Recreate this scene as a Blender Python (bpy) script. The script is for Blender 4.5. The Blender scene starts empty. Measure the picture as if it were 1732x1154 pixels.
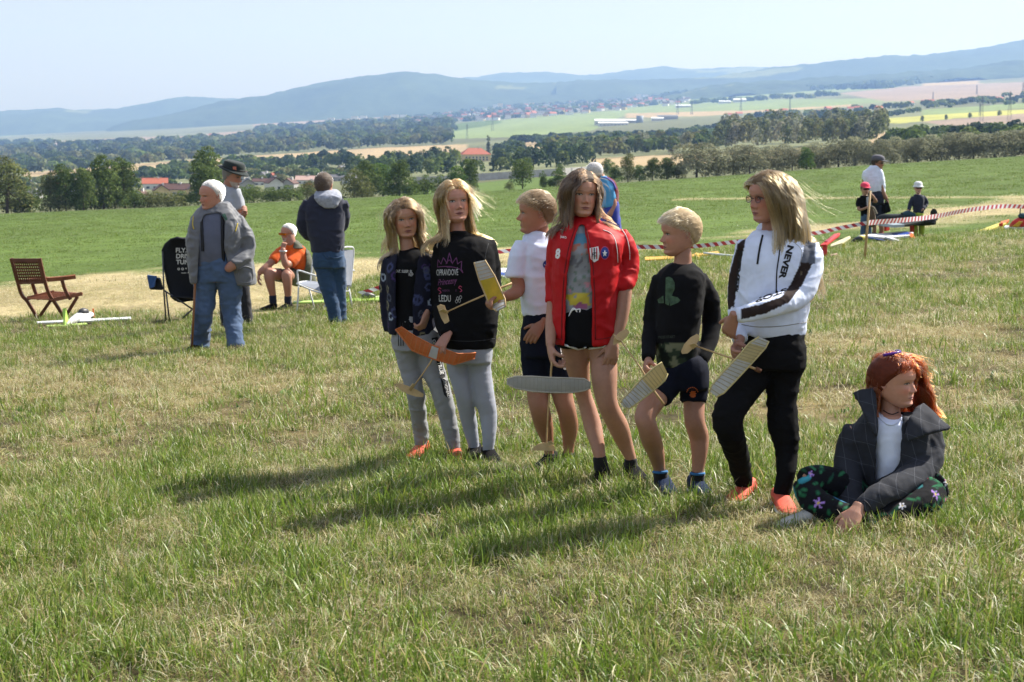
import bpy, bmesh, math, random
import numpy as np
from mathutils import Vector, Matrix, noise as mnoise
from mathutils.bvhtree import BVHTree
R = math.radians
rng = np.random.default_rng(7)
random.seed(7)
S = bpy.context.scene
COL = S.collection

# ------------------------------------------------------------------ camera, sky, sun, exposure
F = 2700.0                      # focal length in pixels of a 1732 px wide picture
CU, CV = 866.0, 577.0
PITCH = math.atan((577 - 215) / F)
HC = 1.44
cam_d = bpy.data.cameras.new('camera')
cam = bpy.data.objects.new('camera', cam_d); COL.objects.link(cam)
cam.location = (0, 0, HC); cam.rotation_euler = (math.pi / 2 - PITCH, 0, 0)
cam_d.sensor_width = 36; cam_d.lens = 36 * F / 1732
cam_d.clip_start = 0.1; cam_d.clip_end = 60000
cam_d.dof.use_dof = True; cam_d.dof.focus_distance = 8.4; cam_d.dof.aperture_fstop = 9.0
S.camera = cam

SUN_AZ = R(58)                  # from +Y (north) clockwise: the sun stands behind the group, to the right
SUN_EL = R(45)
W = bpy.data.worlds.new('World'); S.world = W; W.use_nodes = True
nt = W.node_tree; nt.nodes.clear()
sky = nt.nodes.new('ShaderNodeTexSky'); sky.sky_type = 'NISHITA'; sky.sun_disc = False
sky.sun_elevation = SUN_EL; sky.sun_rotation = SUN_AZ
sky.air_density = 1.0; sky.dust_density = 1.2; sky.ozone_density = 1.6
bg = nt.nodes.new('ShaderNodeBackground'); bg.inputs[1].default_value = 0.080
wo = nt.nodes.new('ShaderNodeOutputWorld')
wb = nt.nodes.new('ShaderNodeMix'); wb.data_type = 'RGBA'; wb.blend_type = 'MULTIPLY'; wb.inputs['Factor'].default_value = 1; wb.inputs['B'].default_value = (1.06, .965, .97, 1)   # white balance of the whole sky
nt.links.new(sky.outputs[0], wb.inputs['A']); 
vt = nt.nodes.new('ShaderNodeTexCoord'); vm = nt.nodes.new('ShaderNodeMapping'); vm.inputs['Scale'].default_value = (1.2, 1.2, 7); vn = nt.nodes.new('ShaderNodeTexNoise'); vn.inputs['Scale'].default_value = 2.2; vn.inputs['Detail'].default_value = 6
vr = nt.nodes.new('ShaderNodeMapRange'); vr.inputs['From Min'].default_value = 0.35; vr.inputs['From Max'].default_value = 0.7; vr.inputs['To Min'].default_value = 0.36; vr.inputs['To Max'].default_value = 0.70
vl = nt.nodes.new('ShaderNodeMix'); vl.data_type = 'RGBA'; vl.inputs['B'].default_value = (4.85, 4.85, 4.95, 1)   # thin high cloud over the whole sky
nt.links.new(vt.outputs['Generated'], vm.inputs['Vector']); nt.links.new(vm.outputs[0], vn.inputs['Vector']); nt.links.new(vn.outputs['Fac'], vr.inputs['Value']); nt.links.new(vr.outputs[0], vl.inputs['Factor'])
nt.links.new(wb.outputs['Result'], vl.inputs['A']); nt.links.new(vl.outputs['Result'], bg.inputs[0]); nt.links.new(bg.outputs[0], wo.inputs[0])
sun_d = bpy.data.lights.new('sun', 'SUN'); sun_d.energy = 5.0; sun_d.angle = R(0.53); sun_d.color = (1, 0.965, 0.90)
sun = bpy.data.objects.new('sun', sun_d); COL.objects.link(sun)
SUNDIR = Vector((math.sin(SUN_AZ) * math.cos(SUN_EL), math.cos(SUN_AZ) * math.cos(SUN_EL), math.sin(SUN_EL)))
sun.rotation_euler = SUNDIR.to_track_quat('Z', 'Y').to_euler()
S.view_settings.view_transform = 'Standard'; S.view_settings.look = 'None'
S.view_settings.exposure = 1.12; S.view_settings.gamma = 1.0; S.view_settings.use_curve_mapping = False
try:
    S.cycles.max_bounces = 6; S.cycles.diffuse_bounces = 3; S.cycles.glossy_bounces = 2
    S.cycles.transmission_bounces = 4; S.cycles.transparent_max_bounces = 8; S.cycles.volume_bounces = 0
    S.cycles.use_denoising = True
    S.cycles.caustics_reflective = False; S.cycles.caustics_refractive = False
except Exception: pass

# ------------------------------------------------------------------ geometry of the view
CP, SP = math.cos(PITCH), math.sin(PITCH)
def slope_of_row(v): return np.tan(np.arctan((577 - np.asarray(v, float)) / F) - PITCH)
def pix(u, v, Y):
    """world point seen at pixel (u, v) of the 1732x1154 picture at world depth Y"""
    a, b = (u - CU) / F, (CV - v) / F
    d = (a, CP + b * SP, -SP + b * CP)
    t = Y / d[1]
    return Vector((a * t, Y, HC + d[2] * t))
def proj(P):
    P = np.atleast_2d(np.asarray(P, float)); x, y, z = P[:, 0], P[:, 1], P[:, 2] - HC
    dep = y * CP - z * SP; yc = y * SP + z * CP
    dep = np.where(dep < 1e-3, 1e-3, dep)
    return CU + F * x / dep, CV - F * yc / dep
A_, B_ = 0.0580, -0.0403        # the meadow: rises to the right, falls away from the viewer
EU = np.array([-700, -200, 0, 300, 583, 745, 866, 1043, 1261, 1460, 1732, 1950, 2430.])
EV = np.array([390, 371, 362, 350, 336, 329, 321, 310, 295, 280, 264, 252, 228.])
TY = np.array([260, 330, 450, 600, 800, 1100, 1500, 2000, 2800, 3800, 5000, 6500, 8000, 9500, 13000.])
TV = np.array([0, -3, -13, -22, -36, -52, -66, -82, -97, -110, -121, -131, -138, -142, -144.])
def near_z(X, Y): return A_ * X + B_ * Y
def ground_z(X, Y):
    X = np.asarray(X, float); Y = np.asarray(Y, float)
    Yc = np.maximum(Y, 1.0)
    zn = near_z(X, Y)
    u = np.clip(CU + F * X / Yc * 1.0, -700, 2430)
    ve = np.interp(u, EU, EV)
    dv = np.interp(np.log(np.maximum(Yc, 260)), np.log(TY), TV) * np.interp(u, [-700, 0, 866], [.89, .92, 1.0])
    zf = HC + Yc * slope_of_row(ve + dv)
    # at 260 m the edge row; between 45 and 260 m a smooth blend of the two in row space
    z260 = HC + Yc * slope_of_row(ve + 1.44 * F / Yc * 0.0 + np.maximum(0, (1 / np.minimum(Yc, 260) - 1 / 260.)) * F * 1.35)
    w = np.clip((np.log(Yc) - np.log(45.)) / (np.log(200.) - np.log(45.)), 0, 1); w = w * w * (3 - 2 * w)
    zm = np.where(Yc > 260, zf, z260)
    z = zn * (1 - w) + zm * w
    side = np.clip((np.abs(X) / Yc - 0.55) / 0.6, 0, 1)
    return np.where(Y < 1.0, zn, z)
def gz(X, Y): return float(ground_z(X, Y))
def gpix(u, v):
    """ground point seen at pixel (u, v)"""
    lo, hi = 1.5, 12000.0
    def f(Y):
        p = pix(u, v, Y); return p.z - gz(p.x, Y)
    y = lo
    prev = y
    while y < hi:
        if f(y) <= 0: break
        prev = y; y *= 1.03
    a, b = prev, y
    for _ in range(40):
        m = 0.5 * (a + b)
        if f(m) > 0: a = m
        else: b = m
    p = pix(u, v, b); return Vector((p.x, b, gz(p.x, b)))

# ------------------------------------------------------------------ numpy noise
def _hash(ix, iy, iz, seed):
    h = (ix.astype(np.int64) * 374761393 + iy.astype(np.int64) * 668265263 + iz.astype(np.int64) * 2147483647 + seed * 974634777) & 0xFFFFFFFF
    h = ((h ^ (h >> 13)) * 1274126177) & 0xFFFFFFFF
    h = (h ^ (h >> 16)) & 0xFFFFFFFF
    return h / 4294967295.0
def vnoise(P, freq=1.0, seed=0):
    """value noise in 0..1; P is (n,2) or (n,3)"""
    P = np.asarray(P, float) * freq
    if P.shape[1] == 2: P = np.c_[P, np.zeros(len(P))]
    i = np.floor(P); f = P - i; f = f * f * (3 - 2 * f); i = i.astype(np.int64)
    r = 0
    for dx in (0, 1):
        for dy in (0, 1):
            for dz in (0, 1):
                w = (f[:, 0] if dx else 1 - f[:, 0]) * (f[:, 1] if dy else 1 - f[:, 1]) * (f[:, 2] if dz else 1 - f[:, 2])
                r = r + w * _hash(i[:, 0] + dx, i[:, 1] + dy, i[:, 2] + dz, seed)
    return r
def fbm(P, freq=1.0, seed=0, oct=4):
    s = 0; a = 0.5; t = 0
    for o in range(oct):
        s = s + a * vnoise(P, freq * 2 ** o, seed + o * 17); t += a; a *= 0.5
    return s / t

# ------------------------------------------------------------------ objects
def props(o, label=None, cat=None, group=None, kind=None):
    if label: o['label'] = label
    if cat: o['category'] = cat
    if group: o['group'] = group
    if kind: o['kind'] = kind
    return o
def mesh_from(name, verts, faces, mats=(), smooth=False, cols=None, midx=None):
    me = bpy.data.meshes.new(name)
    V = np.asarray(verts, np.float32).reshape(-1, 3)
    if isinstance(faces, np.ndarray):
        n, k = faces.shape
        me.vertices.add(len(V)); me.vertices.foreach_set('co', V.ravel())
        me.loops.add(n * k); me.loops.foreach_set('vertex_index', faces.astype(np.int32).ravel())
        me.polygons.add(n); me.polygons.foreach_set('loop_start', np.arange(0, n * k, k, dtype=np.int32))
        me.update(calc_edges=True)
    else:
        me.from_pydata([tuple(map(float, v)) for v in V], [], [tuple(int(i) for i in f) for f in faces]); me.update()
    for m in mats: me.materials.append(m)
    if midx is not None: me.polygons.foreach_set('material_index', np.asarray(midx, np.int32))
    if smooth: me.polygons.foreach_set('use_smooth', np.ones(len(me.polygons), bool))
    if cols is not None: set_col(me, cols)
    return me
def set_col(me, cols, name='tint'):
    a = me.color_attributes.get(name) or me.color_attributes.new(name, 'FLOAT_COLOR', 'POINT')
    c = np.ones((len(me.vertices), 4), np.float32); c[:, :3] = cols
    a.data.foreach_set('color', c.ravel())
def link(name, me, parent=None, loc=None):
    o = bpy.data.objects.new(name, me); COL.objects.link(o)
    if parent is not None: o.parent = parent
    if loc is not None: o.location = loc
    return o
def empty(name, loc, label, cat, group=None):
    o = bpy.data.objects.new(name, None); COL.objects.link(o); o.location = loc
    o.empty_display_size = 0.1
    return props(o, label, cat, group)
class Geo:
    """collects vertices and faces; .obj() links them as one mesh object"""
    def __init__(s): s.v = []; s.f = []; s.m = []; s.c = []
    def add(s, v, f, mi=0, col=None):
        b = len(s.v)
        s.v += [tuple(x) for x in v]; s.f += [tuple(i + b for i in q) for q in f]; s.m += [mi] * len(f)
        s.c += [col or (1, 1, 1)] * len(v)
        return s
    def box(s, c, sx, sy, sz, M=None, mi=0, col=None):
        v = [Vector((x * sx / 2, y * sy / 2, z * sz / 2)) for x in (-1, 1) for y in (-1, 1) for z in (-1, 1)]
        if M is not None: v = [M @ p for p in v]
        v = [p + Vector(c) for p in v]
        return s.add(v, [(0, 1, 3, 2), (4, 6, 7, 5), (0, 4, 5, 1), (2, 3, 7, 6), (0, 2, 6, 4), (1, 5, 7, 3)], mi, col)
    def bar(s, a, b, w, h, up=(0, 0, 1), mi=0, col=None):
        a, b = Vector(a), Vector(b); d = (b - a); L = d.length; d.normalize()
        x = d.cross(Vector(up))
        if x.length < 1e-4: x = d.cross(Vector((0, 1, 0)))
        x.normalize(); z = x.cross(d)
        return s.box((a + b) / 2, w, L, h, Matrix((x, d, z)).transposed(), mi, col)
    def tube(s, pts, rad, n=8, mi=0, col=None, cap=True):
        v, f = tube_rings(pts, rad, n, cap)
        return s.add(v, f, mi, col)
    def obj(s, name, mats, parent=None, loc=(0, 0, 0), smooth=False, origin=None, tint=False):
        V = np.array(s.v, float)
        if origin is not None: V = V - np.array(origin, float)
        me = mesh_from(name, V, s.f, mats if isinstance(mats, (list, tuple)) else [mats], smooth, midx=s.m,
                       cols=np.array(s.c) if tint else None)
        return link(name, me, parent, loc)
def frames(P):
    P = [Vector(p) for p in P]
    T = []
    for i in range(len(P)):
        t = P[min(i + 1, len(P) - 1)] - P[max(i - 1, 0)]
        T.append(t.normalized() if t.length > 1e-9 else Vector((0, 0, 1)))
    n = T[0].cross(Vector((0, 1, 0)))
    if n.length < 0.2: n = T[0].cross(Vector((1, 0, 0)))
    n.normalize(); out = []
    for i, t in enumerate(T):
        n = n - t * n.dot(t)
        if n.length < 1e-6: n = t.orthogonal()
        n.normalize(); out.append((t, n.copy(), t.cross(n)))
    return out
def tube_rings(pts, rad, n=8, cap=True):
    pts = [Vector(p) for p in pts]
    if not hasattr(rad, '__len__'): rad = [rad] * len(pts)
    v = []; f = []
    for p, r, (t, a, b) in zip(pts, rad, frames(pts)):
        ra, rb = (r if hasattr(r, '__len__') else (r, r))
        for k in range(n):
            w = 2 * math.pi * k / n
            v.append(p + a * (math.cos(w) * ra) + b * (math.sin(w) * rb))
    for i in range(len(pts) - 1):
        for k in range(n):
            f.append((i * n + k, i * n + (k + 1) % n, (i + 1) * n + (k + 1) % n, (i + 1) * n + k))
    if cap:
        f.append(tuple(range(n - 1, -1, -1))); f.append(tuple((len(pts) - 1) * n + k for k in range(n)))
    return v, f
def catmull(P, m=6):
    """P: list of tuples (any length); smooth interpolation with m steps per span"""
    P = np.asarray(P, float); out = []
    for i in range(len(P) - 1):
        p0 = P[max(i - 1, 0)]; p1 = P[i]; p2 = P[i + 1]; p3 = P[min(i + 2, len(P) - 1)]
        for k in range(m):
            t = k / m
            out.append(0.5 * ((2 * p1) + (-p0 + p2) * t + (2 * p0 - 5 * p1 + 4 * p2 - p3) * t * t + (-p0 + 3 * p1 - 3 * p2 + p3) * t ** 3))
    out.append(P[-1]); return np.array(out)

# ------------------------------------------------------------------ materials
def srgb(r, g, b):
    f = lambda c: (c / 255) / 12.92 if c / 255 <= 0.04045 else ((c / 255 + 0.055) / 1.055) ** 2.4
    return (f(r), f(g), f(b))
def mat(name, col=(0.5, 0.5, 0.5), rough=0.7, var=0.15, scale=20.0, bump=0.0, bscale=200.0, metal=0.0, attr=None,
        spec=0.3, trans=0.0, sheen=0.0, sss=0.0, alpha=None, bdist=0.002):
    m = bpy.data.materials.new(name); m.use_nodes = True
    t = m.node_tree; N = t.nodes; L = t.links
    b = N['Principled BSDF']; b.inputs['Roughness'].default_value = rough; b.inputs['Metallic'].default_value = metal
    b.inputs['Specular IOR Level'].default_value = spec
    tc = N.new('ShaderNodeTexCoord')
    nz = N.new('ShaderNodeTexNoise'); nz.inputs['Scale'].default_value = scale; nz.inputs['Detail'].default_value = 5
    L.new(tc.outputs['Object'], nz.inputs['Vector'])
    mr = N.new('ShaderNodeMapRange'); mr.inputs['From Min'].default_value = 0.25; mr.inputs['From Max'].default_value = 0.75
    mr.inputs['To Min'].default_value = 1 - var; mr.inputs['To Max'].default_value = 1 + var
    L.new(nz.outputs['Fac'], mr.inputs['Value'])
    mx = N.new('ShaderNodeMix'); mx.data_type = 'RGBA'; mx.blend_type = 'MULTIPLY'; mx.inputs['Factor'].default_value = 1
    if attr:
        at = N.new('ShaderNodeAttribute'); at.attribute_name = attr; L.new(at.outputs['Color'], mx.inputs['A'])
    else: mx.inputs['A'].default_value = (*col, 1)
    L.new(mr.outputs['Result'], mx.inputs['B'])
    L.new(mx.outputs['Result'], b.inputs['Base Color'])
    if bump:
        n2 = N.new('ShaderNodeTexNoise'); n2.inputs['Scale'].default_value = bscale; n2.inputs['Detail'].default_value = 3
        L.new(tc.outputs['Object'], n2.inputs['Vector'])
        bp = N.new('ShaderNodeBump'); bp.inputs['Strength'].default_value = bump; bp.inputs['Distance'].default_value = bdist
        L.new(n2.outputs['Fac'], bp.inputs['Height']); L.new(bp.outputs['Normal'], b.inputs['Normal'])
    if sheen: b.inputs['Sheen Weight'].default_value = sheen
    if sss:
        b.inputs['Subsurface Weight'].default_value = sss; b.inputs['Subsurface Radius'].default_value = (1, .35, .2); b.inputs['Subsurface Scale'].default_value = 0.006
    if trans:
        tr = N.new('ShaderNodeBsdfTranslucent'); ms = N.new('ShaderNodeMixShader'); ms.inputs[0].default_value = trans
        L.new(mx.outputs['Result'], tr.inputs['Color'])
        L.new(b.outputs[0], ms.inputs[1]); L.new(tr.outputs[0], ms.inputs[2]); L.new(ms.outputs[0], N['Material Output'].inputs['Surface'])
    return m
# ------------------------------------------------------------------ ground: one sheet out to the far hills
def poly_mask(u, v, P):
    P = np.asarray(P, float); inside = np.zeros(u.shape, bool); j = len(P) - 1
    for i in range(len(P)):
        xi, yi = P[i]; xj, yj = P[j]
        c = ((yi > v) != (yj > v)) & (u < (xj - xi) * (v - yi) / (yj - yi + 1e-12) + xi)
        inside ^= c; j = i
    return inside
# colours of the land (real surface colours)
GREEN_FIELD = (0.080, 0.122, 0.026); HAY = (0.33, 0.275, 0.15); TAN = (0.33, 0.25, 0.14); PALE_GREEN = (0.17, 0.22, 0.08)
BROWN = (0.25, 0.19, 0.14); YELLOW = (0.33, 0.33, 0.075); DARK = (0.05, 0.08, 0.03); MEADOW = (0.12, 0.13, 0.045); GRAVEL = (0.36, 0.31, 0.25)
# field outlines, listed by where they show in the photograph and mapped once on to the terrain
FIELDS = [
    (GREEN_FIELD, [(640, 335), (700, 322), (870, 303), (1010, 293), (1060, 300), (1000, 330), (700, 338)]),
    (GRAVEL, [(650, 310), (800, 302), (1000, 288), (1000, 291), (800, 305), (650, 313)]),
    (PALE_GREEN, [(0, 310), (100, 300), (130, 318), (60, 345), (0, 345)]),
    (TAN, [(40, 292), (300, 272), (640, 250), (790, 244), (790, 262), (560, 270), (300, 284), (40, 300)]),
    (GREEN_FIELD, [(600, 272), (800, 255), (800, 268), (600, 284)]),
    (PALE_GREEN, [(430, 285), (500, 278), (500, 288), (430, 292)]),
    (PALE_GREEN, [(750, 222), (850, 203), (1000, 190), (1080, 184), (1000, 222), (860, 232), (740, 236)]),
    (GREEN_FIELD, [(765, 210), (840, 202), (850, 208), (770, 222)]),
    (PALE_GREEN, [(850, 240), (1000, 230), (1000, 240), (850, 250)]),
    (TAN, [(880, 238), (1060, 226), (1230, 216), (1260, 222), (1050, 246), (880, 254)]),
    (TAN, [(1000, 268), (1130, 262), (1350, 252), (1420, 250), (1420, 262), (1140, 280), (1000, 284)]),
    (TAN, [(1060, 186), (1440, 168), (1440, 180), (1200, 196), (1060, 200)]),
    (PALE_GREEN, [(1060, 178), (1300, 168), (1600, 166), (1300, 186), (1060, 192)]),
    (PALE_GREEN, [(1150, 170), (1330, 142), (1500, 134), (1520, 150), (1330, 160), (1200, 172)]),
    (BROWN, [(1420, 158), (1540, 146), (1760, 138), (1900, 130), (1900, 152), (1700, 164), (1500, 172)]),
    (TAN, [(1560, 130), (1640, 128), (1660, 142), (1560, 146)]),
    (PALE_GREEN, [(1640, 128), (1800, 122), (1800, 128), (1640, 134)]),
    (PALE_GREEN, [(1560, 186), (1800, 170), (1800, 178), (1560, 196)]),
    (YELLOW, [(1486, 201), (1600, 193), (1900, 176), (1900, 184), (1620, 200), (1520, 209), (1486, 208)]),
    (BROWN, [(1560, 206), (1760, 190), (1900, 184), (1900, 200), (1600, 214)]),
    (TAN, [(1640, 216), (1800, 208), (1800, 216), (1640, 224)]),
    (TAN, [(1470, 226), (1510, 222), (1510, 250), (1470, 250)]),
    (BROWN, [(430, 208), (560, 196), (780, 176), (790, 180), (600, 206), (430, 214)]),
    (BROWN, [(80, 240), (240, 232), (330, 230), (330, 238), (100, 248)]),
    (BROWN, [(330, 228), (500, 214), (500, 220), (330, 234)]),
    (PALE_GREEN, [(0, 222), (200, 204), (200, 212), (0, 232)]),
]
def hay_mask(X, Y):
    """mown, dry strip that crosses the meadow behind the group, 0..1"""
    u, v = proj(np.c_[X, Y, ground_z(X, Y)])
    up = np.interp(u, [-300, 0, 200, 450, 650, 860, 1100, 1400, 1560, 1732, 2200], [500, 478, 452, 436, 432, 422, 404, 374, 352, 338, 310])
    lo = np.interp(u, [-300, 0, 200, 450, 650, 860, 1100, 1400, 1560, 1732, 2200], [560, 540, 536, 532, 470, 462, 432, 392, 384, 368, 340])
    n = (fbm(np.c_[X, Y], 0.6, 3) - 0.5) * 26 + (fbm(np.c_[X, Y * 0.3], 0.25, 5) - 0.5) * 30
    w = np.clip((v + n - up) / 10, 0, 1) * np.clip((lo - v + n) / 14, 0, 1)
    up2 = np.interp(u, [1100, 1160, 1400, 1732, 2300], [340, 337, 335, 334, 328])
    w2 = np.clip(1.2 - np.abs(v + n * 0.05 - up2) / 1.6, 0, 1) * (u > 1140) * 0.8
    return np.maximum(w, w2), u, v
def dry_mask(X, Y):
    """how dry the foreground grass is, 0 green .. 1 straw"""
    P = np.c_[X, Y]
    d = fbm(P, 1.1, 11, 4) * 0.6 + fbm(P, 0.35, 23, 3) * 0.55
    u, v = proj(np.c_[X, Y, ground_z(X, Y)])
    d = d + 0.10 * np.exp(-(((u - 350) / 420) ** 2 + ((v - 690) / 70) ** 2)) + 0.10 * np.exp(-(((u - 1560) / 300) ** 2 + ((v - 500) / 80) ** 2))
    d = d - 0.10 * np.exp(-(((u - 850) / 600) ** 2 + ((v - 830) / 45) ** 2)) - 0.14 * np.exp(-(((v - np.interp(u, [0, 300, 800, 1732], [560, 545, 470, 410])) / 26) ** 2))
    d = d + (vnoise(P, 5.0, 91) - 0.5) * 0.16
    return np.clip((d - 0.515) / 0.33, 0.04, 0.92)

def build_ground():
    # ring distances: fine where the picture shows it
    rows = list(np.geomspace(0.6, 60, 150)) + list(np.geomspace(60, 13000, 260)[1:])
    r = np.array(rows)
    us = np.concatenate([np.linspace(-700, -60, 26), np.linspace(-60, 1800, 260)[1:], np.linspace(1800, 2430, 26)[1:]])
    tx = (us - CU) / F
    X = r[:, None] * tx[None, :]; Y = np.repeat(r[:, None], len(us), 1)
    # widen the nearest rows so the sheet also lies around and behind the viewer
    Z = ground_z(X.ravel(), Y.ravel()).reshape(X.shape)
    bumps = (fbm(np.c_[X.ravel(), Y.ravel()], 1.3, 40, 3).reshape(X.shape) - 0.5) * 0.07 * np.clip((60 - Y) / 40, 0, 1)
    Z = Z + bumps
    nr, nc = X.shape
    idx = np.arange(nr * nc).reshape(nr, nc)
    faces = np.stack([idx[:-1, :-1], idx[:-1, 1:], idx[1:, 1:], idx[1:, :-1]], -1).reshape(-1, 4)
    V = np.c_[X.ravel(), Y.ravel(), Z.ravel()]
    # the land beyond the two sides and behind the viewer: a coarse skirt joined to the same sheet
    ex = [list(V)]; 
    side = []
    allV = [V]; allF = [faces]
    def strip(A, B):   # A,B arrays of equal length
        n0 = sum(len(a) for a in allV)
        allV.append(np.vstack([A, B])); n = len(A)
        i = np.arange(n - 1)
        allF.append(np.stack([n0 + i, n0 + i + 1, n0 + n + i + 1, n0 + n + i], -1))
    for c, sgn in ((0, -1), (nc - 1, 1)):
        E = V[idx[:, c]]
        prev = E
        for k in (1.6, 2.6, 5.0, 12.0):
            Q = E.copy(); Q[:, 0] = E[:, 0] * k - (0 if True else 0); Q[:, 2] = E[:, 2] + A_ * (Q[:, 0] - E[:, 0]) * np.clip(60 / E[:, 1], 0.05, 1)
            strip(prev, Q) if sgn > 0 else strip(Q, prev)
            prev = Q
    xs = np.linspace(-14, 14, 29)
    prev = None
    for yb in (0.6, -2, -6, -15, -60, -400):
        k = 1 if yb > -10 else (4 if yb > -100 else 30)
        L = np.c_[xs * k * (0.55 if yb > 0 else 1), np.full(29, yb), np.zeros(29)]
        L[:, 2] = A_ * L[:, 0] * (1 if k == 1 else 0.4) + B_ * L[:, 1] * (1 if k == 1 else 0.5) - (0.02 if yb > 0 else 0)
        if prev is not None: strip(L, prev)
        prev = L
    V = np.vstack(allV); Fc = np.vstack(allF)
    X, Y = V[:, 0], V[:, 1]
    u, v = proj(V)
    # colour: real surface colour of meadow, hay strip, fields
    hay, _, _ = hay_mask(X, np.maximum(Y, 1.0)); dry = dry_mask(X, np.maximum(Y, 1.0))
    hay = np.where(Y < 3, 0, hay)
    col = np.empty((len(V), 3))
    g = np.array(GREEN_FIELD); h = np.array(HAY)
    soil = np.array((0.055, 0.046, 0.022)); straw = np.array((0.20, 0.155, 0.072))
    near = soil * (1 - dry[:, None]) + straw * dry[:, None]
    col[:] = near
    behind = v < np.interp(u, [-300, 0, 200, 450, 650, 860, 1100, 1400, 1560, 1732, 2200], [560, 540, 536, 532, 470, 462, 432, 392, 384, 368, 340])
    fw = np.clip((Y - 22) / 14, 0, 1)[:, None]
    vg = (0.82 + 0.4 * fbm(np.c_[X * 0.5, Y * 0.12], 0.35, 61))[:, None]
    col = np.where(fw > 0, col * (1 - fw) + g * vg * fw, col)
    col = col * (1 - hay[:, None]) + h * (0.85 + 0.3 * vnoise(V[:, :2] * [1, 3], 0.8, 9))[:, None] * hay[:, None]
    far = Y > 262
    base = np.array((0.13, 0.14, 0.07)) * (0.7 + 0.6 * vnoise(V[:, :2], 0.004, 5))[:, None]
    col[far] = base[far]
    for c, P in FIELDS:
        m = poly_mask(u, v, P) & far
        strv = 0.9 + 0.2 * vnoise(V[m][:, :2] * [0.02, 0.004], 1, 3)
        col[m] = np.array(c) * strv[:, None]
    me = mesh_from('ground', V, Fc, [M_GROUND], True, col)
    return props(link('ground', me), 'green and dry mown meadow sloping down to a wide valley of fields', 'ground', kind='structure')

def ground_material():
    m = bpy.data.materials.new('meadow and fields'); m.use_nodes = True
    t = m.node_tree; N = t.nodes; L = t.links; b = N['Principled BSDF']
    b.inputs['Roughness'].default_value = 0.9; b.inputs['Specular IOR Level'].default_value = 0.1
    at = N.new('ShaderNodeAttribute'); at.attribute_name = 'tint'
    ge = N.new('ShaderNodeNewGeometry')
    def nz(scale, detail, stretch=None):
        n = N.new('ShaderNodeTexNoise'); n.inputs['Scale'].default_value = scale; n.inputs['Detail'].default_value = detail
        if stretch:
            mp = N.new('ShaderNodeMapping'); mp.inputs['Scale'].default_value = stretch; L.new(ge.outputs['Position'], mp.inputs['Vector']); L.new(mp.outputs[0], n.inputs['Vector'])
        else: L.new(ge.outputs['Position'], n.inputs['Vector'])
        return n
    n1 = nz(9, 8); n2 = nz(0.9, 6); n3 = nz(0.05, 6)
    def rng_(n, a, c):
        r = N.new('ShaderNodeMapRange'); r.inputs['From Min'].default_value = 0.3; r.inputs['From Max'].default_value = 0.7
        r.inputs['To Min'].default_value = a; r.inputs['To Max'].default_value = c; L.new(n.outputs['Fac'], r.inputs['Value']); return r
    a1, a2, a3 = rng_(n1, 0.6, 1.4), rng_(n2, 0.8, 1.2), rng_(n3, 0.85, 1.15)
    m1 = N.new('ShaderNodeMath'); m1.operation = 'MULTIPLY'; L.new(a1.outputs[0], m1.inputs[0]); L.new(a2.outputs[0], m1.inputs[1])
    m2 = N.new('ShaderNodeMath'); m2.operation = 'MULTIPLY'; L.new(m1.outputs[0], m2.inputs[0]); L.new(a3.outputs[0], m2.inputs[1])
    mx = N.new('ShaderNodeMix'); mx.data_type = 'RGBA'; mx.blend_type = 'MULTIPLY'; mx.inputs['Factor'].default_value = 1
    L.new(at.outputs['Color'], mx.inputs['A']); L.new(m2.outputs[0], mx.inputs['B']); L.new(mx.outputs['Result'], b.inputs['Base Color'])
    bp = N.new('ShaderNodeBump'); bp.inputs['Strength'].default_value = 0.7; bp.inputs['Distance'].default_value = 0.04
    L.new(n1.outputs['Fac'], bp.inputs['Height']); L.new(bp.outputs[0], b.inputs['Normal'])
    return m
M_GROUND = ground_material()
ground = build_ground()

# ------------------------------------------------------------------ hills along the skyline
def hill(name, label, prof, dist, depth, base_v, seed, col):
    """a long wooded ridge; prof = [(u, v of the crest)]; it rises from the plain in front of it"""
    us = np.arange(prof[0][0], prof[-1][0] + 1, 7.0); vs = np.interp(us, [p[0] for p in prof], [p[1] for p in prof])
    k = np.array([1, 2, 3, 2, 1.]) / 9; vs = np.convolve(np.pad(vs, 2, 'edge'), k, 'valid')
    ts = np.linspace(0, 1, 34)
    V = []; C = []
    zc = HC + dist * slope_of_row(vs); bz = np.interp(us, [p[0] for p in base_v], [p[1] for p in base_v])
    for t in list(ts) + [1.25, 1.6]:
        Yd = dist - depth + depth * t
        X = (us - CU) / F * dist * (Yd / dist)
        z0 = HC + (dist - depth) * slope_of_row(bz) - 14
        s = math.sin(min(t, 1) * math.pi / 2) if t <= 1 else 1 - (t - 1) * 0.9
        z = z0 + (zc - z0) * s
        P = np.c_[X, np.full(len(us), Yd)]
        b1 = (fbm(P, 1 / 1700., seed, 4) - 0.5) * 200 * math.sin(min(t, 1) * math.pi)
        b2 = (vnoise(P, 1 / 60., seed + 3) - 0.5) * 16 + (vnoise(P, 1 / 28., seed + 4) - 0.5) * 10
        V.append(np.c_[X, np.full(len(us), Yd), z + b1 * (dist / 9000) + b2])
    V = np.array(V); nr, nc = V.shape[:2]; V = V.reshape(-1, 3)
    idx = np.arange(nr * nc).reshape(nr, nc)
    Fc = np.stack([idx[:-1, :-1], idx[:-1, 1:], idx[1:, 1:], idx[1:, :-1]], -1).reshape(-1, 4)
    C = np.array(col) * (0.6 + 0.8 * fbm(V[:, :2], 1 / 400., seed + 7, 5))[:, None]
    clear = (vnoise(V[:, :2], 1 / 500., seed + 9) > 0.83)
    C[clear] = np.array((0.13, 0.15, 0.06))
    return props(link(name, mesh_from(name, V, Fc, [M_HILL], True, C)), label, 'hill', kind='structure')
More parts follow.
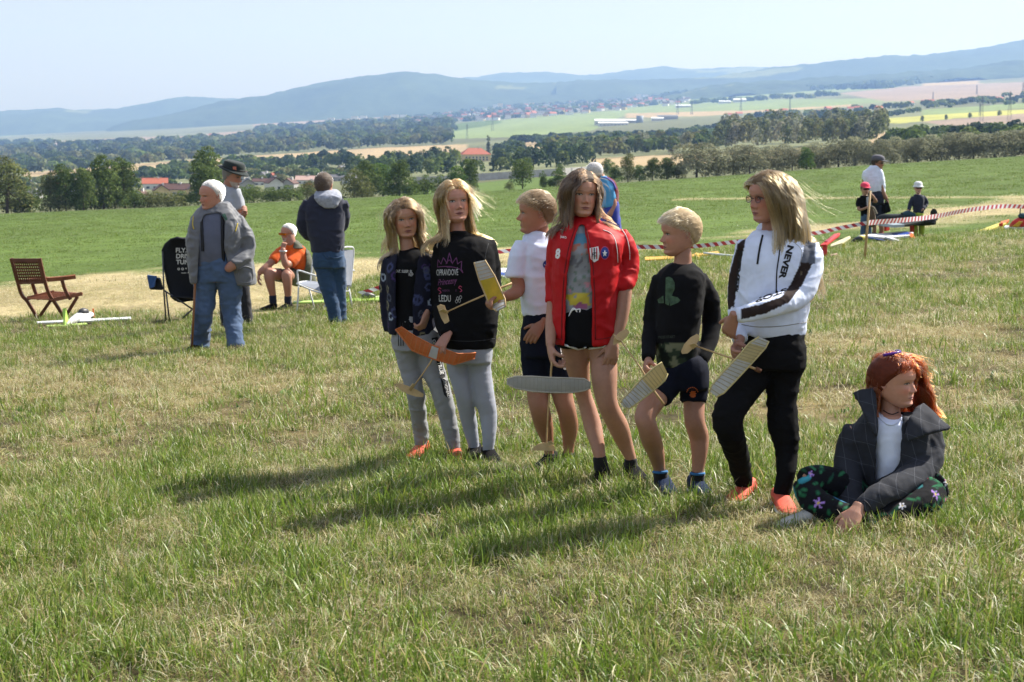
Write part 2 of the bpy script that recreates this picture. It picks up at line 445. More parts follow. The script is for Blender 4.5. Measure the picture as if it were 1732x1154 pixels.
M_HILL = mat('wooded hillside', attr='tint', rough=0.95, var=0.3, scale=0.02, spec=0.05)
WOOD = (0.045, 0.065, 0.03)
hill('hill', 'low pale blue ridge at the far left of the skyline', [(-700, 225), (-300, 205), (-100, 195), (0, 192), (60, 187), (105, 185), (140, 190), (200, 186), (250, 178), (290, 168), (330, 164), (360, 165), (400, 168), (470, 176), (560, 190), (700, 215)],
     13500, 3000, [(-700, 268), (0, 238), (400, 214), (700, 196)], 3, WOOD)
hill('hill', 'long wooded blue hill with a rounded top behind the town', [(170, 228), (200, 212), (240, 204), (300, 196), (350, 184), (433, 170), (480, 160), (530, 148), (580, 138), (620, 132), (690, 126), (720, 130), (760, 135), (800, 140), (880, 146), (960, 148), (1010, 151), (1060, 158), (1160, 166), (1280, 172)],
     10500, 2600, [(170, 238), (433, 216), (700, 194), (900, 180), (1280, 164)], 13, WOOD)
hill('hill', 'distant pale blue ridge in the middle of the skyline', [(640, 150), (700, 140), (770, 134), (830, 127), (860, 123), (920, 122), (990, 128), (1060, 122), (1110, 120), (1180, 123), (1250, 121), (1330, 125), (1400, 133)],
     14500, 2500, [(640, 190), (1400, 150)], 23, WOOD)
hill('hill', 'broad wooded hill rising to the right edge of the skyline', [(940, 158), (1000, 150), (1100, 144), (1180, 138), (1250, 128), (1300, 120), (1380, 113), (1480, 103), (1560, 97), (1640, 90), (1732, 78), (1900, 62), (2100, 50), (2430, 40)],
     11000, 2600, [(940, 172), (1300, 150), (1732, 130), (2430, 90)], 33, WOOD)
hill('hill', 'nearer dark wooded spur above the fields on the right', [(1120, 168), (1170, 152), (1230, 142), (1300, 137), (1380, 131), (1450, 128), (1540, 122), (1600, 118), (1640, 112), (1700, 103), (1760, 98), (1900, 88), (2430, 70)],
     7800, 900, [(1120, 168), (1230, 156), (1400, 150), (1500, 147), (1600, 128), (1732, 124), (2430, 92)], 43, WOOD)
hill('hill', 'low wooded rise behind the roofs of the town', [(740, 190), (780, 176), (840, 165), (900, 162), (980, 160), (1050, 158), (1110, 157), (1150, 160)],
     9000, 500, [(740, 186), (900, 172), (1150, 162)], 53, WOOD)
# ------------------------------------------------------------------ grass: real blades, scattered in tufts over the meadow
M_GRASS = mat('grass blade', attr='tint', rough=0.42, var=0.18, scale=3.0, trans=0.42, spec=0.42)
GREENS = [(.118, .196, .020), (.158, .238, .028), (.205, .272, .042), (.078, .136, .016), (.25, .285, .058)]
STRAWS = [(.40, .33, .155), (.31, .245, .105), (.54, .48, .28), (.21, .15, .065), (.37, .345, .135), (.64, .60, .42)]
TUFTS = bpy.data.collections.new('grass_tufts')
def tuft(i, n, hmin, hmax, width, spread, lean, pal, straw_share, segs=3, flat=0.0):
    r = np.random.default_rng(100 + i)
    V = []; Fc = []; C = []
    for k in range(n):
        h = r.uniform(hmin, hmax) * (0.6 if r.random() < 0.3 else 1)
        a = r.uniform(0, 2 * math.pi); q = spread * math.sqrt(r.random())
        p = np.array([q * math.cos(a), q * math.sin(a), -0.01])
        az = r.uniform(0, 2 * math.pi); ln = abs(r.normal(0, lean))
        if r.random() < flat: ln = r.uniform(1.0, 1.5); p[2] = r.uniform(0.0, 0.03)
        bend = r.uniform(0.1, 0.9) * (0.8 + lean)
        w = width * r.uniform(0.6, 1.4)
        dirh = np.array([math.cos(az), math.sin(az), 0]); side = np.array([-math.sin(az), math.cos(az), 0])
        tw = r.uniform(-0.6, 0.6); side = side * math.cos(tw) + dirh * math.sin(tw)
        c = np.array(STRAWS[r.integers(len(STRAWS))]) if r.random() < straw_share else np.array(pal[r.integers(len(pal))])
        c = c * r.uniform(0.75, 1.25)
        b = len(V); ang = ln; L = h / segs
        for s in range(segs + 1):
            ww = w * (1 - (s / segs) ** 1.5 * 0.9) / 2
            tipc = c * (1 + 0.15 * s / segs)
            if s < segs:
                V += [p - side * ww, p + side * ww]; C += [tipc, tipc]
            else:
                V += [p]; C += [tipc]
            p = p + (dirh * math.sin(ang) + np.array([0, 0, math.cos(ang)])) * L
            ang = min(ang + bend / segs * (1 + s), 1.75)
            if p[2] < 0.004: p[2] = 0.004
        for s in range(segs - 1): Fc.append((b + 2 * s, b + 2 * s + 1, b + 2 * s + 3, b + 2 * s + 2))
        Fc.append((b + 2 * segs - 2, b + 2 * segs - 1, b + 2 * segs))
    me = mesh_from('grass_tuft', V, Fc, [M_GRASS], True, np.array(C))
    o = bpy.data.objects.new('grass_tuft_%02d' % i, me); o['kind'] = 'stuff'; TUFTS.objects.link(o)
# 0-3 lush, 4-7 mixed, 8-11 straw, 12-13 short thatch, 14-15 tall single stalks
for i in range(4): tuft(i, 46, 0.055, 0.145, 0.0050, 0.11, 0.45, GREENS, 0.15)
for i in range(4, 8): tuft(i, 50, 0.05, 0.12, 0.0042, 0.12, 0.5, GREENS, 0.40, flat=0.2)
for i in range(8, 12): tuft(i, 54, 0.05, 0.12, 0.0032, 0.13, 0.75, GREENS[2:], 0.86, flat=0.45)
for i in range(12, 14): tuft(i, 70, 0.04, 0.13, 0.0030, 0.15, 1.0, GREENS, 0.93, segs=2, flat=0.85)
for i in range(14, 16): tuft(i, 9, 0.12, 0.24, 0.0068, 0.09, 0.5, GREENS[:3], 0.12, segs=5)
# far ones: wide blades, few
FARG = [(.108, .162, .029), (.118, .168, .032), (.100, .152, .027), (.128, .17, .037)]
for i in range(16, 18): tuft(i, 46, 0.03, 0.075, 0.012, 0.45, 0.8, FARG, 0.02, segs=2)
for i in range(18, 20): tuft(i, 46, 0.05, 0.10, 0.012, 0.42, 0.9, GREENS[2:], 0.85, segs=2, flat=0.6)

tuft(20, 11, .05, .10, .020, .03, 1.0, [(.08, .17, .03), (.06, .13, .02)], 0, segs=4)
tuft(21, 90, .05, .16, .0032, .11, 1.2, STRAWS[2:3] + STRAWS[5:], .9, segs=3, flat=.7)
tuft(22, 26, .03, .06, .015, .10, 1.1, [(.07, .16, .03), (.09, .18, .035)], 0, segs=2)
def scatter(n, y0, y1, margin, power=1.0):
    """random ground points seen between depths y0 and y1, even in area"""
    hw = lambda Y: Y * (CU / F) * 1.06 + margin
    A = rng.random(n * 3)
    Y = np.sqrt(y0 ** 2 + A * (y1 ** 2 - y0 ** 2)) if power == 1 else y0 * (y1 / y0) ** A
    X = (rng.random(n * 3) * 2 - 1) * hw(y1)
    k = np.abs(X) < hw(Y); X, Y = X[k][:n], Y[k][:n]
    return X, Y
def bump_z(X, Y): return (fbm(np.c_[X, Y], 1.3, 40, 3) - 0.5) * 0.07 * np.clip((60 - Y) / 40, 0, 1)
pts = []; scl = []; idx = []; rot = []
def put(X, Y, I, Sc, tilt=0.12):
    Z = ground_z(X, Y) + bump_z(X, Y)
    pts.append(np.c_[X, Y, Z]); idx.append(I); scl.append(Sc)
    rot.append(np.c_[rng.normal(0, tilt, len(X)), rng.normal(0, tilt, len(X)), rng.uniform(0, 6.283, len(X))])
def layer(n, y0, y1, margin, kscale):
    X, Y = scatter(n, y0, y1, margin)
    d = dry_mask(X, Y); hay, u, v = hay_mask(X, Y)
    q = rng.random(len(X)); n1 = fbm(np.c_[X, Y], 2.6, 77, 3)
    I = np.empty(len(X), int); sc = np.ones(len(X))
    lush = (q > d * 0.9 + 0.24) & (n1 > 0.45); strawy = (q < d * 0.85 + 0.08)
    I[:] = rng.integers(4, 8, len(X)); I[lush] = rng.integers(0, 4, lush.sum()); I[strawy] = rng.integers(8, 12, strawy.sum())
    th = (rng.random(len(X)) < 0.20 + 0.25 * d); I[th] = rng.integers(12, 14, th.sum())
    tall = (rng.random(len(X)) < 0.13) & (d < 0.75); I[tall] = rng.integers(14, 16, tall.sum())
    sp = rng.random(len(X)); I[sp < .012] = 20; I[(sp > .012) & (sp < .030) & (d > .35)] = 21; I[(sp > .03) & (sp < .06) & (vnoise(np.c_[X, Y], .9, 5) > .55)] = 22
    sc = rng.uniform(0.55, 1.3, len(X)) * (0.62 + 1.05 * np.clip(n1 - 0.3, 0, 0.5)) * kscale
    hk = hay > 0.45
    I[hk] = rng.integers(12, 14, hk.sum()); sc[hk] *= 0.7
    keep = ~(hk & (rng.random(len(X)) < 0.35))
    put(X[keep], Y[keep], I[keep], sc[keep])
layer(12500, 3.4, 9.0, 0.7, 0.97)
layer(16000, 9.0, 20.0, 1.2, 1.05)
layer(14000, 20.0, 34.0, 1.5, 1.25)
X, Y = scatter(16000, 30, 250, 3, 2)
hay, u, v = hay_mask(X, Y)
I = np.where(hay > 0.4, rng.integers(18, 20, len(X)), rng.integers(16, 18, len(X)))
put(X, Y, I, rng.uniform(0.7, 1.3, len(X)) * np.clip(Y / 50, 0.8, 1.8), 0.05)
P = np.vstack(pts); Iall = np.concatenate(idx).astype(np.int32); Sall = np.concatenate(scl).astype(np.float32); Rall = np.vstack(rot).astype(np.float32)
gme = bpy.data.meshes.new('grass'); gme.vertices.add(len(P)); gme.vertices.foreach_set('co', P.astype(np.float32).ravel())
a = gme.attributes.new('pick', 'INT', 'POINT'); a.data.foreach_set('value', Iall)
a = gme.attributes.new('size', 'FLOAT', 'POINT'); a.data.foreach_set('value', Sall)
a = gme.attributes.new('turn', 'FLOAT_VECTOR', 'POINT'); a.data.foreach_set('vector', Rall.ravel())
gme.materials.append(M_GRASS); gme.update()
grass = props(link('grass', gme), 'meadow grass, green blades mixed with dry straw', 'grass', kind='stuff')
ng = bpy.data.node_groups.new('grass scatter', 'GeometryNodeTree')
ng.interface.new_socket('Geometry', in_out='INPUT', socket_type='NodeSocketGeometry'); ng.interface.new_socket('Geometry', in_out='OUTPUT', socket_type='NodeSocketGeometry')
N = ng.nodes; L = ng.links
gi = N.new('NodeGroupInput'); go = N.new('NodeGroupOutput'); ip = N.new('GeometryNodeInstanceOnPoints'); ci = N.new('GeometryNodeCollectionInfo')
ci.inputs['Collection'].default_value = TUFTS; ci.inputs['Separate Children'].default_value = True; ci.inputs['Reset Children'].default_value = True
def na(name, dt):
    n = N.new('GeometryNodeInputNamedAttribute'); n.data_type = dt; n.inputs[0].default_value = name; return n.outputs[0]
L.new(gi.outputs[0], ip.inputs['Points']); L.new(ci.outputs[0], ip.inputs['Instance']); ip.inputs['Pick Instance'].default_value = True
L.new(na('pick', 'INT'), ip.inputs['Instance Index']); L.new(na('size', 'FLOAT'), ip.inputs['Scale']); L.new(na('turn', 'FLOAT_VECTOR'), ip.inputs['Rotation'])
L.new(ip.outputs[0], go.inputs[0])
md = grass.modifiers.new('scatter', 'NODES'); md.node_group = ng
# ------------------------------------------------------------------ trees, hedges, woods
M_BARK = mat('bark', (.09, .065, .045), rough=.9, var=.3, scale=6, bump=.5, bscale=20)
def leaf_mat(name): return mat(name, attr='tint', rough=.75, var=.22, scale=.8, trans=.38, spec=.12)
M_LEAF = leaf_mat('foliage')
def tree_mesh(seed, h, w, nleaf, leaf, cols, kind='round', trunk=.18, low=.12):
    """returns (crown mesh, trunk mesh) standing on z=0"""
    r = np.random.default_rng(seed); P = []
    lumps = []
    nl = {'round': 15, 'tall': 16, 'bush': 9, 'cone': 14, 'column': 12}[kind]
    for k in range(nl):
        t = (k + r.random()) / nl
        if kind == 'cone': z = low * h + t * h * (1 - low) * .97; rad = w / 2 * (1 - t) * .75 + .05 * h * .3; R_ = w * .20 * (1.15 - t)
        elif kind == 'column': z = low * h + t * h * (.97 - low); rad = w * .16; R_ = w * .42 * (1 - .55 * t)
        else:
            z = low * h + (h * (1 - low)) * (.06 + .82 * t); prof = math.sin(math.pi * min(max(.30 + .62 * t, 0), 1)) ** .6; rad = w / 2 * prof * (.70 if kind != 'bush' else .75); R_ = w * (.23 if kind != 'bush' else .28) * (.75 + .5 * r.random())
        a = k * 2.4 + r.random(); q = rad * math.sqrt(r.random() * .8 + .2)
        lumps.append((q * math.cos(a), q * math.sin(a), z, R_, .75 + .5 * r.random()))
    lumps.append((0, 0, h * (.55 if kind != 'bush' else .4), w * .30, 1))
    wgt = np.array([l[3] ** 2 for l in lumps]); wgt /= wgt.sum(); pick = r.choice(len(lumps), nleaf, p=wgt)
    Lm = np.array(lumps)[pick]; d = r.normal(size=(nleaf, 3)); d /= np.linalg.norm(d, axis=1, keepdims=True); d[:, 2] = np.where(d[:, 2] < -.55, -d[:, 2], d[:, 2])
    rr = Lm[:, 3] * (.62 + .46 * r.random(nleaf) ** .6)
    sq = np.array([1, 1, .82])
    P = Lm[:, :3] + d * rr[:, None] * sq; P[:, 2] = np.maximum(P[:, 2], .02 * h)
    nrm = d + r.normal(size=(nleaf, 3)) * .55; nrm /= np.linalg.norm(nrm, axis=1, keepdims=True)
    t1 = np.cross(nrm, r.normal(size=(nleaf, 3))); t1 /= np.linalg.norm(t1, axis=1, keepdims=True); t2 = np.cross(nrm, t1)
    s = leaf * r.uniform(.6, 1.3, nleaf)[:, None]; s2 = s * r.uniform(.45, .8, (nleaf, 1))
    V = np.stack([P - t1 * s, P - t2 * s2 + nrm * s * .15, P + t1 * s, P + t2 * s2 + nrm * s * .15], 1).reshape(-1, 3)
    Fq = np.arange(nleaf * 4).reshape(-1, 4)
    c = np.array(cols)[r.integers(0, len(cols), nleaf)] * Lm[:, 4:5] * r.uniform(.75, 1.25, (nleaf, 1)); C = np.repeat(c, 4, 0)
    crown = mesh_from('crown', V, Fq, [M_LEAF], False, C)
    g = Geo(); tr = trunk * h * .12
    top = Vector((r.normal() * .03 * h, r.normal() * .03 * h, h * (.72 if kind != 'bush' else .4)))
    g.tube([(0, 0, -.4), (top.x * .2, top.y * .2, h * .2), (top.x * .6, top.y * .6, h * .45), top], [tr * 1.3, tr, tr * .7, tr * .25], 8)
    for k in range(7):
        l = lumps[r.integers(len(lumps))]; z0 = h * r.uniform(.15, .5); g.tube([(top.x * .5, top.y * .5, z0), (l[0] * .5, l[1] * .5, (z0 + l[2]) / 2), (l[0], l[1], l[2])], [tr * .5, tr * .32, tr * .1], 5)
    tm = mesh_from('trunk', g.v, g.f, [M_BARK], True)
    return crown, tm
OAK = [(.088, .132, .032), (.115, .165, .040), (.068, .104, .028), (.14, .178, .048)]
DRY = [(.125, .148, .048), (.15, .172, .058), (.10, .122, .040), (.165, .168, .062)]
WILLOW = [(.24, .25, .16), (.28, .29, .19), (.20, .21, .13), (.31, .30, .19)]
DARKC = [(.044, .074, .032), (.058, .088, .038), (.036, .060, .028)]
FRESH = [(.085, .15, .026), (.11, .185, .036), (.07, .125, .026)]
AUT = [(.28, .15, .04), (.23, .14, .04), (.16, .13, .04)]
PROTO = {}
def proto(key, *a, **k):
    if key not in PROTO: PROTO[key] = tree_mesh(*a, **k)
    return PROTO[key]
def tree(label, key, base, hpx, wpx, Y=None, group=None, name='tree', cat='tree', turn=None, drop=0.0):
    """a tree standing at pixel base (u, v of its foot), hpx tall and wpx wide in the photograph"""
    if Y is None: p = gpix(*base); Y = p.y
    else: p = pix(base[0], base[1], Y); p.z = gz(p.x, Y)
    cm, tm = PROTO[key]; H, Wd = DIM[key]; sz = hpx * Y / F / H; sw = wpx * Y / F / Wd
    o = bpy.data.objects.new(name, None); COL.objects.link(o); o.location = (p.x, p.y, p.z - drop * hpx * Y / F); o.scale = (sw, sw, sz); o.rotation_euler = (0, 0, random.uniform(0, 6.28) if turn is None else turn)
    props(o, label, cat, group)
    link('crown', cm, o); link('trunk', tm, o); return o
DIM = {}
def mk(key, seed, h, w, n, leaf, cols, kind, **k): DIM[key] = (h, w); proto(key, seed, h, w, n, leaf, cols, kind, **k)
for i in range(3): mk('oak%d' % i, 200 + i, 8, 6.5, 4200, .19, OAK, 'round', low=.0)
for i in range(2): mk('dry%d' % i, 210 + i, 8, 6, 3600, .18, DRY, 'round', low=.0)
for i in range(3): mk('willow%d' % i, 220 + i, 6, 6.5, 4200, .16, WILLOW, 'bush', low=.0)
mk('bush0', 230, 4, 5, 2600, .15, OAK, 'bush', low=.0); mk('bush1', 231, 4, 5, 2600, .15, DRY, 'bush', low=.0); mk('fresh', 232, 7, 5.5, 3200, .17, FRESH, 'round', low=.0)
mk('lone', 233, 7, 7, 2600, .20, OAK, 'round', low=.16); mk('fir', 234, 12, 5, 2600, .28, DARKC, 'cone', low=.06); mk('poplar', 235, 14, 4, 2200, .30, DRY, 'column', low=.05)
for i in range(3): mk('wood%d' % i, 240 + i, 10, 8, 1100, .42, [OAK, DRY, DARKC + OAK][i], 'round', low=.05)
mk('autumn', 245, 9, 6, 1200, .36, AUT, 'round', low=.06)
ORD = 'first second third fourth fifth sixth seventh eighth ninth tenth eleventh twelfth thirteenth fourteenth fifteenth sixteenth seventeenth eighteenth nineteenth twentieth twenty-first twenty-second twenty-third twenty-fourth twenty-fifth'.split()
HG = 'trees of the hedge at the left end of the meadow'
left = [(12, 364, 92, 84, 'dry0'), (52, 362, 40, 46, 'bush0'), (86, 362, 66, 40, 'dry1'), (112, 361, 78, 52, 'oak1'), (142, 360, 74, 50, 'oak2'), (176, 360, 92, 62, 'oak0'), (212, 358, 84, 58, 'oak1'), (250, 357, 24, 54, 'bush1'), (284, 356, 21, 54, 'bush1'), (314, 355, 23, 50, 'bush0'), (30, 363, 26, 50, 'bush1'), (100, 362, 26, 50, 'bush1'), (128, 361, 30, 46, 'bush0'), (160, 360, 30, 50, 'bush0'), (195, 359, 30, 50, 'bush1'), (228, 358, 28, 46, 'bush0'), (408, 350, 26, 44, 'bush0'), (612, 336, 22, 44, 'bush1'), (664, 335, 24, 44, 'bush0'), (690, 334, 24, 40, 'bush0'), (346, 352, 70, 60, 'oak1'),
        (430, 348, 28, 46, 'bush0'), (462, 346, 23, 50, 'bush0'), (492, 343, 24, 56, 'bush0'), (520, 341, 28, 40, 'bush1'), (600, 336, 42, 46, 'bush1'), (622, 336, 62, 54, 'oak0'), (648, 335, 56, 50, 'fresh'), (676, 334, 60, 50, 'oak1'), (702, 333, 28, 36, 'bush0'), (724, 332, 30, 34, 'bush0'), (748, 331, 30, 34, 'bush0'), (772, 330, 46, 42, 'fresh'), (795, 330, 58, 34, 'oak2')]
kinds_l = {'oak': 'dark green leafy tree in the hedge at the left end of the meadow', 'dry': 'yellowish green tree in the hedge at the left end of the meadow', 'bush': 'low rounded bush in the hedge at the left end of the meadow', 'fresh': 'bright green tree in the hedge at the left end of the meadow'}
cnt = {}
for (u, v, h, w, k) in sorted(left):
    kk = k.rstrip('0123456789'); b_ = kk == 'bush'; cnt[kk] = cnt.get(kk, -1) + 1
    tree({'oak': 'dark leafy tree, %s from the left in the hedge left of the meadow', 'dry': 'yellowish green tree, %s from the left in the hedge left of the meadow', 'bush': 'low bush, %s from the left in the hedge left of the meadow', 'fresh': 'bright green tree, %s from the left in the hedge left of the meadow'}[kk] % ORD[cnt[kk]],
         k, (u, v + 1), h, w, Y=268 + random.uniform(-3, 12), group='hedge %s at the left end of the meadow' % ('bushes' if b_ else kk + ' trees'), cat='bush' if b_ else 'tree', name='bush' if b_ else 'tree')
tree('tall dark poplar rising above the left hedge behind the hat', 'oak0', (350, 352), 98, 62, Y=300)
tree('lone round tree at the far edge of the meadow above the white T-shirt boy', 'lone', (884, 322), 50, 46, Y=266, drop=.02)
tree('small bush at the foot of the lone tree', 'bush1', (862, 324), 12, 16, Y=262, name='bush', cat='bush')
for u, v, h, w in ((918, 320, 26, 14), (945, 319, 28, 28), (930, 320, 14, 30)): tree('small dark bush right of the lone tree at the meadow edge', 'bush0', (u, v), h, w, Y=268, group='bushes right of the lone tree', name='bush', cat='bush')
tree('thin young tree on the field track behind the brown haired girl', 'lone', (947, 296), 26, 18, Y=420)
tree('round tree beside the tan field behind the girl in red', 'lone', (1027, 290), 30, 22, Y=420)
for u, h, w, k in ((1040, 32, 24, 'bush0'), (1062, 46, 30, 'dry0'), (1082, 28, 26, 'fresh'), (1104, 38, 32, 'oak1'), (1128, 38, 36, 'oak2'), (1148, 22, 26, 'bush1')):
    tree('leafy tree in the short hedge behind the girl in red', k, (u, float(np.interp(u, EU, EV)) + 1), h, w, Y=268, group='trees in the short hedge behind the girl in red')
WG = 'willow bushes along the right end of the meadow'
u = 1176
sz = [(1178, 58, 62), (1216, 46, 40), (1240, 50, 42), (1268, 48, 40), (1292, 42, 36), (1316, 46, 40), (1340, 38, 34), (1372, 42, 44), (1396, 40, 34), (1418, 46, 46), (1446, 46, 42), (1472, 40, 36), (1490, 42, 36), (1512, 42, 38), (1534, 40, 34), (1552, 40, 34), (1574, 42, 44), (1592, 40, 36), (1622, 46, 50), (1646, 40, 44), (1682, 44, 60), (1716, 44, 56), (1752, 44, 56), (1790, 46, 56), (1830, 50, 60)]
for i, (u, h, w) in enumerate(sz):
    tree('grey green willow bush, %s from the left in the row right of the meadow' % ORD[i], 'willow%d' % (i % 3), (u, float(np.interp(u, EU, EV)) + 1.5), h, w * 1.4, Y=266 + random.uniform(0, 8), group=WG, name='willow_bush', cat='bush')
tree('bright green bush among the grey willows', 'fresh', (1364, 288), 38, 30, Y=264, name='bush', cat='bush')
# woods that read as one mass each: many small crowns in one object
def wood(label, spots, name='wood', seed=1, cols=OAK, nl=70, kinds=('round',)):
    """spots: (u, v foot, height px, width px, Y or None)"""
    r = np.random.default_rng(seed); Vs = []; Cs = []
    T = []
    for (u, v, h, w, Y) in spots:
        p = gpix(u, v) if Y is None else pix(u, v, Y); Y = p.y; z = gz(p.x, Y) - .02 * h * Y / F
        H = h * Y / F; W_ = 1.4 * w * Y / F; T.append((p.x, Y, z, H, W_, r.uniform(.82, 1.15), r.integers(len(cols))))
    for (x, yy, z, H, W_, b, ci) in T:
        n = nl; d = r.normal(size=(n, 3)); d /= np.linalg.norm(d, axis=1, keepdims=True); d[:, 2] = np.where(d[:, 2] < -.35, -d[:, 2], d[:, 2])
        lump = .80 + .34 * vnoise(d + np.array((x, yy, 0)) * .37, 2.2, seed)
        dn = d[:, 2] < 0; hl = np.maximum(np.hypot(d[:, 0], d[:, 1]), .3); d[dn, 0] *= (.95 / hl[dn]); d[dn, 1] *= (.95 / hl[dn])
        P = np.array((x, yy, z + H * .50)) + d * lump[:, None] * np.array((W_ / 2, W_ / 2, H * .50))
        P[:, 2] = np.maximum(P[:, 2], z)
        nn = d + r.normal(size=(n, 3)) * .4; nn /= np.linalg.norm(nn, axis=1, keepdims=True); t1 = np.cross(nn, r.normal(size=(n, 3))); t1 /= np.linalg.norm(t1, axis=1, keepdims=True); t2 = np.cross(nn, t1)
        s = W_ * .16 * r.uniform(.7, 1.3, (n, 1)) * (70 / nl) ** .5; Vs.append(np.stack([P - t1 * s, P - t2 * s * .8, P + t1 * s, P + t2 * s * .8], 1).reshape(-1, 3))
        Cs.append(np.repeat(np.array(cols[ci]) * b * r.uniform(.75, 1.25, (n, 1)), 4, 0))
        # solid core so that no ground shows through
        c = np.array((x, yy, z + H * .45)); k = 8; th = np.linspace(0, 2 * math.pi, k, endpoint=False)
    V = np.vstack(Vs); C = np.vstack(Cs)
    o = link(name, mesh_from(name, V, np.arange(len(V)).reshape(-1, 4), [M_LEAF], False, C)); return props(o, label, 'wood', kind='stuff')
def fill(poly_top, poly_bot, u0, u1, step, h, w, seed, rows=3, jit=.5):
    """spots between two lines (u -> v of the foot), back rows first"""
    r = np.random.default_rng(seed); out = []
    for k in range(rows):
        t = k / max(rows - 1, 1)
        for u in np.arange(u0, u1, step):
            uu = u + r.uniform(-.5, .5) * step; v = np.interp(uu, *poly_top) * (1 - t) + np.interp(uu, *poly_bot) * t + r.uniform(-jit, jit)
            out.append((uu, v, h * r.uniform(.75, 1.2), w * r.uniform(.8, 1.25), None))
    return out
L2 = lambda *a: (list(a[0::2]), list(a[1::2]))
wood('long mixed wood across the valley on the left', fill(L2(-200, 280, 0, 262, 200, 252, 430, 240, 640, 222, 760, 218), L2(-200, 310, 0, 296, 110, 292, 300, 274, 430, 262, 640, 250, 765, 244), -200, 762, 11, 17, 15, 3, rows=5), seed=5, cols=OAK + DRY + [(.04, .06, .03)])
wood('dark far wood at the foot of the left hills', fill(L2(-200, 250, 0, 244, 100, 246), L2(-200, 256, 0, 252, 90, 254), -200, 90, 9, 9, 12, 7, rows=3), seed=6, cols=DARKC + OAK)
wood('narrow far wood in the middle of the left plain', fill(L2(128, 246, 240, 240), L2(128, 247, 240, 242), 128, 235, 8, 7, 11, 8, rows=2), seed=7, cols=DARKC)
wood('dark wood below the pale blocks of flats', fill(L2(430, 226, 560, 216, 780, 208), L2(430, 232, 560, 226, 765, 222), 436, 765, 9, 12, 12, 9, rows=3), seed=8, cols=DARKC + OAK)
wood('line of tall poplars and trees in front of the tan field', [(u, 266 + (u - 640) * -.02, r_, w_, 1050) for u, r_, w_ in zip(np.arange(645, 756, 7), [18, 24, 22, 30, 20, 26, 22, 28, 22, 24, 30, 22, 30, 34, 30, 22], [10, 12, 12, 10, 12, 12, 10, 10, 12, 12, 10, 12, 9, 9, 9, 12])], seed=9, cols=OAK + DRY)
wood('clump of trees between the village and the tan field', fill(L2(380, 288, 520, 282, 590, 276), L2(380, 292, 520, 286, 590, 284), 385, 590, 12, 22, 15, 10, rows=2), seed=10, cols=OAK + DARKC)
wood('wooded knoll behind the village', fill(L2(250, 300, 340, 290), L2(250, 306, 350, 300), 250, 350, 11, 20, 20, 11, rows=2), seed=11, cols=DARKC + OAK)
wood('dark conifers and trees around the red roofed manor', [q for q in fill(L2(600, 296, 700, 292, 830, 280, 1000, 270), L2(600, 304, 700, 304, 830, 298, 1000, 286), 600, 1006, 11, 34, 14, 12, rows=3) if not (772 < q[0] < 834 and q[1] - q[2] < 268)] , seed=12, cols=DARKC + DARKC + OAK, nl=90)
wood('trees behind the manor', [q for q in fill(L2(775, 266, 870, 258), L2(775, 270, 876, 262), 775, 878, 11, 22, 16, 13, rows=2) if not 770 < q[0] < 836] , seed=13, cols=OAK + DARKC)
wood('long belt of trees behind the second tan field', fill(L2(870, 244, 1000, 238, 1070, 236, 1240, 220), L2(870, 246, 1000, 240, 1070, 240, 1240, 226), 870, 1240, 10, 13, 14, 14, rows=2), seed=14, cols=OAK + DARKC + [(.04, .06, .035)])
wood('mixed wood in the middle of the valley', fill(L2(930, 264, 1050, 258, 1200, 254), L2(930, 272, 1050, 266, 1220, 256), 935, 1225, 11, 30, 17, 15, rows=3), seed=15, cols=OAK + DRY + WILLOW[:1], nl=90)
wood('tall plantation of olive green trees right of the middle', fill(L2(1215, 246, 1300, 238, 1400, 232, 1490, 228), L2(1215, 258, 1300, 254, 1400, 252, 1492, 246), 1218, 1492, 9, 44, 16, 16, rows=4), seed=16, cols=DRY + WILLOW + DRY, nl=130)
wood('rounded dark trees behind the right willows', fill(L2(1500, 252, 1600, 246, 1760, 240), L2(1500, 262, 1600, 256, 1760, 250), 1512, 1850, 17, 34, 30, 17, rows=3), seed=17, cols=OAK + DARKC, nl=150)
wood('wood line under the right hill', fill(L2(1130, 164, 1230, 154, 1400, 146, 1560, 140, 1732, 128, 1900, 116), L2(1130, 167, 1230, 158, 1400, 152, 1500, 150, 1600, 134, 1732, 130, 1900, 118), 1130, 1900, 9, 8, 12, 18, rows=3), seed=18, cols=DARKC + OAK, nl=30)
wood('hedges and scattered trees around the right hamlet', fill(L2(1340, 198, 1500, 184, 1732, 166, 1850, 160), L2(1260, 210, 1500, 196, 1600, 180, 1850, 168), 1270, 1850, 16, 8, 13, 19, rows=2, jit=3), seed=19, cols=OAK + DARKC, nl=40)
wood('hedges on the pale green slope', fill(L2(1180, 176, 1420, 162), L2(1180, 180, 1420, 166), 1180, 1420, 14, 6, 13, 20, rows=1, jit=2), seed=20, cols=OAK, nl=36)
wood('far trees among the roofs of the town', fill(L2(560, 212, 760, 196, 900, 176, 1160, 160), L2(560, 216, 760, 206, 900, 196, 1160, 172), 560, 1160, 10, 4, 8, 21, rows=5, jit=2), seed=21, cols=OAK + DARKC, nl=16)
wood('trees between the houses of the village', [q for q in fill(L2(20, 314, 300, 298, 600, 292), L2(20, 330, 300, 314, 640, 304), 20, 660, 14, 13, 15, 22, rows=3, jit=2) if min(abs(q[0] - h) for h in (463, 272, 300, 262, 238, 325, 490, 596, 524, 418)) > 9 or q[1] < 304], seed=22, cols=OAK + DRY + DARKC, nl=110)
tree('single autumn orange tree at the edge of the valley wood', 'autumn', (1136, 259), 26, 18)
tree('tall dark fir rising behind the manor', 'poplar', (826, 264), 36, 9)
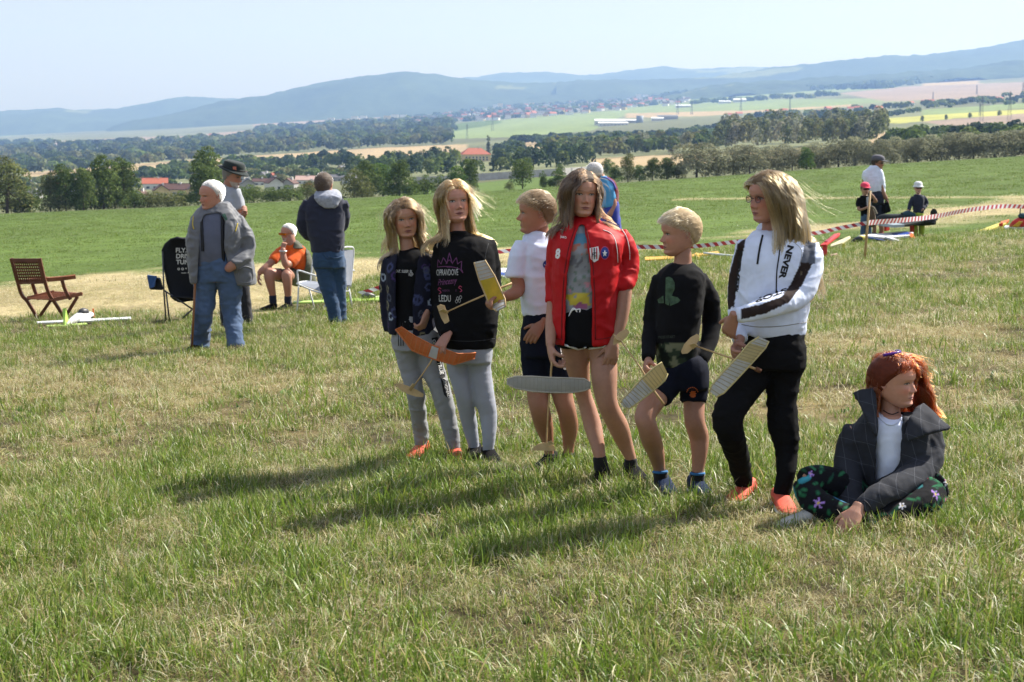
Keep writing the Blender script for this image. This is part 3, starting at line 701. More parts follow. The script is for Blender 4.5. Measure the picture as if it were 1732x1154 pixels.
for u, v, h, w in ((86, 332, 44, 22), (1560, 206, 10, 8), (1600, 203, 9, 7), (1640, 200, 9, 8), (1500, 209, 9, 8), (1690, 196, 9, 8)): tree('small dark tree standing alone in the far fields' if h < 20 else 'dark spruce in front of the village on the left', 'fir' if h > 20 else 'wood2', (u, v), h, w, group='small trees along the yellow field' if h < 20 else None)
# ------------------------------------------------------------------ village, manor, town, masts
M_WALLW = mat('white render', (.62, .61, .58), rough=.8, var=.12, scale=.8); M_WALLY = mat('cream render', (.58, .46, .25), rough=.8, var=.12, scale=.8); M_WALLG = mat('grey render', (.36, .35, .34), rough=.8, var=.12, scale=.8); M_WALLO = mat('orange render', (.52, .26, .10), rough=.8)
M_TILER = mat('red roof tile', (.34, .10, .055), rough=.75, var=.25, scale=3); M_TILEB = mat('brown roof tile', (.10, .052, .042), rough=.75, var=.25, scale=3); M_TILEG = mat('grey roof tile', (.12, .12, .13), rough=.7, var=.2, scale=3)
M_WIN = mat('window glass', (.035, .045, .06), rough=.15, spec=.6); M_FRAME = mat('window frame', (.6, .6, .58)); M_METAL = mat('bright metal roof', (.72, .74, .77), rough=.5)
def house(label, base, wpx, hpx, Y, wall, roof, turn=0.0, depth=.8, gable=True, rows=1, cols=3, name='house', cat='house', chim=1, hip=0.0, group=None):
    p = pix(base[0], base[1], Y); z = gz(p.x, Y); k = Y / F; w = wpx * k; eave = hpx * k; d = w * depth; rh = w * .34 if gable else w * .22
    o = empty(name, (p.x, p.y, z), label, cat, group); o.rotation_euler = (0, 0, turn)
    g = Geo(); g.box((0, 0, eave / 2 - 1), w, d, eave + 2)
    if not hip: g.add([(-w / 2, -d / 2 - .002, eave), (w / 2, -d / 2 - .002, eave), (0, -d / 2 - .002, eave + rh)], [(0, 1, 2)]) if gable else g.add([(-w / 2 - .002, -d / 2, eave), (-w / 2 - .002, d / 2, eave), (-w / 2 - .002, 0, eave + rh)], [(0, 2, 1)]); g.add([(w / 2 + .002, -d / 2, eave), (w / 2 + .002, d / 2, eave), (w / 2 + .002, 0, eave + rh)], [(0, 1, 2)]) if not gable else None
    g.obj('wall', wall, o)
    g = Geo(); ov = .5
    if gable:      # ridge runs away from the viewer
        for s in (-1, 1): g.bar((s * w / 4, -d / 2 - ov, eave + rh / 2 + .1), (s * w / 4, d / 2 + ov, eave + rh / 2 + .1), math.hypot(w / 2 + ov, rh), .22, up=(s * rh, 0, w / 2))
    elif hip:
        a, b = w / 2 + ov, d / 2 + ov; q = w / 2 * (1 - hip); g.add([(-a, -b, eave), (a, -b, eave), (a, b, eave), (-a, b, eave), (-q, 0, eave + rh), (q, 0, eave + rh)], [(0, 1, 5, 4), (1, 2, 5), (2, 3, 4, 5), (3, 0, 4), (3, 2, 1, 0)])
    else:
        for s in (-1, 1): g.bar((-w / 2 - ov, s * d / 4, eave + rh / 2 + .1), (w / 2 + ov, s * d / 4, eave + rh / 2 + .1), math.hypot(d / 2 + ov, rh), .22, up=(0, s * rh, d / 2))
    ro = g.obj('roof', roof, o)
    for c in range(chim): Geo().box((w * (.15 + .25 * c), 0 if not gable else d * .1, eave + rh * .9), .7, .7, 1.8).obj('chimney', M_WALLW, ro)
    for i in range(rows):
        for j in range(cols):
            x = (j + .5) / cols * w * .86 - w * .43; zz = eave * (.34 + .9 * i / max(rows, 1) * .62); ww = min(w / cols * .38, 1.6); hh = min(eave / rows * .40, 1.7)
            f = Geo().box((x, -d / 2 - .03, zz), ww + .25, .10, hh + .25).obj('window', M_FRAME, o); Geo().box((x, -d / 2 - .07, zz), ww, .06, hh).obj('pane', M_WIN, f)
    return o
VG = None
house('white gabled house with a dark roof in the left village', (463, 313), 26, 13, 560, M_WALLW, M_TILEB, turn=.5, rows=1, cols=2)
house('cream house with a brown roof, left of the old man', (272, 325), 26, 11, 540, M_WALLY, M_TILEB, turn=.35, cols=2)
house('long brown roofed house behind the old man', (300, 322), 40, 10, 570, M_WALLY, M_TILEB, gable=False, turn=-.1)
house('red roofed white house above the left hedge', (262, 302), 40, 9, 760, M_WALLW, M_TILER, gable=False, turn=.2)
house('small white house in the hedge left of the old man', (238, 326), 20, 7, 520, M_WALLW, M_TILEB, turn=-.3, cols=2)
house('cream gabled house right of the brown roofed house', (325, 321), 18, 10, 545, M_WALLY, M_TILEB, turn=.4, cols=2)
house('low dark roofed house at the left end of the village', (58, 326), 24, 8, 640, M_WALLG, M_TILEG, gable=False, cols=2)
house('grey house between the spruces on the left', (125, 316), 22, 8, 720, M_WALLG, M_TILEB, turn=.3, cols=2)
house('white house with a red roof in the far left village', (100, 306), 20, 6, 860, M_WALLW, M_TILER, gable=False, cols=2)
house('pale house on the far left of the village', (172, 306), 18, 6, 850, M_WALLW, M_TILEB, turn=.2, cols=2)
house('pale roofed house behind the standing hooded man', (517, 300), 30, 6, 700, M_WALLW, mat('pinkish roof', (.42, .28, .24)), gable=False)
house('dark roofed house right of the white gable', (490, 312), 24, 9, 590, M_WALLG, M_TILEB, turn=-.3, cols=2)
house('grey roofed white house right of the hooded man', (596, 306), 28, 7, 640, M_WALLW, M_TILEG, turn=-.5, cols=2)
house('low grey roofed house in the village centre', (570, 300), 22, 6, 720, M_WALLG, M_TILEG, gable=False, cols=2)
house('grey walled house behind the hat', (418, 314), 24, 12, 600, M_WALLG, M_TILEG, turn=.3, cols=2)
house('reddish house at the foot of the left hedge', (524, 322), 22, 8, 520, M_WALLO, M_TILEB, turn=.2, cols=2)
house('pale house deep in the village behind the seated man', (440, 300), 22, 6, 720, M_WALLW, M_TILEB, gable=False, cols=2)
house('small far house with a red roof beside the knoll', (375, 300), 18, 6, 800, M_WALLW, M_TILER, gable=False, cols=2)
house('cream manor with a big red hipped roof among dark trees', (803, 271), 48, 13, 1080, M_WALLY, M_TILER, gable=False, rows=2, cols=7, hip=.55, depth=.6, name='manor', cat='building', turn=.25)
house('long low shed at the edge of the valley wood', (1048, 263), 20, 4, 1150, M_WALLG, M_METAL, gable=False, cols=4, chim=0, name='shed', cat='building')
rv = np.random.default_rng(31)
for k in range(16):
    u = rv.uniform(15, 640); v = np.interp(u, [0, 300, 640], [322, 306, 298]) + rv.uniform(-6, 5); wi = rv.integers(3); ri = rv.integers(3)
    house('small %s house with a %s roof among the village trees' % (('white', 'cream', 'grey')[wi], ('red', 'brown', 'grey')[ri]), (u, v), rv.uniform(15, 22), rv.uniform(5, 8), gpix(u, v).y, (M_WALLW, M_WALLY, M_WALLG)[wi], (M_TILER, M_TILEB, M_TILEG)[ri], turn=rv.uniform(-.6, .6), gable=bool(rv.random() < .5), cols=2, group='small village houses, %s walls and %s roofs' % (('white', 'cream', 'grey')[wi], ('red', 'brown', 'grey')[ri]))
# pale concrete fence behind the second field
def wall_fence():
    o = empty('concrete_fence', gpix(880, 304), 'long pale concrete panel fence behind the second green field', 'fence'); org = o.location
    A = [gpix(u, v) for u, v in ((700, 311), (790, 307), (870, 302), (950, 297), (1000, 293))]
    pan = None; H = 2.4; n = 0
    for a, b in zip(A[:-1], A[1:]):
        m = max(2, int((b - a).length / 5.5)) 
        for k in range(m):
            p = a.lerp(b, k / m); q = a.lerp(b, (k + 1) / m); p.z = gz(p.x, p.y); q.z = gz(q.x, q.y); g = Geo(); g.bar(p + Vector((0, 0, H / 2)), q + Vector((0, 0, H / 2)), .12, H); g.obj('panel', M_FENCE, o, origin=org)
            g = Geo(); g.box(p + Vector((0, -.12, H / 2 + .1)), .25, .2, H + .2); g.obj('post', M_FENCE, o, origin=org)
M_FENCE = mat('weathered concrete', (.48, .46, .44), rough=.9, var=.2, scale=.6)
wall_fence()
# works with white halls
def hall(label, u0, u1, v, hpx, Y, roof=M_METAL, wall=M_WALLW):
    if Y > 4000: Y = gpix((u0 + u1) / 2, max(v, float(np.interp((u0 + u1) / 2, EU, EV)) - 136)).y
    a = pix(u0, v, Y); b = pix(u1, v, Y); z = gz((a.x + b.x) / 2, Y); w = b.x - a.x; h = hpx * Y / F; o = empty('factory_hall', ((a.x + b.x) / 2, Y, z), label, 'factory building', 'factory buildings in the middle of the valley')
    Geo().box((0, 0, h / 2 - 3), w, w * .5, h + 6).obj('wall', wall, o); g = Geo(); g.add([(-w / 2 - .5, -w * .25 - .5, h), (w / 2 + .5, -w * .25 - .5, h), (w / 2 + .5, w * .25 + .5, h + h * .5), (-w / 2 - .5, w * .25 + .5, h + h * .5), (-w / 2 - .5, -w * .25 - .5, h + .4), (w / 2 + .5, -w * .25 - .5, h + .4), (w / 2 + .5, w * .25 + .5, h * 1.5 + .4), (-w / 2 - .5, w * .25 + .5, h * 1.5 + .4)], [(3, 2, 1, 0), (4, 5, 6, 7), (0, 1, 5, 4), (2, 3, 7, 6), (1, 2, 6, 5), (3, 0, 4, 7)]); g.obj('roof', roof, o)
    n = 8
    for k in range(n): Geo().box(((k + .5) / n * w - w / 2, -w * .25 - .2, h * .35), w / n * .4, .4, h * .18).obj('window', M_WIN, o)
Yh = 3000
hall('largest white roofed factory hall in the valley', 1006, 1056, 213, 6, Yh); hall('low pale factory hall right of the largest', 1050, 1080, 213, 4, Yh + 30, wall=M_WALLG); hall('white factory hall in front of the largest', 1012, 1062, 217, 4, Yh - 150, roof=M_METAL, wall=M_WALLW); hall('white factory hall on the right of the works', 1102, 1122, 208, 4, Yh + 60); hall('grey factory hall at the right end of the works', 1112, 1146, 206, 5, Yh + 120, roof=M_TILEG, wall=M_WALLG)
p = pix(1082, 211, Yh - 20); p.z = gz(p.x, p.y); Geo().tube([p + Vector((0, 0, -3)), p + Vector((0, 0, 13))], 6.5, 16).obj('silo', mat('grey blue silo', (.28, .32, .38)), None, smooth=True); props(bpy.context.scene.objects['silo'], 'round grey blue silo between the factory halls', 'silo')
hall('pale hall beside the far grove on the left', 328, 345, 237, 2.5, 4300); hall('second pale hall beside the far grove on the left', 361, 376, 236, 2.5, 4300)
hall('white shed on the slope right of the town', 1143, 1168, 182, 3, 5200); hall('white hall among trees at the foot of the right slope', 1240, 1262, 173, 4, 5200); hall('small white hall left of the one among trees', 1216, 1236, 175, 3, 5200)
# the town: rows of small houses, one object each
def town():
    r = np.random.default_rng(5); me = {}
    def hm(wall, roof, key, tall):
        if key in me: return me[key]
        g = Geo(); h = 14 if tall else 5
        g.box((0, 0, h / 2 - 3), 1, .8, h + 6, mi=0); 
        if not tall: g.add([(-.55, -.45, h), (.55, -.45, h), (.55, .45, h), (-.55, .45, h), (-.55, 0, h + 4), (.55, 0, h + 4)], [(0, 1, 5, 4), (2, 3, 4, 5), (1, 2, 5), (3, 0, 4)], 1)
        else: g.add([(-.52, -.42, h + .2), (.52, -.42, h + .2), (.52, .42, h + .2), (-.52, .42, h + .2)], [(0, 1, 2, 3)], 1)
        me[key] = mesh_from('town_house', g.v, g.f, [wall, roof], midx=g.m); return me[key]
    M_TOWN = mat('bright white render', (.80, .80, .78)); walls = [M_TOWN, M_TOWN, M_WALLY, M_TOWN]; roofs = [M_TILER, M_TILEB, M_TILEG, M_TILEG]; names = ['white', 'white', 'cream', 'white']; rn = ['red', 'brown', 'grey', 'grey']
    n = 0
    while n < 300:
        u = r.uniform(700, 1165); top = np.interp(u, [700, 780, 900, 1000, 1165], [205, 186, 172, 166, 160]); bot = np.interp(u, [700, 780, 860, 1000, 1165], [212, 208, 203, 192, 176])
        v = max(top + (bot - top) * r.random() ** .8, float(np.interp(u, EU, EV)) - 139)
        p = gpix(u, v); i = r.integers(4); j = r.integers(4)
        o = link('town_house', hm(walls[i], roofs[j], (i, j, 0), False), None, p); k = r.uniform(12, 22); o.scale = (k, k, r.uniform(1.0, 2.0)); o.rotation_euler = (0, 0, r.uniform(-.7, .7))
        props(o, '%s walled town house with a %s roof among the houses of the distant town' % (names[i], rn[j]), 'house', 'town houses, %s walls and %s roofs' % (names[i], rn[j])); n += 1
    for u, v, c in [(a, max(b, float(np.interp(a, EU, EV)) - 139), c_) for a, b, c_ in ((585, 209, 3), (600, 208, 0), (615, 207, 0), (655, 206, 1), (668, 205, 0), (682, 204, 0), (697, 207, 2), (1080, 168, 0), (1092, 166, 0), (1122, 166, 1), (1150, 166, 0), (900, 181, 1), (838, 186, 0), (846, 184, 1), (560, 212, 0))]:
        p = gpix(u, v); o = link('apartment_block', hm([M_WALLW, M_WALLY, M_WALLO, M_WALLY][c], M_TILEG, ('t', c), True), None, p); o.scale = (26, 18, r.uniform(1.2, 2.0)); props(o, '%s apartment block in the distant town' % ['white', 'cream', 'orange', 'cream'][c], 'building', '%s apartment blocks of the town' % ['white', 'cream', 'orange', 'cream'][c])
    for u, v in ((1300, 192), (1326, 190), (1400, 187), (1410, 190), (1440, 188), (1452, 187), (1486, 187), (1540, 178), (1564, 176), (1574, 175), (1640, 172), (1656, 172), (1690, 171), (1250, 196), (1232, 198), (1380, 194)):
        p = gpix(u, v); i = r.integers(4); o = link('town_house', hm(walls[i], M_TILER, (i, 0, 0), False), None, p); o.scale = (12, 10, .8); o.rotation_euler = (0, 0, r.uniform(-.7, .7)); props(o, '%s walled house with a red roof in the hamlet on the right' % names[i], 'house', 'hamlet houses with %s walls' % names[i])
    for u, v in ((360, 232), (364, 240), (318, 238), (266, 243), (270, 240), (278, 241), (342, 240), (352, 239)):
        p = gpix(u, v); o = link('town_house', hm(M_WALLO, M_TILER, (9, 0, 0), False), None, p); o.scale = (22, 14, 1.2); props(o, 'red roofed far house beside the wood on the left', 'house', 'far red roofed houses on the left')
town()
M_MAST = mat('galvanised steel', (.10, .11, .12), rough=.5, metal=.3)
def pylon(u, v, hpx, i):
    p = gpix(u, v); h = hpx * p.y / F; g = Geo(); b = h * .07; t = max(.08, .00010 * p.y)
    for sx in (-1, 1):
        for sy in (-1, 1): g.bar((sx * b, sy * b, -1), (sx * b * .15, sy * b * .15, h), t, t)
    for k in range(5):
        z = h * k / 5; w = b * (1 - .85 * k / 5); w2 = b * (1 - .85 * (k + 1) / 5)
        g.bar((-w, -w, z), (w2, -w2, h * (k + 1) / 5), t * .7, t * .7); g.bar((w, -w, z), (-w2, -w2, h * (k + 1) / 5), t * .7, t * .7)
    m = link('power_pylon', None, None, p) if False else None
    o = empty('power_pylon', p, 'lattice power pylon, %s from the left among those across the valley' % ORD[i], 'pylon', 'power pylons across the valley'); g.obj('tower', M_MAST, o)
    for k, z in enumerate((.80, .90)):
        q = Geo(); q.bar((-h * .13, 0, h * z), (h * .13, 0, h * z), t, t); q.obj('crossarm', M_MAST, o)
for i, (u, v, h) in enumerate(sorted(((833, 222, 30), (790, 236, 26), (1146, 194, 26), (1170, 194, 24), (1253, 188, 24), (1336, 186, 20), (1490, 224, 30), (1660, 208, 44), (1707, 206, 50), (1578, 170, 14), (1652, 160, 16), (1730, 164, 24), (1657, 196, 22)))): pylon(u, v, h, i)
# ------------------------------------------------------------------ people: engine
def remesh(V, Fc, voxel, smooth_it=2):
    me = bpy.data.meshes.new('tmp'); me.from_pydata([tuple(v) for v in V], [], Fc); me.update()
    bm = bmesh.new(); bm.from_mesh(me); bmesh.ops.recalc_face_normals(bm, faces=bm.faces); bm.to_mesh(me); bm.free()
    o = bpy.data.objects.new('tmp', me); COL.objects.link(o)
    m = o.modifiers.new('r', 'REMESH'); m.mode = 'VOXEL'; m.voxel_size = voxel; m.adaptivity = 0
    dg = bpy.context.evaluated_depsgraph_get(); e = o.evaluated_get(dg); r = bpy.data.meshes.new_from_object(e)
    n = len(r.vertices); P = np.empty(n * 3); r.vertices.foreach_get('co', P); P = P.reshape(-1, 3)
    nl = len(r.loops); lv = np.empty(nl, np.int32); r.loops.foreach_get('vertex_index', lv)
    ls = np.empty(len(r.polygons), np.int32); r.polygons.foreach_get('loop_start', ls)
    lt = np.empty(len(r.polygons), np.int32); r.polygons.foreach_get('loop_total', lt)
    if (lt == 4).all(): Q = lv.reshape(-1, 4)
    else: Q = [tuple(lv[a:a + b]) for a, b in zip(ls, lt)]
    bpy.data.objects.remove(o); bpy.data.meshes.remove(me); bpy.data.meshes.remove(r)
    if not isinstance(Q, np.ndarray):
        Q = np.array([q if len(q) == 4 else (q[0], q[1], q[2], q[2]) for q in Q], np.int32)
    P = relax(P, Q, smooth_it)
    return P, Q
def edges_of(Q):
    E = np.vstack([np.c_[Q[:, i], Q[:, (i + 1) % Q.shape[1]]] for i in range(Q.shape[1])]); E = E[E[:, 0] != E[:, 1]]
    E.sort(axis=1); return np.unique(E, axis=0)
def relax(P, Q, it, lam=0.5):
    if it <= 0: return P
    E = edges_of(Q); n = len(P); deg = np.bincount(E.ravel(), minlength=n).astype(float); deg[deg == 0] = 1
    for _ in range(it):
        acc = np.empty_like(P)
        for k in range(3): acc[:, k] = np.bincount(E[:, 0], P[E[:, 1], k], n) + np.bincount(E[:, 1], P[E[:, 0], k], n)
        P = P * (1 - lam) + acc / deg[:, None] * lam
    return P
def vnormals(P, Q):
    a = P[Q[:, 2]] - P[Q[:, 0]]; b = P[Q[:, 3 % Q.shape[1]]] - P[Q[:, 1]]
    n = np.cross(a, b); N = np.zeros_like(P)
    for k in range(Q.shape[1]):
        for c in range(3): N[:, c] += np.bincount(Q[:, k], n[:, c], len(P))
    L = np.linalg.norm(N, axis=1, keepdims=True); L[L == 0] = 1
    return N / L

def flip(Q):
    q = Q[:, ::-1].copy(); tri = Q[:, 2] == Q[:, 3]; q[tri] = Q[tri][:, [0, 2, 1, 1]]; return q
SKIN = {}
def skin_mat(key='skin'):
    if key not in SKIN:
        SKIN[key] = mat('skin', attr='tint', rough=0.5, var=0.06, scale=60, bump=0.12, bscale=500, spec=0.35, sss=0.12)
    return SKIN[key]
def head_mesh(H, tone, lip, brow, nose=1.0, jaw=1.06, width=1.045, cheek=1.0, squint=0.7, smile=0.0, mouth_open=0.0, iris=(.028, .030, .032), browv=1.0, male=0.0,
              beard=None, old=0.0, na=112, nz=116):
    zi = [0, .04, .08, .14, .20, .26, .30, .40, .48, .56, .65, .75, .85, .93, .98, 1.0]
    yf = [.27, .335, .365, .345, .362, .365, .362, .362, .358, .395, .40, .37, .29, .18, .06, -.03]
    zb = [0, .04, .10, .2, .3, .4, .5, .6, .7, .8, .9, .97, 1.0]
    yb = [.12, .02, -.12, -.26, -.36, -.42, -.455, -.465, -.45, -.40, -.29, -.15, -.03]
    wz = [0, .04, .10, .2, .3, .4, .5, .6, .7, .8, .9, .97, 1.0]
    ww = [.085, .14, .195, .25, .285, .305, .318, .328, .326, .295, .215, .115, .0]
    zz = np.sort(np.concatenate([1 - np.cos(np.linspace(0, 0.25, 6)) * 1.0, np.linspace(.012, .62, int(nz * .72)), np.linspace(.63, .985, int(nz * .24)), [.992, .997]]))
    zz = np.unique(np.clip(zz, 0.0, .998))
    # angles: denser over the face (front = 0)
    t = np.linspace(-1, 1, na, endpoint=False); th = math.pi * (0.55 * t + 0.45 * t ** 3)
    Z, TH = np.meshgrid(zz, th, indexing='ij')
    f = np.interp(Z, zi, yf); b = np.interp(Z, zb, yb); w = np.interp(Z, wz, ww) * width
    w = w * (1 + (jaw - 1) * np.clip((.34 - Z) / .25, 0, 1))
    yc = np.interp(Z, [0, .1, .2, .35, .6, 1], [.2, .10, .03, -.02, -.04, -.03])
    c, s = np.cos(TH), np.sin(TH)
    n1 = 2.25
    X = w * np.sign(s) * np.abs(s) ** (2 / n1)
    Yy = np.where(c > 0, yc + (f - yc) * np.abs(c) ** (2 / n1), yc - (yc - b) * np.abs(c))
    G = lambda x, z, sx, sz: np.exp(-((X - x) / sx) ** 2 - ((Z - z) / sz) ** 2)
    fr = np.clip(c, 0, 1) ** 0.5
    D = 0
    nzp = np.interp(Z, [.285, .300, .315, .345, .37, .40, .45, .50, .54], [0, .022, .07, .108, .092, .066, .036, .010, 0])
    nsx = np.interp(Z, [.30, .345, .42, .5], [.048, .045, .034, .030])
    D = D + nose * nzp * np.exp(-(X / nsx) ** 2)
    for sg in (-1, 1):
        D = D + nose * .036 * G(sg * .052, .322, .026, .026) - .016 * G(sg * .030, .304, .014, .008)
        D = D - (.026 + .012 * male) * G(sg * .135, .495, .070, .045) + .019 * G(sg * .140, .490, .050, .026) + (.003 + .020 * male) * G(sg * .13, .565, .10, .024)
        D = D + .030 * cheek * G(sg * .165, .35, .085, .085) - .012 * G(sg * .10, .28, .03, .05)
        D = D + .010 * smile * G(sg * .13, .25, .05, .05)
        D = D - .006 * old * G(sg * .10, .27, .016, .06) - .006 * old * G(sg * .15, .455, .05, .010)
    mz = .200 + smile * .5 * X ** 2
    D = D + .020 * np.exp(-(X / .075) ** 2 - ((Z - mz - .020) / .019) ** 2) + .026 * np.exp(-(X / .065) ** 2 - ((Z - mz + .022) / .018) ** 2)
    D = D - (.018 + .03 * mouth_open) * np.exp(-(X / .085) ** 2 - ((Z - mz) / (.0075 + .012 * mouth_open)) ** 2)
    D = D + .016 * G(0, .07, .07, .045)
    Yy = Yy + D * fr
    tone = np.array(tone) * (1.22, 1.20, 1.20); C = np.empty(X.shape + (3,)); C[:] = tone
    rosy = np.array(lip) * .5 + np.array(tone) * .5
    def paint(mask, col, a=1.0):
        m = np.clip(mask, 0, 1)[..., None] * a * (c > 0.05)[..., None]; C[:] = C * (1 - m) + np.array(col) * m
    for sg in (-1, 1):
        paint(G(sg * .18, .35, .075, .065), np.array(tone) * (1.12, .80, .76), .75)
    paint(G(0, .34, .05, .03), np.array(tone) * (1.1, .82, .78), .6)
    lipm = ((np.abs(X) < .095) & (np.abs(Z - mz) < .034 * (1 - (np.abs(X) / .095) ** 1.6) + .002)).astype(float)
    paint(lipm, lip, .9)
    paint(np.exp(-(X / .085) ** 4 - ((Z - mz) / (.006 + .010 * mouth_open)) ** 2), (.07, .028, .025), .7)
    for sg in (-1, 1):
        ex, ez = sg * .138, .492
        q = (X - ex) / .062
        hh = .031 * squint * np.sqrt(np.clip(1 - q ** 2, 0, 1))
        eye = ((np.abs(q) < 1) & (np.abs(Z - ez) < hh)).astype(float)
        paint(eye, (.36, .33, .31))
        ir = ((X - ex + .0) ** 2 + (Z - ez - .002) ** 2 < .020 ** 2).astype(float) * eye
        paint(ir, iris); paint(((X - ex) ** 2 + (Z - ez - .002) ** 2 < .0105 ** 2).astype(float) * eye, (.01, .01, .01))
        lash = ((np.abs(q) < 1.12) & (np.abs(Z - ez - hh - .004) < .010)).astype(float)
        paint(lash, (.03, .018, .014), .95)
        paint(((np.abs(q) < .95) & (np.abs(Z - ez + hh + .003) < .0045)).astype(float), np.array(tone) * .45, .6)
        bz = .562 + .012 * np.cos((np.abs(X) - .14) / .1 * 1.3)
        paint(np.exp(-((np.abs(X) * 1.0 - .145) / .085) ** 4 - ((Z - bz) / .013) ** 2) * (X * sg > 0), brow, .75 * browv)
        paint(G(sg * .030, .303, .014, .008), (.10, .03, .025), .8)
    if beard is not None:
        bm_ = np.clip((.30 - Z) / .05, 0, 1) * np.clip((np.abs(TH) < 1.9), 0, 1) * (1 - lipm)
        paint(bm_, beard, .75)
    nr = len(zz)
    V = np.stack([X, Yy, Z], -1).reshape(-1, 3); CC = C.reshape(-1, 3)
    V = np.vstack([V, [[0, .19, -0.004]], [[0, -.03, 1.0]]]); CC = np.vstack([CC, [tone], [tone]])
    idx = np.arange(nr * na).reshape(nr, na); nx = np.roll(idx, -1, 1)
    Q = np.stack([idx[:-1], idx[1:], nx[1:], nx[:-1]], -1).reshape(-1, 4)
    bot = np.stack([np.full(na, nr * na), idx[0], nx[0], nx[0]], -1); top = np.stack([np.full(na, nr * na + 1), nx[-1], idx[-1], idx[-1]], -1)
    Q = np.vstack([Q, bot, top])
    # ears
    Vs = [V]; Qs = [Q]; Cs = [CC]; base = len(V)
    for sg in (-1, 1):
        m, k = 18, 12
        a, bb = np.meshgrid(np.linspace(0, 2 * math.pi, m, endpoint=False), np.linspace(0, 1, k), indexing='xy')
        ez = np.sin(a) * bb * (.095 - .02 * (np.sin(a) < 0)); ey = np.cos(a) * bb * .055 * (1 + .25 * np.sin(a))
        ex = .020 + .020 * np.exp(-((bb - .82) / .16) ** 2) - .018 * np.exp(-(bb / .45) ** 2) - .035 * np.clip(bb - .88, 0, 1) / .12
        yy = -.035 + ey - .25 * ez * 0; xx = .318 * width * .965 + ex - ey * .45
        P = np.stack([sg * xx, yy - ez * .12 - .01, .455 + ez], -1).reshape(-1, 3)
        ii = np.arange(m * k).reshape(k, m); jj = np.roll(ii, -1, 1)
        q = np.stack([ii[:-1], ii[1:], jj[1:], jj[:-1]], -1).reshape(-1, 4)
        if sg < 0: q = q[:, ::-1]
        Vs.append(P); Qs.append(q + base); Cs.append(np.tile(np.array(tone) * .75 + np.array(lip) * .25, (len(P), 1))); base += len(P)
    return np.vstack(Vs) * H, np.vstack(Qs), np.vstack(Cs)

def hand_parts(wrist, d, pn, L, side, curl=(.5, .5, .5, .5), bend1=None, thumb=0.5, spread=0.06):
    """closed tubes of one hand. d: direction wrist->fingers, pn: palm normal, side +1/-1: on which side of (d x pn) the thumb sits"""
    d = Vector(d).normalized(); pn = Vector(pn); pn = (pn - d * pn.dot(d)).normalized(); a = d.cross(pn) * side     # a points to the thumb side
    out = []
    def ring_loft(secs, n=12):
        v = []; f = []
        for (p, ax, nx, hw, ht) in secs:
            for k in range(n):
                w = 2 * math.pi * k / n; v.append(p + ax * (math.cos(w) * hw) + nx * (math.sin(w) * ht))
        for i in range(len(secs) - 1):
            for k in range(n): f.append((i * n + k, i * n + (k + 1) % n, (i + 1) * n + (k + 1) % n, (i + 1) * n + k))
        f.append(tuple(range(n - 1, -1, -1))); f.append(tuple((len(secs) - 1) * n + k for k in range(n)))
        return v, f
    W = Vector(wrist)
    out.append(ring_loft([(W - d * .12 * L, a, pn, .135 * L, .115 * L), (W, a, pn, .140 * L, .11 * L), (W + d * .14 * L, a, pn, .185 * L, .115 * L), (W + d * .33 * L, a, pn, .215 * L, .095 * L), (W + d * .47 * L, a, pn, .215 * L, .072 * L), (W + d * .52 * L, a, pn, .19 * L, .05 * L)]))
    for j, (off, ln) in enumerate(((.160, .40), (.055, .45), (-.055, .42), (-.158, .33))):
        p = W + d * (.40 * L) + a * (off * L); ang = 0.12; q = [p]; cd = (d + a * (off * spread * 6)).normalized(); rr = [.062 * L]
        b1 = curl[j] if bend1 is None else bend1[j]
        for m_, (fr, cu) in enumerate(((.28, 0.0), (.42, b1), (.30, curl[j] * 1.15), (.20, curl[j] * .75))):
            ang += cu; dd = cd * math.cos(ang) + pn * math.sin(ang); p = p + dd * (ln * L * fr * (1.0 if m_ else .9)); q.append(p); rr.append((.060, .054, .050, .043)[m_] * L)
        q.append(q[-1] + dd * (.03 * L)); rr.append(.022 * L)
        out.append(tube_rings(q, rr, 9))
    td = (d * math.cos(.75) + a * math.sin(.75)).normalized(); p = W + d * (.10 * L) + a * (.10 * L) + pn * (.03 * L); q = [p]; rr = [.075 * L]
    ang = thumb * .5
    for m_, ln in enumerate((.20, .16, .13)):
        dd = (td * math.cos(ang) + (pn * .75 - a * .55).normalized() * math.sin(ang)).normalized(); p = p + dd * (ln * L); q.append(p); rr.append((.070, .058, .048)[m_] * L); ang += thumb * .7
    q.append(q[-1] + dd * .03 * L); rr.append(.024 * L)
    out.append(tube_rings(q, rr, 9))
    return out

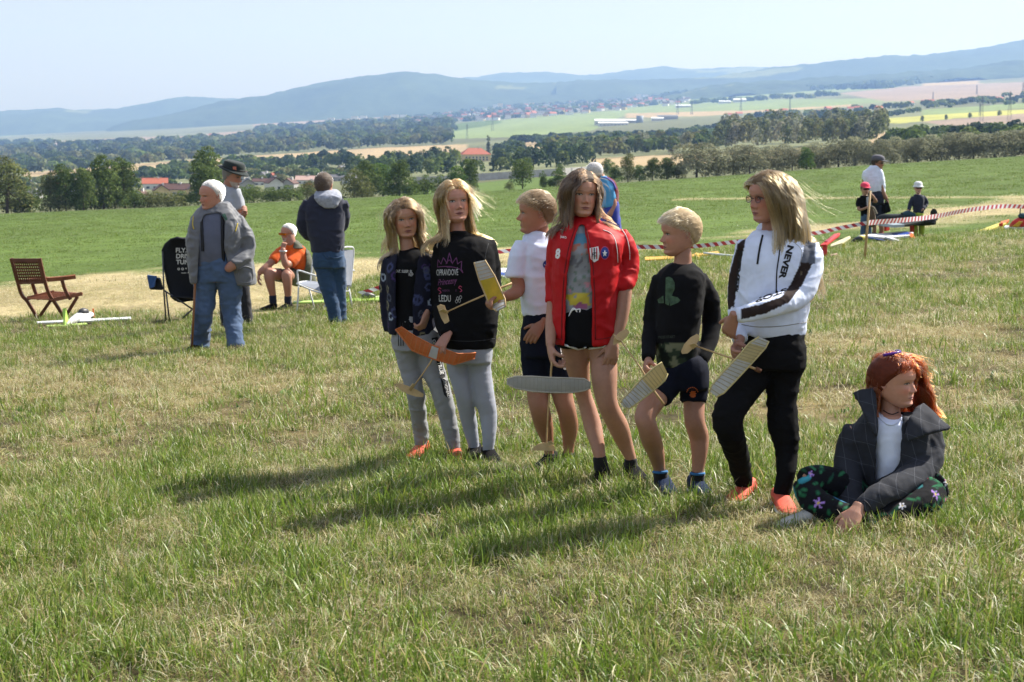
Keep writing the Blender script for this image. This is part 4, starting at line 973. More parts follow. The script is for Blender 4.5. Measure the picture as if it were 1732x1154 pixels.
M_HAIR = {}
def hair_mat(name, cols, rough=0.35):
    """cols: three real hair colours, picked per strand; tips a little lighter"""
    m = bpy.data.materials.new(name); m.use_nodes = True; t = m.node_tree; N = t.nodes; L = t.links; N.clear()
    o = N.new('ShaderNodeOutputMaterial'); h = N.new('ShaderNodeBsdfHairPrincipled')
    try: h.parametrization = 'COLOR'
    except Exception: pass
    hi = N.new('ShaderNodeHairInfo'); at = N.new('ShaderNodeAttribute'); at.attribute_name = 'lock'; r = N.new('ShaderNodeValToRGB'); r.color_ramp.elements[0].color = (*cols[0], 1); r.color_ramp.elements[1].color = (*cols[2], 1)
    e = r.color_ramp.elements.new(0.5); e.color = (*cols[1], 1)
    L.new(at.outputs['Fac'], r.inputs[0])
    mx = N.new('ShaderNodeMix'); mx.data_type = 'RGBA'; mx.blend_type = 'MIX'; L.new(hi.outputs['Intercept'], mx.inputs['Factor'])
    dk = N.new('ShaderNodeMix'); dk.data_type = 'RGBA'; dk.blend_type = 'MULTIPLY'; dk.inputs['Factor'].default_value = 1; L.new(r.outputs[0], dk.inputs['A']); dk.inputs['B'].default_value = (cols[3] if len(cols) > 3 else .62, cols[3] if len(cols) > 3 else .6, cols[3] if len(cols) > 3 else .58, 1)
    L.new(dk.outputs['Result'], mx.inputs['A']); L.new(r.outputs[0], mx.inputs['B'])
    for nm in ('Color',):
        L.new(mx.outputs['Result'], h.inputs[nm])
    h.inputs['Roughness'].default_value = rough; h.inputs['Radial Roughness'].default_value = 0.6
    L.new(h.outputs[0], o.inputs['Surface'])
    return m
def strands_obj(name, P, rad, m, parent, origin, lock=None):
    n, k = P.shape[:2]
    hc = bpy.data.hair_curves.new(name); hc.add_curves([k] * n)
    hc.points.foreach_set('position', (P - np.array(origin)).astype(np.float32).ravel()); hc.points.foreach_set('radius', rad.astype(np.float32).ravel())
    r = np.random.default_rng(3); lk = r.random(n) if lock is None else np.clip(.62 * lock + .38 * r.random(n), 0, 1)
    at = hc.attributes.new('lock', 'FLOAT', 'CURVE'); at.data.foreach_set('value', lk.astype(np.float32)); hc.materials.append(m)
    o = bpy.data.objects.new(name, hc); COL.objects.link(o); o.parent = parent
    return o

CAM = Vector((0, 0, HC))
class Person:
    def __init__(s, base, label, group=None, vox=0.0085, Y=None, tone=(.50, .30, .21), lip=(.36, .13, .11)):
        g = gpix(*base) if Y is None else None
        if Y is not None:
            p = pix(base[0], base[1], Y); g = Vector((p.x, Y, gz(p.x, Y)))
        s.o = g; s.Y = g.y; s.s = F / g.y; s.vox = vox; s.parts = {}; s.label = label; s.group = group; s.tone = tone; s.lip = lip
        s.extra = []; s.world = {}; s.root = None; s.heads = []; s.colf = {}
    def W(s, u, v, dy=0.0): return pix(u, v, s.Y + dy)
    def gd(s, u, v): return gpix(u, v).y - s.Y
    def px(s, r): return r * s.Y / F
    def _add(s, part, v, f): s.parts.setdefault(part, []).append((v, f))
    def tube(s, part, nodes, n=14, dr=1.0, under=True, m=5, shrink=0.016):
        A = np.array([(q[0], q[1], q[2], q[3], q[4] if len(q) > 4 else dr) for q in nodes], float)
        B = catmull(A, m) if len(A) > 1 else A
        P = [s.W(b[0], b[1], b[2]) for b in B]; r = [s.px(b[3]) for b in B]; dd = [b[4] for b in B]
        def rings(k):
            v = []; f = []
            for i in range(len(P)):
                t = (P[min(i + 1, len(P) - 1)] - P[max(i - 1, 0)]).normalized()
                a = t.cross(Vector((0, 1, 0)))
                if a.length < .15: a = t.cross(Vector((0, 0, 1)))
                a.normalize(); b = a.cross(t)
                rr = max(r[i] - k, r[i] * .45)
                for j in range(n):
                    w = 2 * math.pi * j / n; v.append(P[i] + a * math.cos(w) * rr + b * math.sin(w) * rr * dd[i])
            for i in range(len(P) - 1):
                for j in range(n): f.append((i * n + j, i * n + (j + 1) % n, (i + 1) * n + (j + 1) % n, (i + 1) * n + j))
            f.append(tuple(range(n - 1, -1, -1))); f.append(tuple((len(P) - 1) * n + j for j in range(n)))
            return v, f
        s._add(part, *rings(0))
        if part != 'skin' and under: s._add('skin', *rings(shrink))
        return s
    def loft(s, part, secs, n=26, under=True, m=4, ex=2.4, shrink=0.018):
        A = np.array(secs, float); B = catmull(A, m)
        def rings(k):
            v = []; f = []
            for (vv, ul, ur, dy, d) in B:
                c = s.W((ul + ur) / 2, vv, dy); hw = max(s.px((ur - ul) / 2) - k, .01); hd = max(d - k, .01)
                for j in range(n):
                    w = 2 * math.pi * j / n; cc, ss = math.cos(w), math.sin(w)
                    v.append(c + Vector((hw * np.sign(cc) * abs(cc) ** (2 / ex), hd * np.sign(ss) * abs(ss) ** (2 / ex), 0)))
            k2 = len(B)
            for i in range(k2 - 1):
                for j in range(n): f.append((i * n + j, i * n + (j + 1) % n, (i + 1) * n + (j + 1) % n, (i + 1) * n + j))
            f.append(tuple(range(n - 1, -1, -1))); f.append(tuple((k2 - 1) * n + j for j in range(n)))
            return v, f
        s._add(part, *rings(0))
        if part != 'skin' and under: s._add('skin', *rings(shrink))
        return s
    def hand(s, u, v, dy, tip, L, pn, side, **kw):
        """tip = (u, v, dy) the hand points to"""
        w = s.W(u, v, dy); t = s.W(*tip)
        s.extra.append(hand_parts(w, t - w, pn, L, side, **kw)); return s
    def head(s, u, vtop, vchin, dy=0.0, yaw=0, pitch=0, roll=0, **kw):
        H = s.px(vchin - vtop) / max(math.cos(R(pitch)), .5)
        y, p, r = R(yaw), R(pitch), R(roll)
        Fw = Vector((math.sin(y), -math.cos(y), 0)); Xl = Vector((math.cos(y), math.sin(y), 0)); Z = Vector((0, 0, 1))
        F2 = Fw * math.cos(p) + Z * math.sin(p); Z2 = Z * math.cos(p) - Fw * math.sin(p)
        X3 = Xl * math.cos(r) + Z2 * -math.sin(r) * 1.0; Z3 = Z2 * math.cos(r) + Xl * math.sin(r)
        M = Matrix((X3, F2, Z3)).transposed()
        c = s.W(u, (vtop + vchin) / 2, dy); o = c - M @ Vector((0, 0, .5 * H))
        V, Q, C = head_mesh(H, s.tone, s.lip, **kw)
        Vw = V @ np.array(M).T + np.array(o)
        nb = len(V) - 2 * 18 * 12
        if (vnormals(Vw, Q)[:nb] * (Vw[:nb] - np.array(c))).sum(1).mean() < 0: Q = flip(Q)
        s.H, s.M, s.ho = H, M, o; s.headV = V / H; s.headW = Vw; s.headQ = Q; s.headC = C
        s.heads.append((Vw, Q, C)); return s
    def hl(s, x, y, z): return s.ho + s.M @ (Vector((x, y, z)) * s.H)
    def build(s, mats, folds={}, vox={}, smooth={}, tint={}, cut={}):
        """mats: part -> material, in the order the parts are made; skin is the person's one body mesh"""
        org = np.array(s.o)
        V = []; f = []
        for v, q in s.parts['skin']:
            b = len(V); V += v; f += [tuple(i + b for i in k) for k in q]
        P, Q = remesh(V, f, vox.get('skin', s.vox), smooth.get('skin', 3))
        C = np.tile(s.tone, (len(P), 1)); C = C * (0.93 + 0.14 * fbm(P, 30, 5, 2))[:, None]
        red = np.clip((fbm(P, 9, 15, 2) - .5) * 2, 0, 1)[:, None]; C = C * (1 - .12 * red) + np.array(s.lip) * .12 * red
        allP, allQ, allC = [P], [Q], [C]
        for hp in s.extra:
            V = []; f = []
            for v, q in hp:
                b = len(V); V += v; f += [tuple(i + b for i in k) for k in q]
            hv = .0030 if s.vox < .01 else .005
            p, q = remesh(V, f, hv, 2); allP.append(p); allQ.append(q)
            c = np.tile(np.array(s.tone) * .97, (len(p), 1)); allC.append(c)
        for (p, q, c) in s.heads: allP.append(p); allQ.append(q); allC.append(c)
        off = 0; QQ = []
        for p, q in zip(allP, allQ): QQ.append(q + off); off += len(p)
        P = np.vstack(allP); Q = np.vstack(QQ); C = np.vstack(allC)
        s.world['skin'] = (P, Q)
        quads = [tuple(x) if x[2] != x[3] else tuple(x[:3]) for x in Q.tolist()]
        me = mesh_from('person', P - org, quads, [skin_mat()], True, C)
        s.root = props(link('person', me, None, s.o), s.label, 'person', s.group); s.obj = {'skin': s.root}
        for part, m in mats.items():
            V = []; f = []
            for v, q in s.parts[part]:
                b = len(V); V += v; f += [tuple(i + b for i in k) for k in q]
            P, Q = remesh(V, f, vox.get(part, s.vox), smooth.get(part, 2))
            for (amp, fx, fz, sd) in folds.get(part, [(.004, 9, 22, 1)]):
                N = vnormals(P, Q); D = P * np.array((fx, fx, fz))
                D = D + (vnoise(P, 7, sd + 50)[:, None] - .5) * 1.6
                r = 1 - np.abs(2 * vnoise(D, 1, sd) - 1); r2 = 1 - np.abs(2 * vnoise(D * 2.1 + 7, 1, sd + 3) - 1)
                P = P + N * ((r ** 2 - .4) * amp + (r2 ** 2 - .4) * amp * .45)[:, None]
            if part in cut:
                u, v = proj(P); N = vnormals(P, Q); inn = np.zeros(len(P), bool)
                for poly in cut[part]: inn |= poly_mask(u, v, poly)
                inn &= (N[:, 1] < .35)
                Q = Q[~inn[Q].all(axis=1)]
                used = np.unique(Q); mp = np.full(len(P), -1); mp[used] = np.arange(len(used)); P = P[used]; Q = mp[Q]
                # smooth the cut edge
                E = np.vstack([np.c_[Q[:, i], Q[:, (i + 1) % 4]] for i in range(4)]); E.sort(axis=1)
                Eu, cnt = np.unique(E, axis=0, return_counts=True); B = Eu[cnt == 1]
                for _ in range(6):
                    n = len(P); dg = np.bincount(B.ravel(), minlength=n).astype(float); acc = np.empty_like(P)
                    for k in range(3): acc[:, k] = np.bincount(B[:, 0], P[B[:, 1], k], n) + np.bincount(B[:, 1], P[B[:, 0], k], n)
                    bb = dg >= 2; P[bb] = P[bb] * .4 + acc[bb] / dg[bb][:, None] * .6
            s.world[part] = (P, Q)
            cols = None
            if part in tint: cols = tint[part](P, *proj(P))
            quads = [tuple(x) if x[2] != x[3] else tuple(x[:3]) for x in Q.tolist()]
            nm = part.split('#')[0]
            me = mesh_from(nm, P - org, quads, [m], True, cols)
            o = link(nm, me, s.root)
            if part in cut:
                sm = o.modifiers.new('cloth thickness', 'SOLIDIFY'); sm.thickness = .006; sm.offset = -1
            s.obj[part] = o
        return s
    # -------- prints that lie on a garment
    def bvh(s, part):
        k = '_bvh_' + part
        if k not in s.__dict__:
            P, Q = s.world[part]; s.__dict__[k] = BVHTree.FromPolygons([tuple(p) for p in P], [tuple(q) if q[2] != q[3] else tuple(q[:3]) for q in Q.tolist()])
        return s.__dict__[k]
    def stick(s, part, name, V2, faces, m, lift=.0025, parent=None):
        """V2: pixel points; laid on to the garment"""
        bv = s.bvh(part); out = []; ok = []
        for (u, v) in V2:
            d = (pix(u, v, s.Y) - CAM).normalized(); h = bv.ray_cast(CAM, d)
            if h[0] is None: out.append((0, 0, 0)); ok.append(False)
            else: out.append(tuple(h[0] - d * lift)); ok.append(True)
        fs = [f for f in faces if all(ok[i] for i in f)]
        fs = [f for f in fs if max((Vector(out[f[i]]) - Vector(out[f[i - 1]])).length for i in range(len(f))) < .08]
        if not fs: return None
        used = sorted({i for f in fs for i in f}); mp = {i: k for k, i in enumerate(used)}
        me = mesh_from(name, np.array([out[i] for i in used]) - np.array(s.o), [tuple(mp[i] for i in f) for f in fs], [m], False)
        return link(name, me, parent or s.obj[part])
    def text(s, part, txt, at, right, up, m, name='print', bold=.02, align='LEFT', lift=.0025):
        """at: pixel of the start of the base line; right, up: pixels per em"""
        c = bpy.data.curves.new('t', 'FONT'); c.body = txt; c.align_x = align; c.offset = bold; c.resolution_u = 3
        o = bpy.data.objects.new('t', c); COL.objects.link(o)
        dg = bpy.context.evaluated_depsgraph_get(); me = bpy.data.meshes.new_from_object(o.evaluated_get(dg))
        bm = bmesh.new(); bm.from_mesh(me); bmesh.ops.triangulate(bm, faces=bm.faces)
        for _ in range(2): bmesh.ops.subdivide_edges(bm, edges=[e for e in bm.edges if e.calc_length() > .22], cuts=1); bmesh.ops.triangulate(bm, faces=bm.faces)
        bm.verts.ensure_lookup_table()
        V2 = [(at[0] + v.co.x * right[0] + v.co.y * up[0], at[1] + v.co.x * right[1] + v.co.y * up[1]) for v in bm.verts]
        fs = [tuple(v.index for v in f.verts) for f in bm.faces]
        bm.free(); bpy.data.objects.remove(o); bpy.data.curves.remove(c); bpy.data.meshes.remove(me)
        return s.stick(part, name, V2, fs, m, lift)
    def patch(s, part, polys, m, name='print', step=6.0, lift=.0025):
        """filled pixel polygons laid on the garment"""
        V2 = []; fs = []
        for P in polys:
            bm = bmesh.new(); vs = [bm.verts.new((p[0], p[1], 0)) for p in P]; f = bm.faces.new(vs); bmesh.ops.triangulate(bm, faces=[f])
            for _ in range(3):
                E = [e for e in bm.edges if e.calc_length() > step]
                if not E: break
                bmesh.ops.subdivide_edges(bm, edges=E, cuts=1); bmesh.ops.triangulate(bm, faces=bm.faces)
            bm.verts.ensure_lookup_table(); bm.verts.index_update(); b = len(V2)
            V2 += [(v.co.x, v.co.y) for v in bm.verts]; fs += [tuple(v.index + b for v in f.verts) for f in bm.faces]; bm.free()
        return s.stick(part, name, V2, fs, m, lift)
    def line(s, part, pts, r, m, name='seam', lift=.002):
        """a thin cord or seam laid along pixel points"""
        bv = s.bvh(part); Q = []
        for (u, v) in catmull(pts, 5):
            d = (pix(u, v, s.Y) - CAM).normalized(); h = bv.ray_cast(CAM, d)
            if h[0] is not None: Q.append(h[0] - d * lift)
        if len(Q) < 2: return None
        g = Geo(); g.tube(Q, r, 6); return g.obj(name, m, s.obj[part], smooth=True, origin=s.o)
    # -------- hair
    def scalp(s, hl=None):
        V = s.headV; y, z, x = V[:, 1], V[:, 2], np.abs(V[:, 0])
        lim = np.interp(y, [-.5, -.25, -.10, -.02, .06, .14, .22, .30, .36, .42], hl or [.16, .20, .34, .46, .55, .62, .69, .745, .768, .775])
        ear = np.zeros(len(V), bool); ear[-2 * 18 * 12:] = True
        return np.where(ear, -1, z - lim)
    def hair_cap(s, m, thick=.05, name='hair', hl=None, noise_amp=.012):
        d = s.scalp(hl); P = s.headW; Q = s.headQ; N = vnormals(P, Q); 
        t = np.clip(d / .10, 0, 1); t = t * t * (3 - 2 * t)
        nn = (fbm(s.headV, 14, 3, 3) - .5) * noise_amp * 2
        W = P + N * ((t * (thick + nn) + np.where(d < 0, d * .5, np.minimum(d, .004))) * s.H)[:, None]
        keep = (d > -.07)[Q].all(axis=1); q = Q[keep]; used = np.unique(q); mp = np.full(len(P), -1); mp[used] = np.arange(len(used))
        quads = [tuple(x) if x[2] != x[3] else tuple(x[:3]) for x in mp[q].tolist()]
        me = mesh_from(name, W[used] - np.array(s.o), quads, [m], True)
        s.hairobj = link(name, me, s.root); return s.hairobj
    def roots(s, n, seed, hl=None, lo=-.005):
        r = np.random.default_rng(seed); d = s.scalp(hl); Q = s.headQ
        ok = (d > lo)[Q].all(axis=1) & (Q[:, 2] != Q[:, 3]); q = Q[ok]; P = s.headW
        area = np.linalg.norm(np.cross(P[q[:, 2]] - P[q[:, 0]], P[q[:, 3]] - P[q[:, 1]]), axis=1); c = np.cumsum(area); c /= c[-1]
        k = np.searchsorted(c, r.random(n)); a, b = r.random((2, n, 1))
        A = P[q[k, 0]] * (1 - a) * (1 - b) + P[q[k, 1]] * a * (1 - b) + P[q[k, 2]] * a * b + P[q[k, 3]] * (1 - a) * b
        N = vnormals(P, s.headQ)[q[k, 0]]
        return A, N
    def to_local(s, P): return (P - np.array(s.ho)) @ np.array(s.M) / s.H
    def to_world(s, L): return (L * s.H) @ np.array(s.M).T + np.array(s.ho)
    def long_hair(s, m, n=4200, length=.36, lvar=.25, wind=(.25, 0, 0), part=0.05, curl=0.0, latw=.9, gravity=1.0, face=.27, bulk=.07, clump=.75, seed=1, K=18, rad=.0011, hl=None, clear=None, cling=.35, rootmin=None,
                  shoulder=None, back=0.0, guides=150, wind_side=None, flyaway=.02, top_lift=.0):
        r = np.random.default_rng(seed); A, N = s.roots(n if rootmin is None else n * 4, seed, hl)
        if rootmin is not None: k_ = np.where(s.to_local(A)[:, 0] > rootmin)[0][:n]; A, N = A[k_], N[k_]; n = len(A); guides = min(guides, n - 60)
        L0 = s.to_local(A); x0 = L0[:, 0] - part
        sg = np.where(x0 >= 0, 1., -1.)
        ln = length * (1 - (lvar + .12) * r.random(n) ** 1.3); ln *= np.where(L0[:, 2] < .5, .75, 1)
        Mx = np.array(s.M)
        lat = Mx[:, 0]; fw = Mx[:, 1]; up = Mx[:, 2]
        comb = sg[:, None] * lat * latw - fw * (.30 + back * np.clip((.10 - L0[:, 0:1]) / .2, 0, 1)) + up * .02
        d = N * .45 + comb * .8 + r.normal(0, .08, (n, 3)); d /= np.linalg.norm(d, axis=1, keepdims=True)
        pos = A.copy(); path = [pos.copy()]
        layer = .005 + bulk * r.random(n) ** 1.5; ph = r.random(n) * 6.28
        fly = r.random(n) < flyaway; ln = np.where(fly, ln * .55, ln); seg = ln / (K - 1)
        wv = np.array(wind)
        for k in range(1, K):
            t = k / (K - 1)
            tgt = np.array((0, 0, -1.)) * gravity * (1 - .35 * fly[:, None]) + wv * (0.10 + t) * (1 + .9 * fly[:, None]) + comb * .8 * max(0, .30 - t) + N * (fly[:, None] * .25)
            wob = np.stack([vnoise(np.c_[pos * 9], 1, seed + 5), vnoise(np.c_[pos * 9], 1, seed + 6), vnoise(np.c_[pos * 9], 1, seed + 7)], 1) - .5
            w2_ = np.stack([vnoise(pos * 26 + A * 40, 1, seed + 15 + q_) for q_ in range(3)], 1) - .5
            tgt = tgt + wob * (.55 + curl + .7 * fly[:, None]) + w2_ * (.35 + .5 * t) + r.normal(0, .05, (n, 3))
            if curl:
                a = ph * .25 + t * 16 + vnoise(A, 22, seed) * 6; tgt = tgt + (lat * np.cos(a)[:, None] + fw * np.sin(a)[:, None]) * curl
            tgt /= np.linalg.norm(tgt, axis=1, keepdims=True)
            kk = .30 + .25 * t
            d = d * (1 - kk) + tgt * kk; d /= np.linalg.norm(d, axis=1, keepdims=True)
            pos = pos + d * seg[:, None]
            l = s.to_local(pos)
            c0 = np.array((0, -.03, .56)); rad3 = np.array((.328, .450, .452))
            e = (l - c0) / (rad3 * (1 + layer[:, None] * 1.25)); q = np.linalg.norm(e, axis=1); ins = q < 1
            l[ins] = c0 + (e[ins] / q[ins][:, None]) * (rad3 * (1 + layer[ins][:, None] * 1.25))
            hz = (l[:, 2] > .12) & ~fly; rq = np.hypot(l[:, 0] / (rad3[0] * (1 + layer * 1.25)), (l[:, 1] - c0[1]) / (rad3[1] * (1 + layer * 1.25))); far_ = hz & (rq > 1.0)
            kq = 1 - cling * (1 - 1 / np.maximum(rq[far_], 1)); l[far_, 0] *= kq; l[far_, 1] = c0[1] + (l[far_, 1] - c0[1]) * kq
            # keep the jaw and neck clear
            jw = (l[:, 2] < .5) & (l[:, 2] > -.30); e2 = np.hypot(l[:, 0] / (.31 + layer), (l[:, 1] - .02) / .36); m2 = jw & (e2 < 1)
            l[m2, 0] *= 1 / np.maximum(e2[m2], .3); l[m2, 1] = .02 + (l[m2, 1] - .02) / np.maximum(e2[m2], .3)
            fm = (l[:, 1] > .10) & (np.abs(l[:, 0]) < (face + layer * .6) * np.clip((.84 - l[:, 2]) / .26, 0, 1)) & (np.arange(n) > 12)
            l[fm, 0] = np.sign(l[fm, 0] + 1e-4 + sg[fm] * .08) * ((face + layer[fm] * .6) * np.clip((.84 - l[fm, 2]) / .26, 0, 1))
            if clear is not None:
                cm = (l[:, 0] * clear[0] > .08) & (l[:, 1] > clear[1]) & (l[:, 2] < .74) & (np.arange(n) > 3)
                l[cm, 1] = np.maximum(l[cm, 1] - .10, clear[1] - .02 * layer[cm]); l[cm, 0] = np.where(np.abs(l[cm, 0]) < .31, np.sign(l[cm, 0]) * (.31 + .5 * layer[cm]), l[cm, 0])
            p2 = s.to_world(l)
            if shoulder is not None:
                for (c, rr) in shoulder:
                    ee = (p2 - np.array(c)) / np.array(rr); qq = np.linalg.norm(ee, axis=1); i2 = qq < 1
                    p2[i2] = np.array(c) + ee[i2] / np.maximum(qq[i2], .2)[:, None] * np.array(rr)
            d = (p2 - path[-1]); d /= np.maximum(np.linalg.norm(d, axis=1, keepdims=True), 1e-6)
            pos = path[-1] + d * seg[:, None] * .999
            path.append(pos.copy())
        T = np.stack(path, 1)
        gi = 41 + r.choice(n - 41, guides, replace=False)
        near = np.argmin(((A[:, None] - A[gi][None]) ** 2).sum(-1) + r.random((n, guides)) * 1e-5 + (sg[:, None] != sg[gi][None]) * 1.0, axis=1)
        Gp = T[gi][near]; tt = np.linspace(0, 1, K)[None, :, None]
        cl = clump * np.clip(tt * 1.6, 0, 1) ** 1.2 * (.35 + .65 * r.random((n, 1, 1)) ** .7) * ~fly[:, None, None]
        off = (A - A[gi][near])[:, None, :]
        T2 = T * (1 - cl) + (Gp + off * (.55 + .3 * r.random((n, 1, 1)))) * cl
        rr = rad * (1 - .6 * np.linspace(0, 1, K) ** 2)[None, :] * r.uniform(.7, 1.2, (n, 1)) * np.where(fly, .24, 1)[:, None]
        return strands_obj('hair_strands', T2, rr, m, s.hairobj, s.o, r.random(guides)[near])
    def short_hair(s, m, n=4500, length=.035, comb=(0, .5, -.3), lift=.5, seed=1, rad=.0010, hl=None, K=6, lvar=.4, top=1.3, swirl=.25):
        r = np.random.default_rng(seed); A, N = s.roots(n, seed, hl, lo=.005); L0 = s.to_local(A)
        Mx = np.array(s.M); cw = comb[0] * Mx[:, 0] + comb[1] * Mx[:, 1] + comb[2] * Mx[:, 2]
        wob = np.stack([vnoise(A, 45, seed + i) for i in range(3)], 1) - .5
        ln = length * (1 - (lvar + .12) * r.random(n) ** 1.3) * np.interp(L0[:, 2], [.2, .5, .75, .9], [.35, .55, 1, top])
        d = N * lift + cw + wob * 1.4 * swirl + r.normal(0, .12, (n, 3)); d /= np.linalg.norm(d, axis=1, keepdims=True)
        pos = A + N * .0; P = [pos.copy()]
        for k in range(1, K):
            d = d + cw * .22 + np.array((0, 0, -.10)) - N * .05; d /= np.linalg.norm(d, axis=1, keepdims=True)
            pos = pos + d * (ln / (K - 1))[:, None]
            l = s.to_local(pos); c0 = np.array((0, -.03, .56)); r3 = np.array((.335, .45, .452)); e = (l - c0) / r3; q = np.linalg.norm(e, axis=1); ins = (q < 1.02) & (l[:, 2] > .45)
            l[ins] = c0 + e[ins] / q[ins][:, None] * r3 * 1.02; pos = s.to_world(l)
            P.append(pos.copy())
        T = np.stack(P, 1); rr = rad * (1 - .55 * np.linspace(0, 1, K))[None, :] * r.uniform(.7, 1.2, (n, 1))
        return strands_obj('hair_strands', T, rr, m, s.hairobj, s.o)
    def shoe(s, u, v, dy, yaw, L, upper, sole, pitch=0.0, h=.075, name='shoe'):
        """a shoe standing on the ground below pixel (u, v); yaw 0 points at the viewer"""
        p = s.W(u, v, dy); g = Vector((p.x, p.y, gz(p.x, p.y))); y = R(yaw)
        fw = Vector((math.sin(y), -math.cos(y), 0)); ax = Vector((math.cos(y), math.sin(y), 0)); up = Vector((0, 0, 1))
        def sec(t, hw, z0, z1):
            c = g + fw * ((t - .28) * L); out = []
            for k in range(14):
                w = 2 * math.pi * k / 14; x = math.cos(w); z = math.sin(w)
                out.append(c + ax * (np.sign(x) * abs(x) ** .8 * hw) + up * (z0 + (z1 - z0) * (.5 + .5 * np.sign(z) * abs(z) ** .7)))
            return out
        def lof(S):
            n = 14; vv = [p for q in S for p in q]; f = []
            for i in range(len(S) - 1):
                for j in range(n): f.append((i * n + j, i * n + (j + 1) % n, (i + 1) * n + (j + 1) % n, (i + 1) * n + j))
            f.append(tuple(range(n - 1, -1, -1))); f.append(tuple((len(S) - 1) * n + j for j in range(n))); return vv, f
        k = L / .24
        G1 = Geo(); G1.add(*lof([sec(0, .020 * k, .02, h * .9), sec(.06, .032 * k, .015, h * 1.15), sec(.25, .037 * k, .012, h * 1.12), sec(.42, .038 * k, .012, h * .92), sec(.62, .043 * k, .012, h * .68), sec(.82, .043 * k, .012, h * .5), sec(.95, .030 * k, .014, h * .36), sec(1.0, .012 * k, .018, h * .26)]))
        o = G1.obj(name, upper, s.root, smooth=True, origin=s.o)
        G2 = Geo(); G2.add(*lof([sec(-.01, .022 * k, .0, .018), sec(.06, .035 * k, 0, .022), (sec(.3, .037 * k, 0, .02)), sec(.62, .046 * k, 0, .02), sec(.84, .045 * k, 0, .02), sec(.97, .030 * k, .002, .02), sec(1.02, .012 * k, .006, .02)]))
        G2.obj('sole', sole, o, smooth=True, origin=s.o)
        return o
def fabric(name, col, rough=.85, var=.10, bump=.25, bscale=350, sheen=.15, attr=None, scale=14, trans=0.0, spec=.2, bdist=.002):
    return mat(name, col, rough, var, scale, bump, bscale, sheen=sheen, attr=attr, trans=trans, spec=spec, bdist=bdist)
# ------------------------------------------------------------------ the seven children with gliders
M_BLACK = fabric('black cotton', (.0065, .0065, .0075), sheen=.0, spec=.1); M_NAVY = fabric('navy cotton', (.006, .008, .018), sheen=0, spec=.12); M_WHITE = fabric('white cotton', (.66, .71, .86))
M_GREY = fabric('grey sweat cloth', (.25, .255, .27), var=.08); M_PALE = fabric('pale grey leggings', (.29, .305, .36), var=.06)
M_RED = fabric('red sports cloth', (.43, .007, .010), rough=.6, bump=.1, sheen=0, spec=.2); M_TEE = fabric('tinted cloth', attr='tint', col=(1, 1, 1), sheen=.02, spec=.12)
M_PRINT_W = mat('white print', (.78, .78, .78), var=.1, scale=90); M_PRINT_P = mat('plum print', (.15, .045, .14), var=.25, scale=90); M_PRINT_G = mat('grey print', (.42, .42, .42), var=.25, scale=120)
M_PRINT_B = mat('blue print', (.02, .04, .22)); M_PRINT_K = mat('black print', (.012, .012, .014)); M_PRINT_O = mat('orange print', (.55, .13, .03)); M_PRINT_Y = mat('yellow print', (.55, .42, .03)); M_PRINT_PK = mat('pink print', (.5, .07, .16))
M_HEMD = mat('dark seam', (.03, .03, .033)); M_ZIP = mat('dark red zip', (.16, .004, .006))
M_SHOE_R = mat('coral shoe mesh', (.62, .10, .06), rough=.7, bump=.3, bscale=150); M_SHOE_K = mat('black shoe', (.008, .008, .009), rough=.85, spec=.08); M_SHOE_B = mat('blue black shoe', (.018, .028, .06), rough=.85, spec=.08)
M_SOLE = mat('pale sole', (.62, .62, .60), rough=.6); M_SOCK_K = fabric('black sock', (.012, .012, .013)); M_SOCK_B = fabric('blue sock', (.03, .14, .34))
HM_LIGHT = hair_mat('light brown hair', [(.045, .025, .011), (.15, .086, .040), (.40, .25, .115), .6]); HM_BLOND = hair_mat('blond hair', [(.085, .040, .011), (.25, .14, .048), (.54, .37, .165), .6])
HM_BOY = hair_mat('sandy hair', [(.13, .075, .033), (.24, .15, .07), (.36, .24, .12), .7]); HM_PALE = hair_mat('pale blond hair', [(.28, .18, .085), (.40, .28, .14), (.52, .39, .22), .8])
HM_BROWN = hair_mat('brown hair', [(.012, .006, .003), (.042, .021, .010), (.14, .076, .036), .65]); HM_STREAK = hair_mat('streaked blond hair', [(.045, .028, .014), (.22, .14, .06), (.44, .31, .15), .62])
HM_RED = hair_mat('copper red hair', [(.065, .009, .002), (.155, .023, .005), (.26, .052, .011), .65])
CAPS = {}
def cap_mat(name, col):
    if name not in CAPS: CAPS[name] = mat(name, col, rough=.7, var=.25, scale=60, bump=.6, bscale=160)
    return CAPS[name]

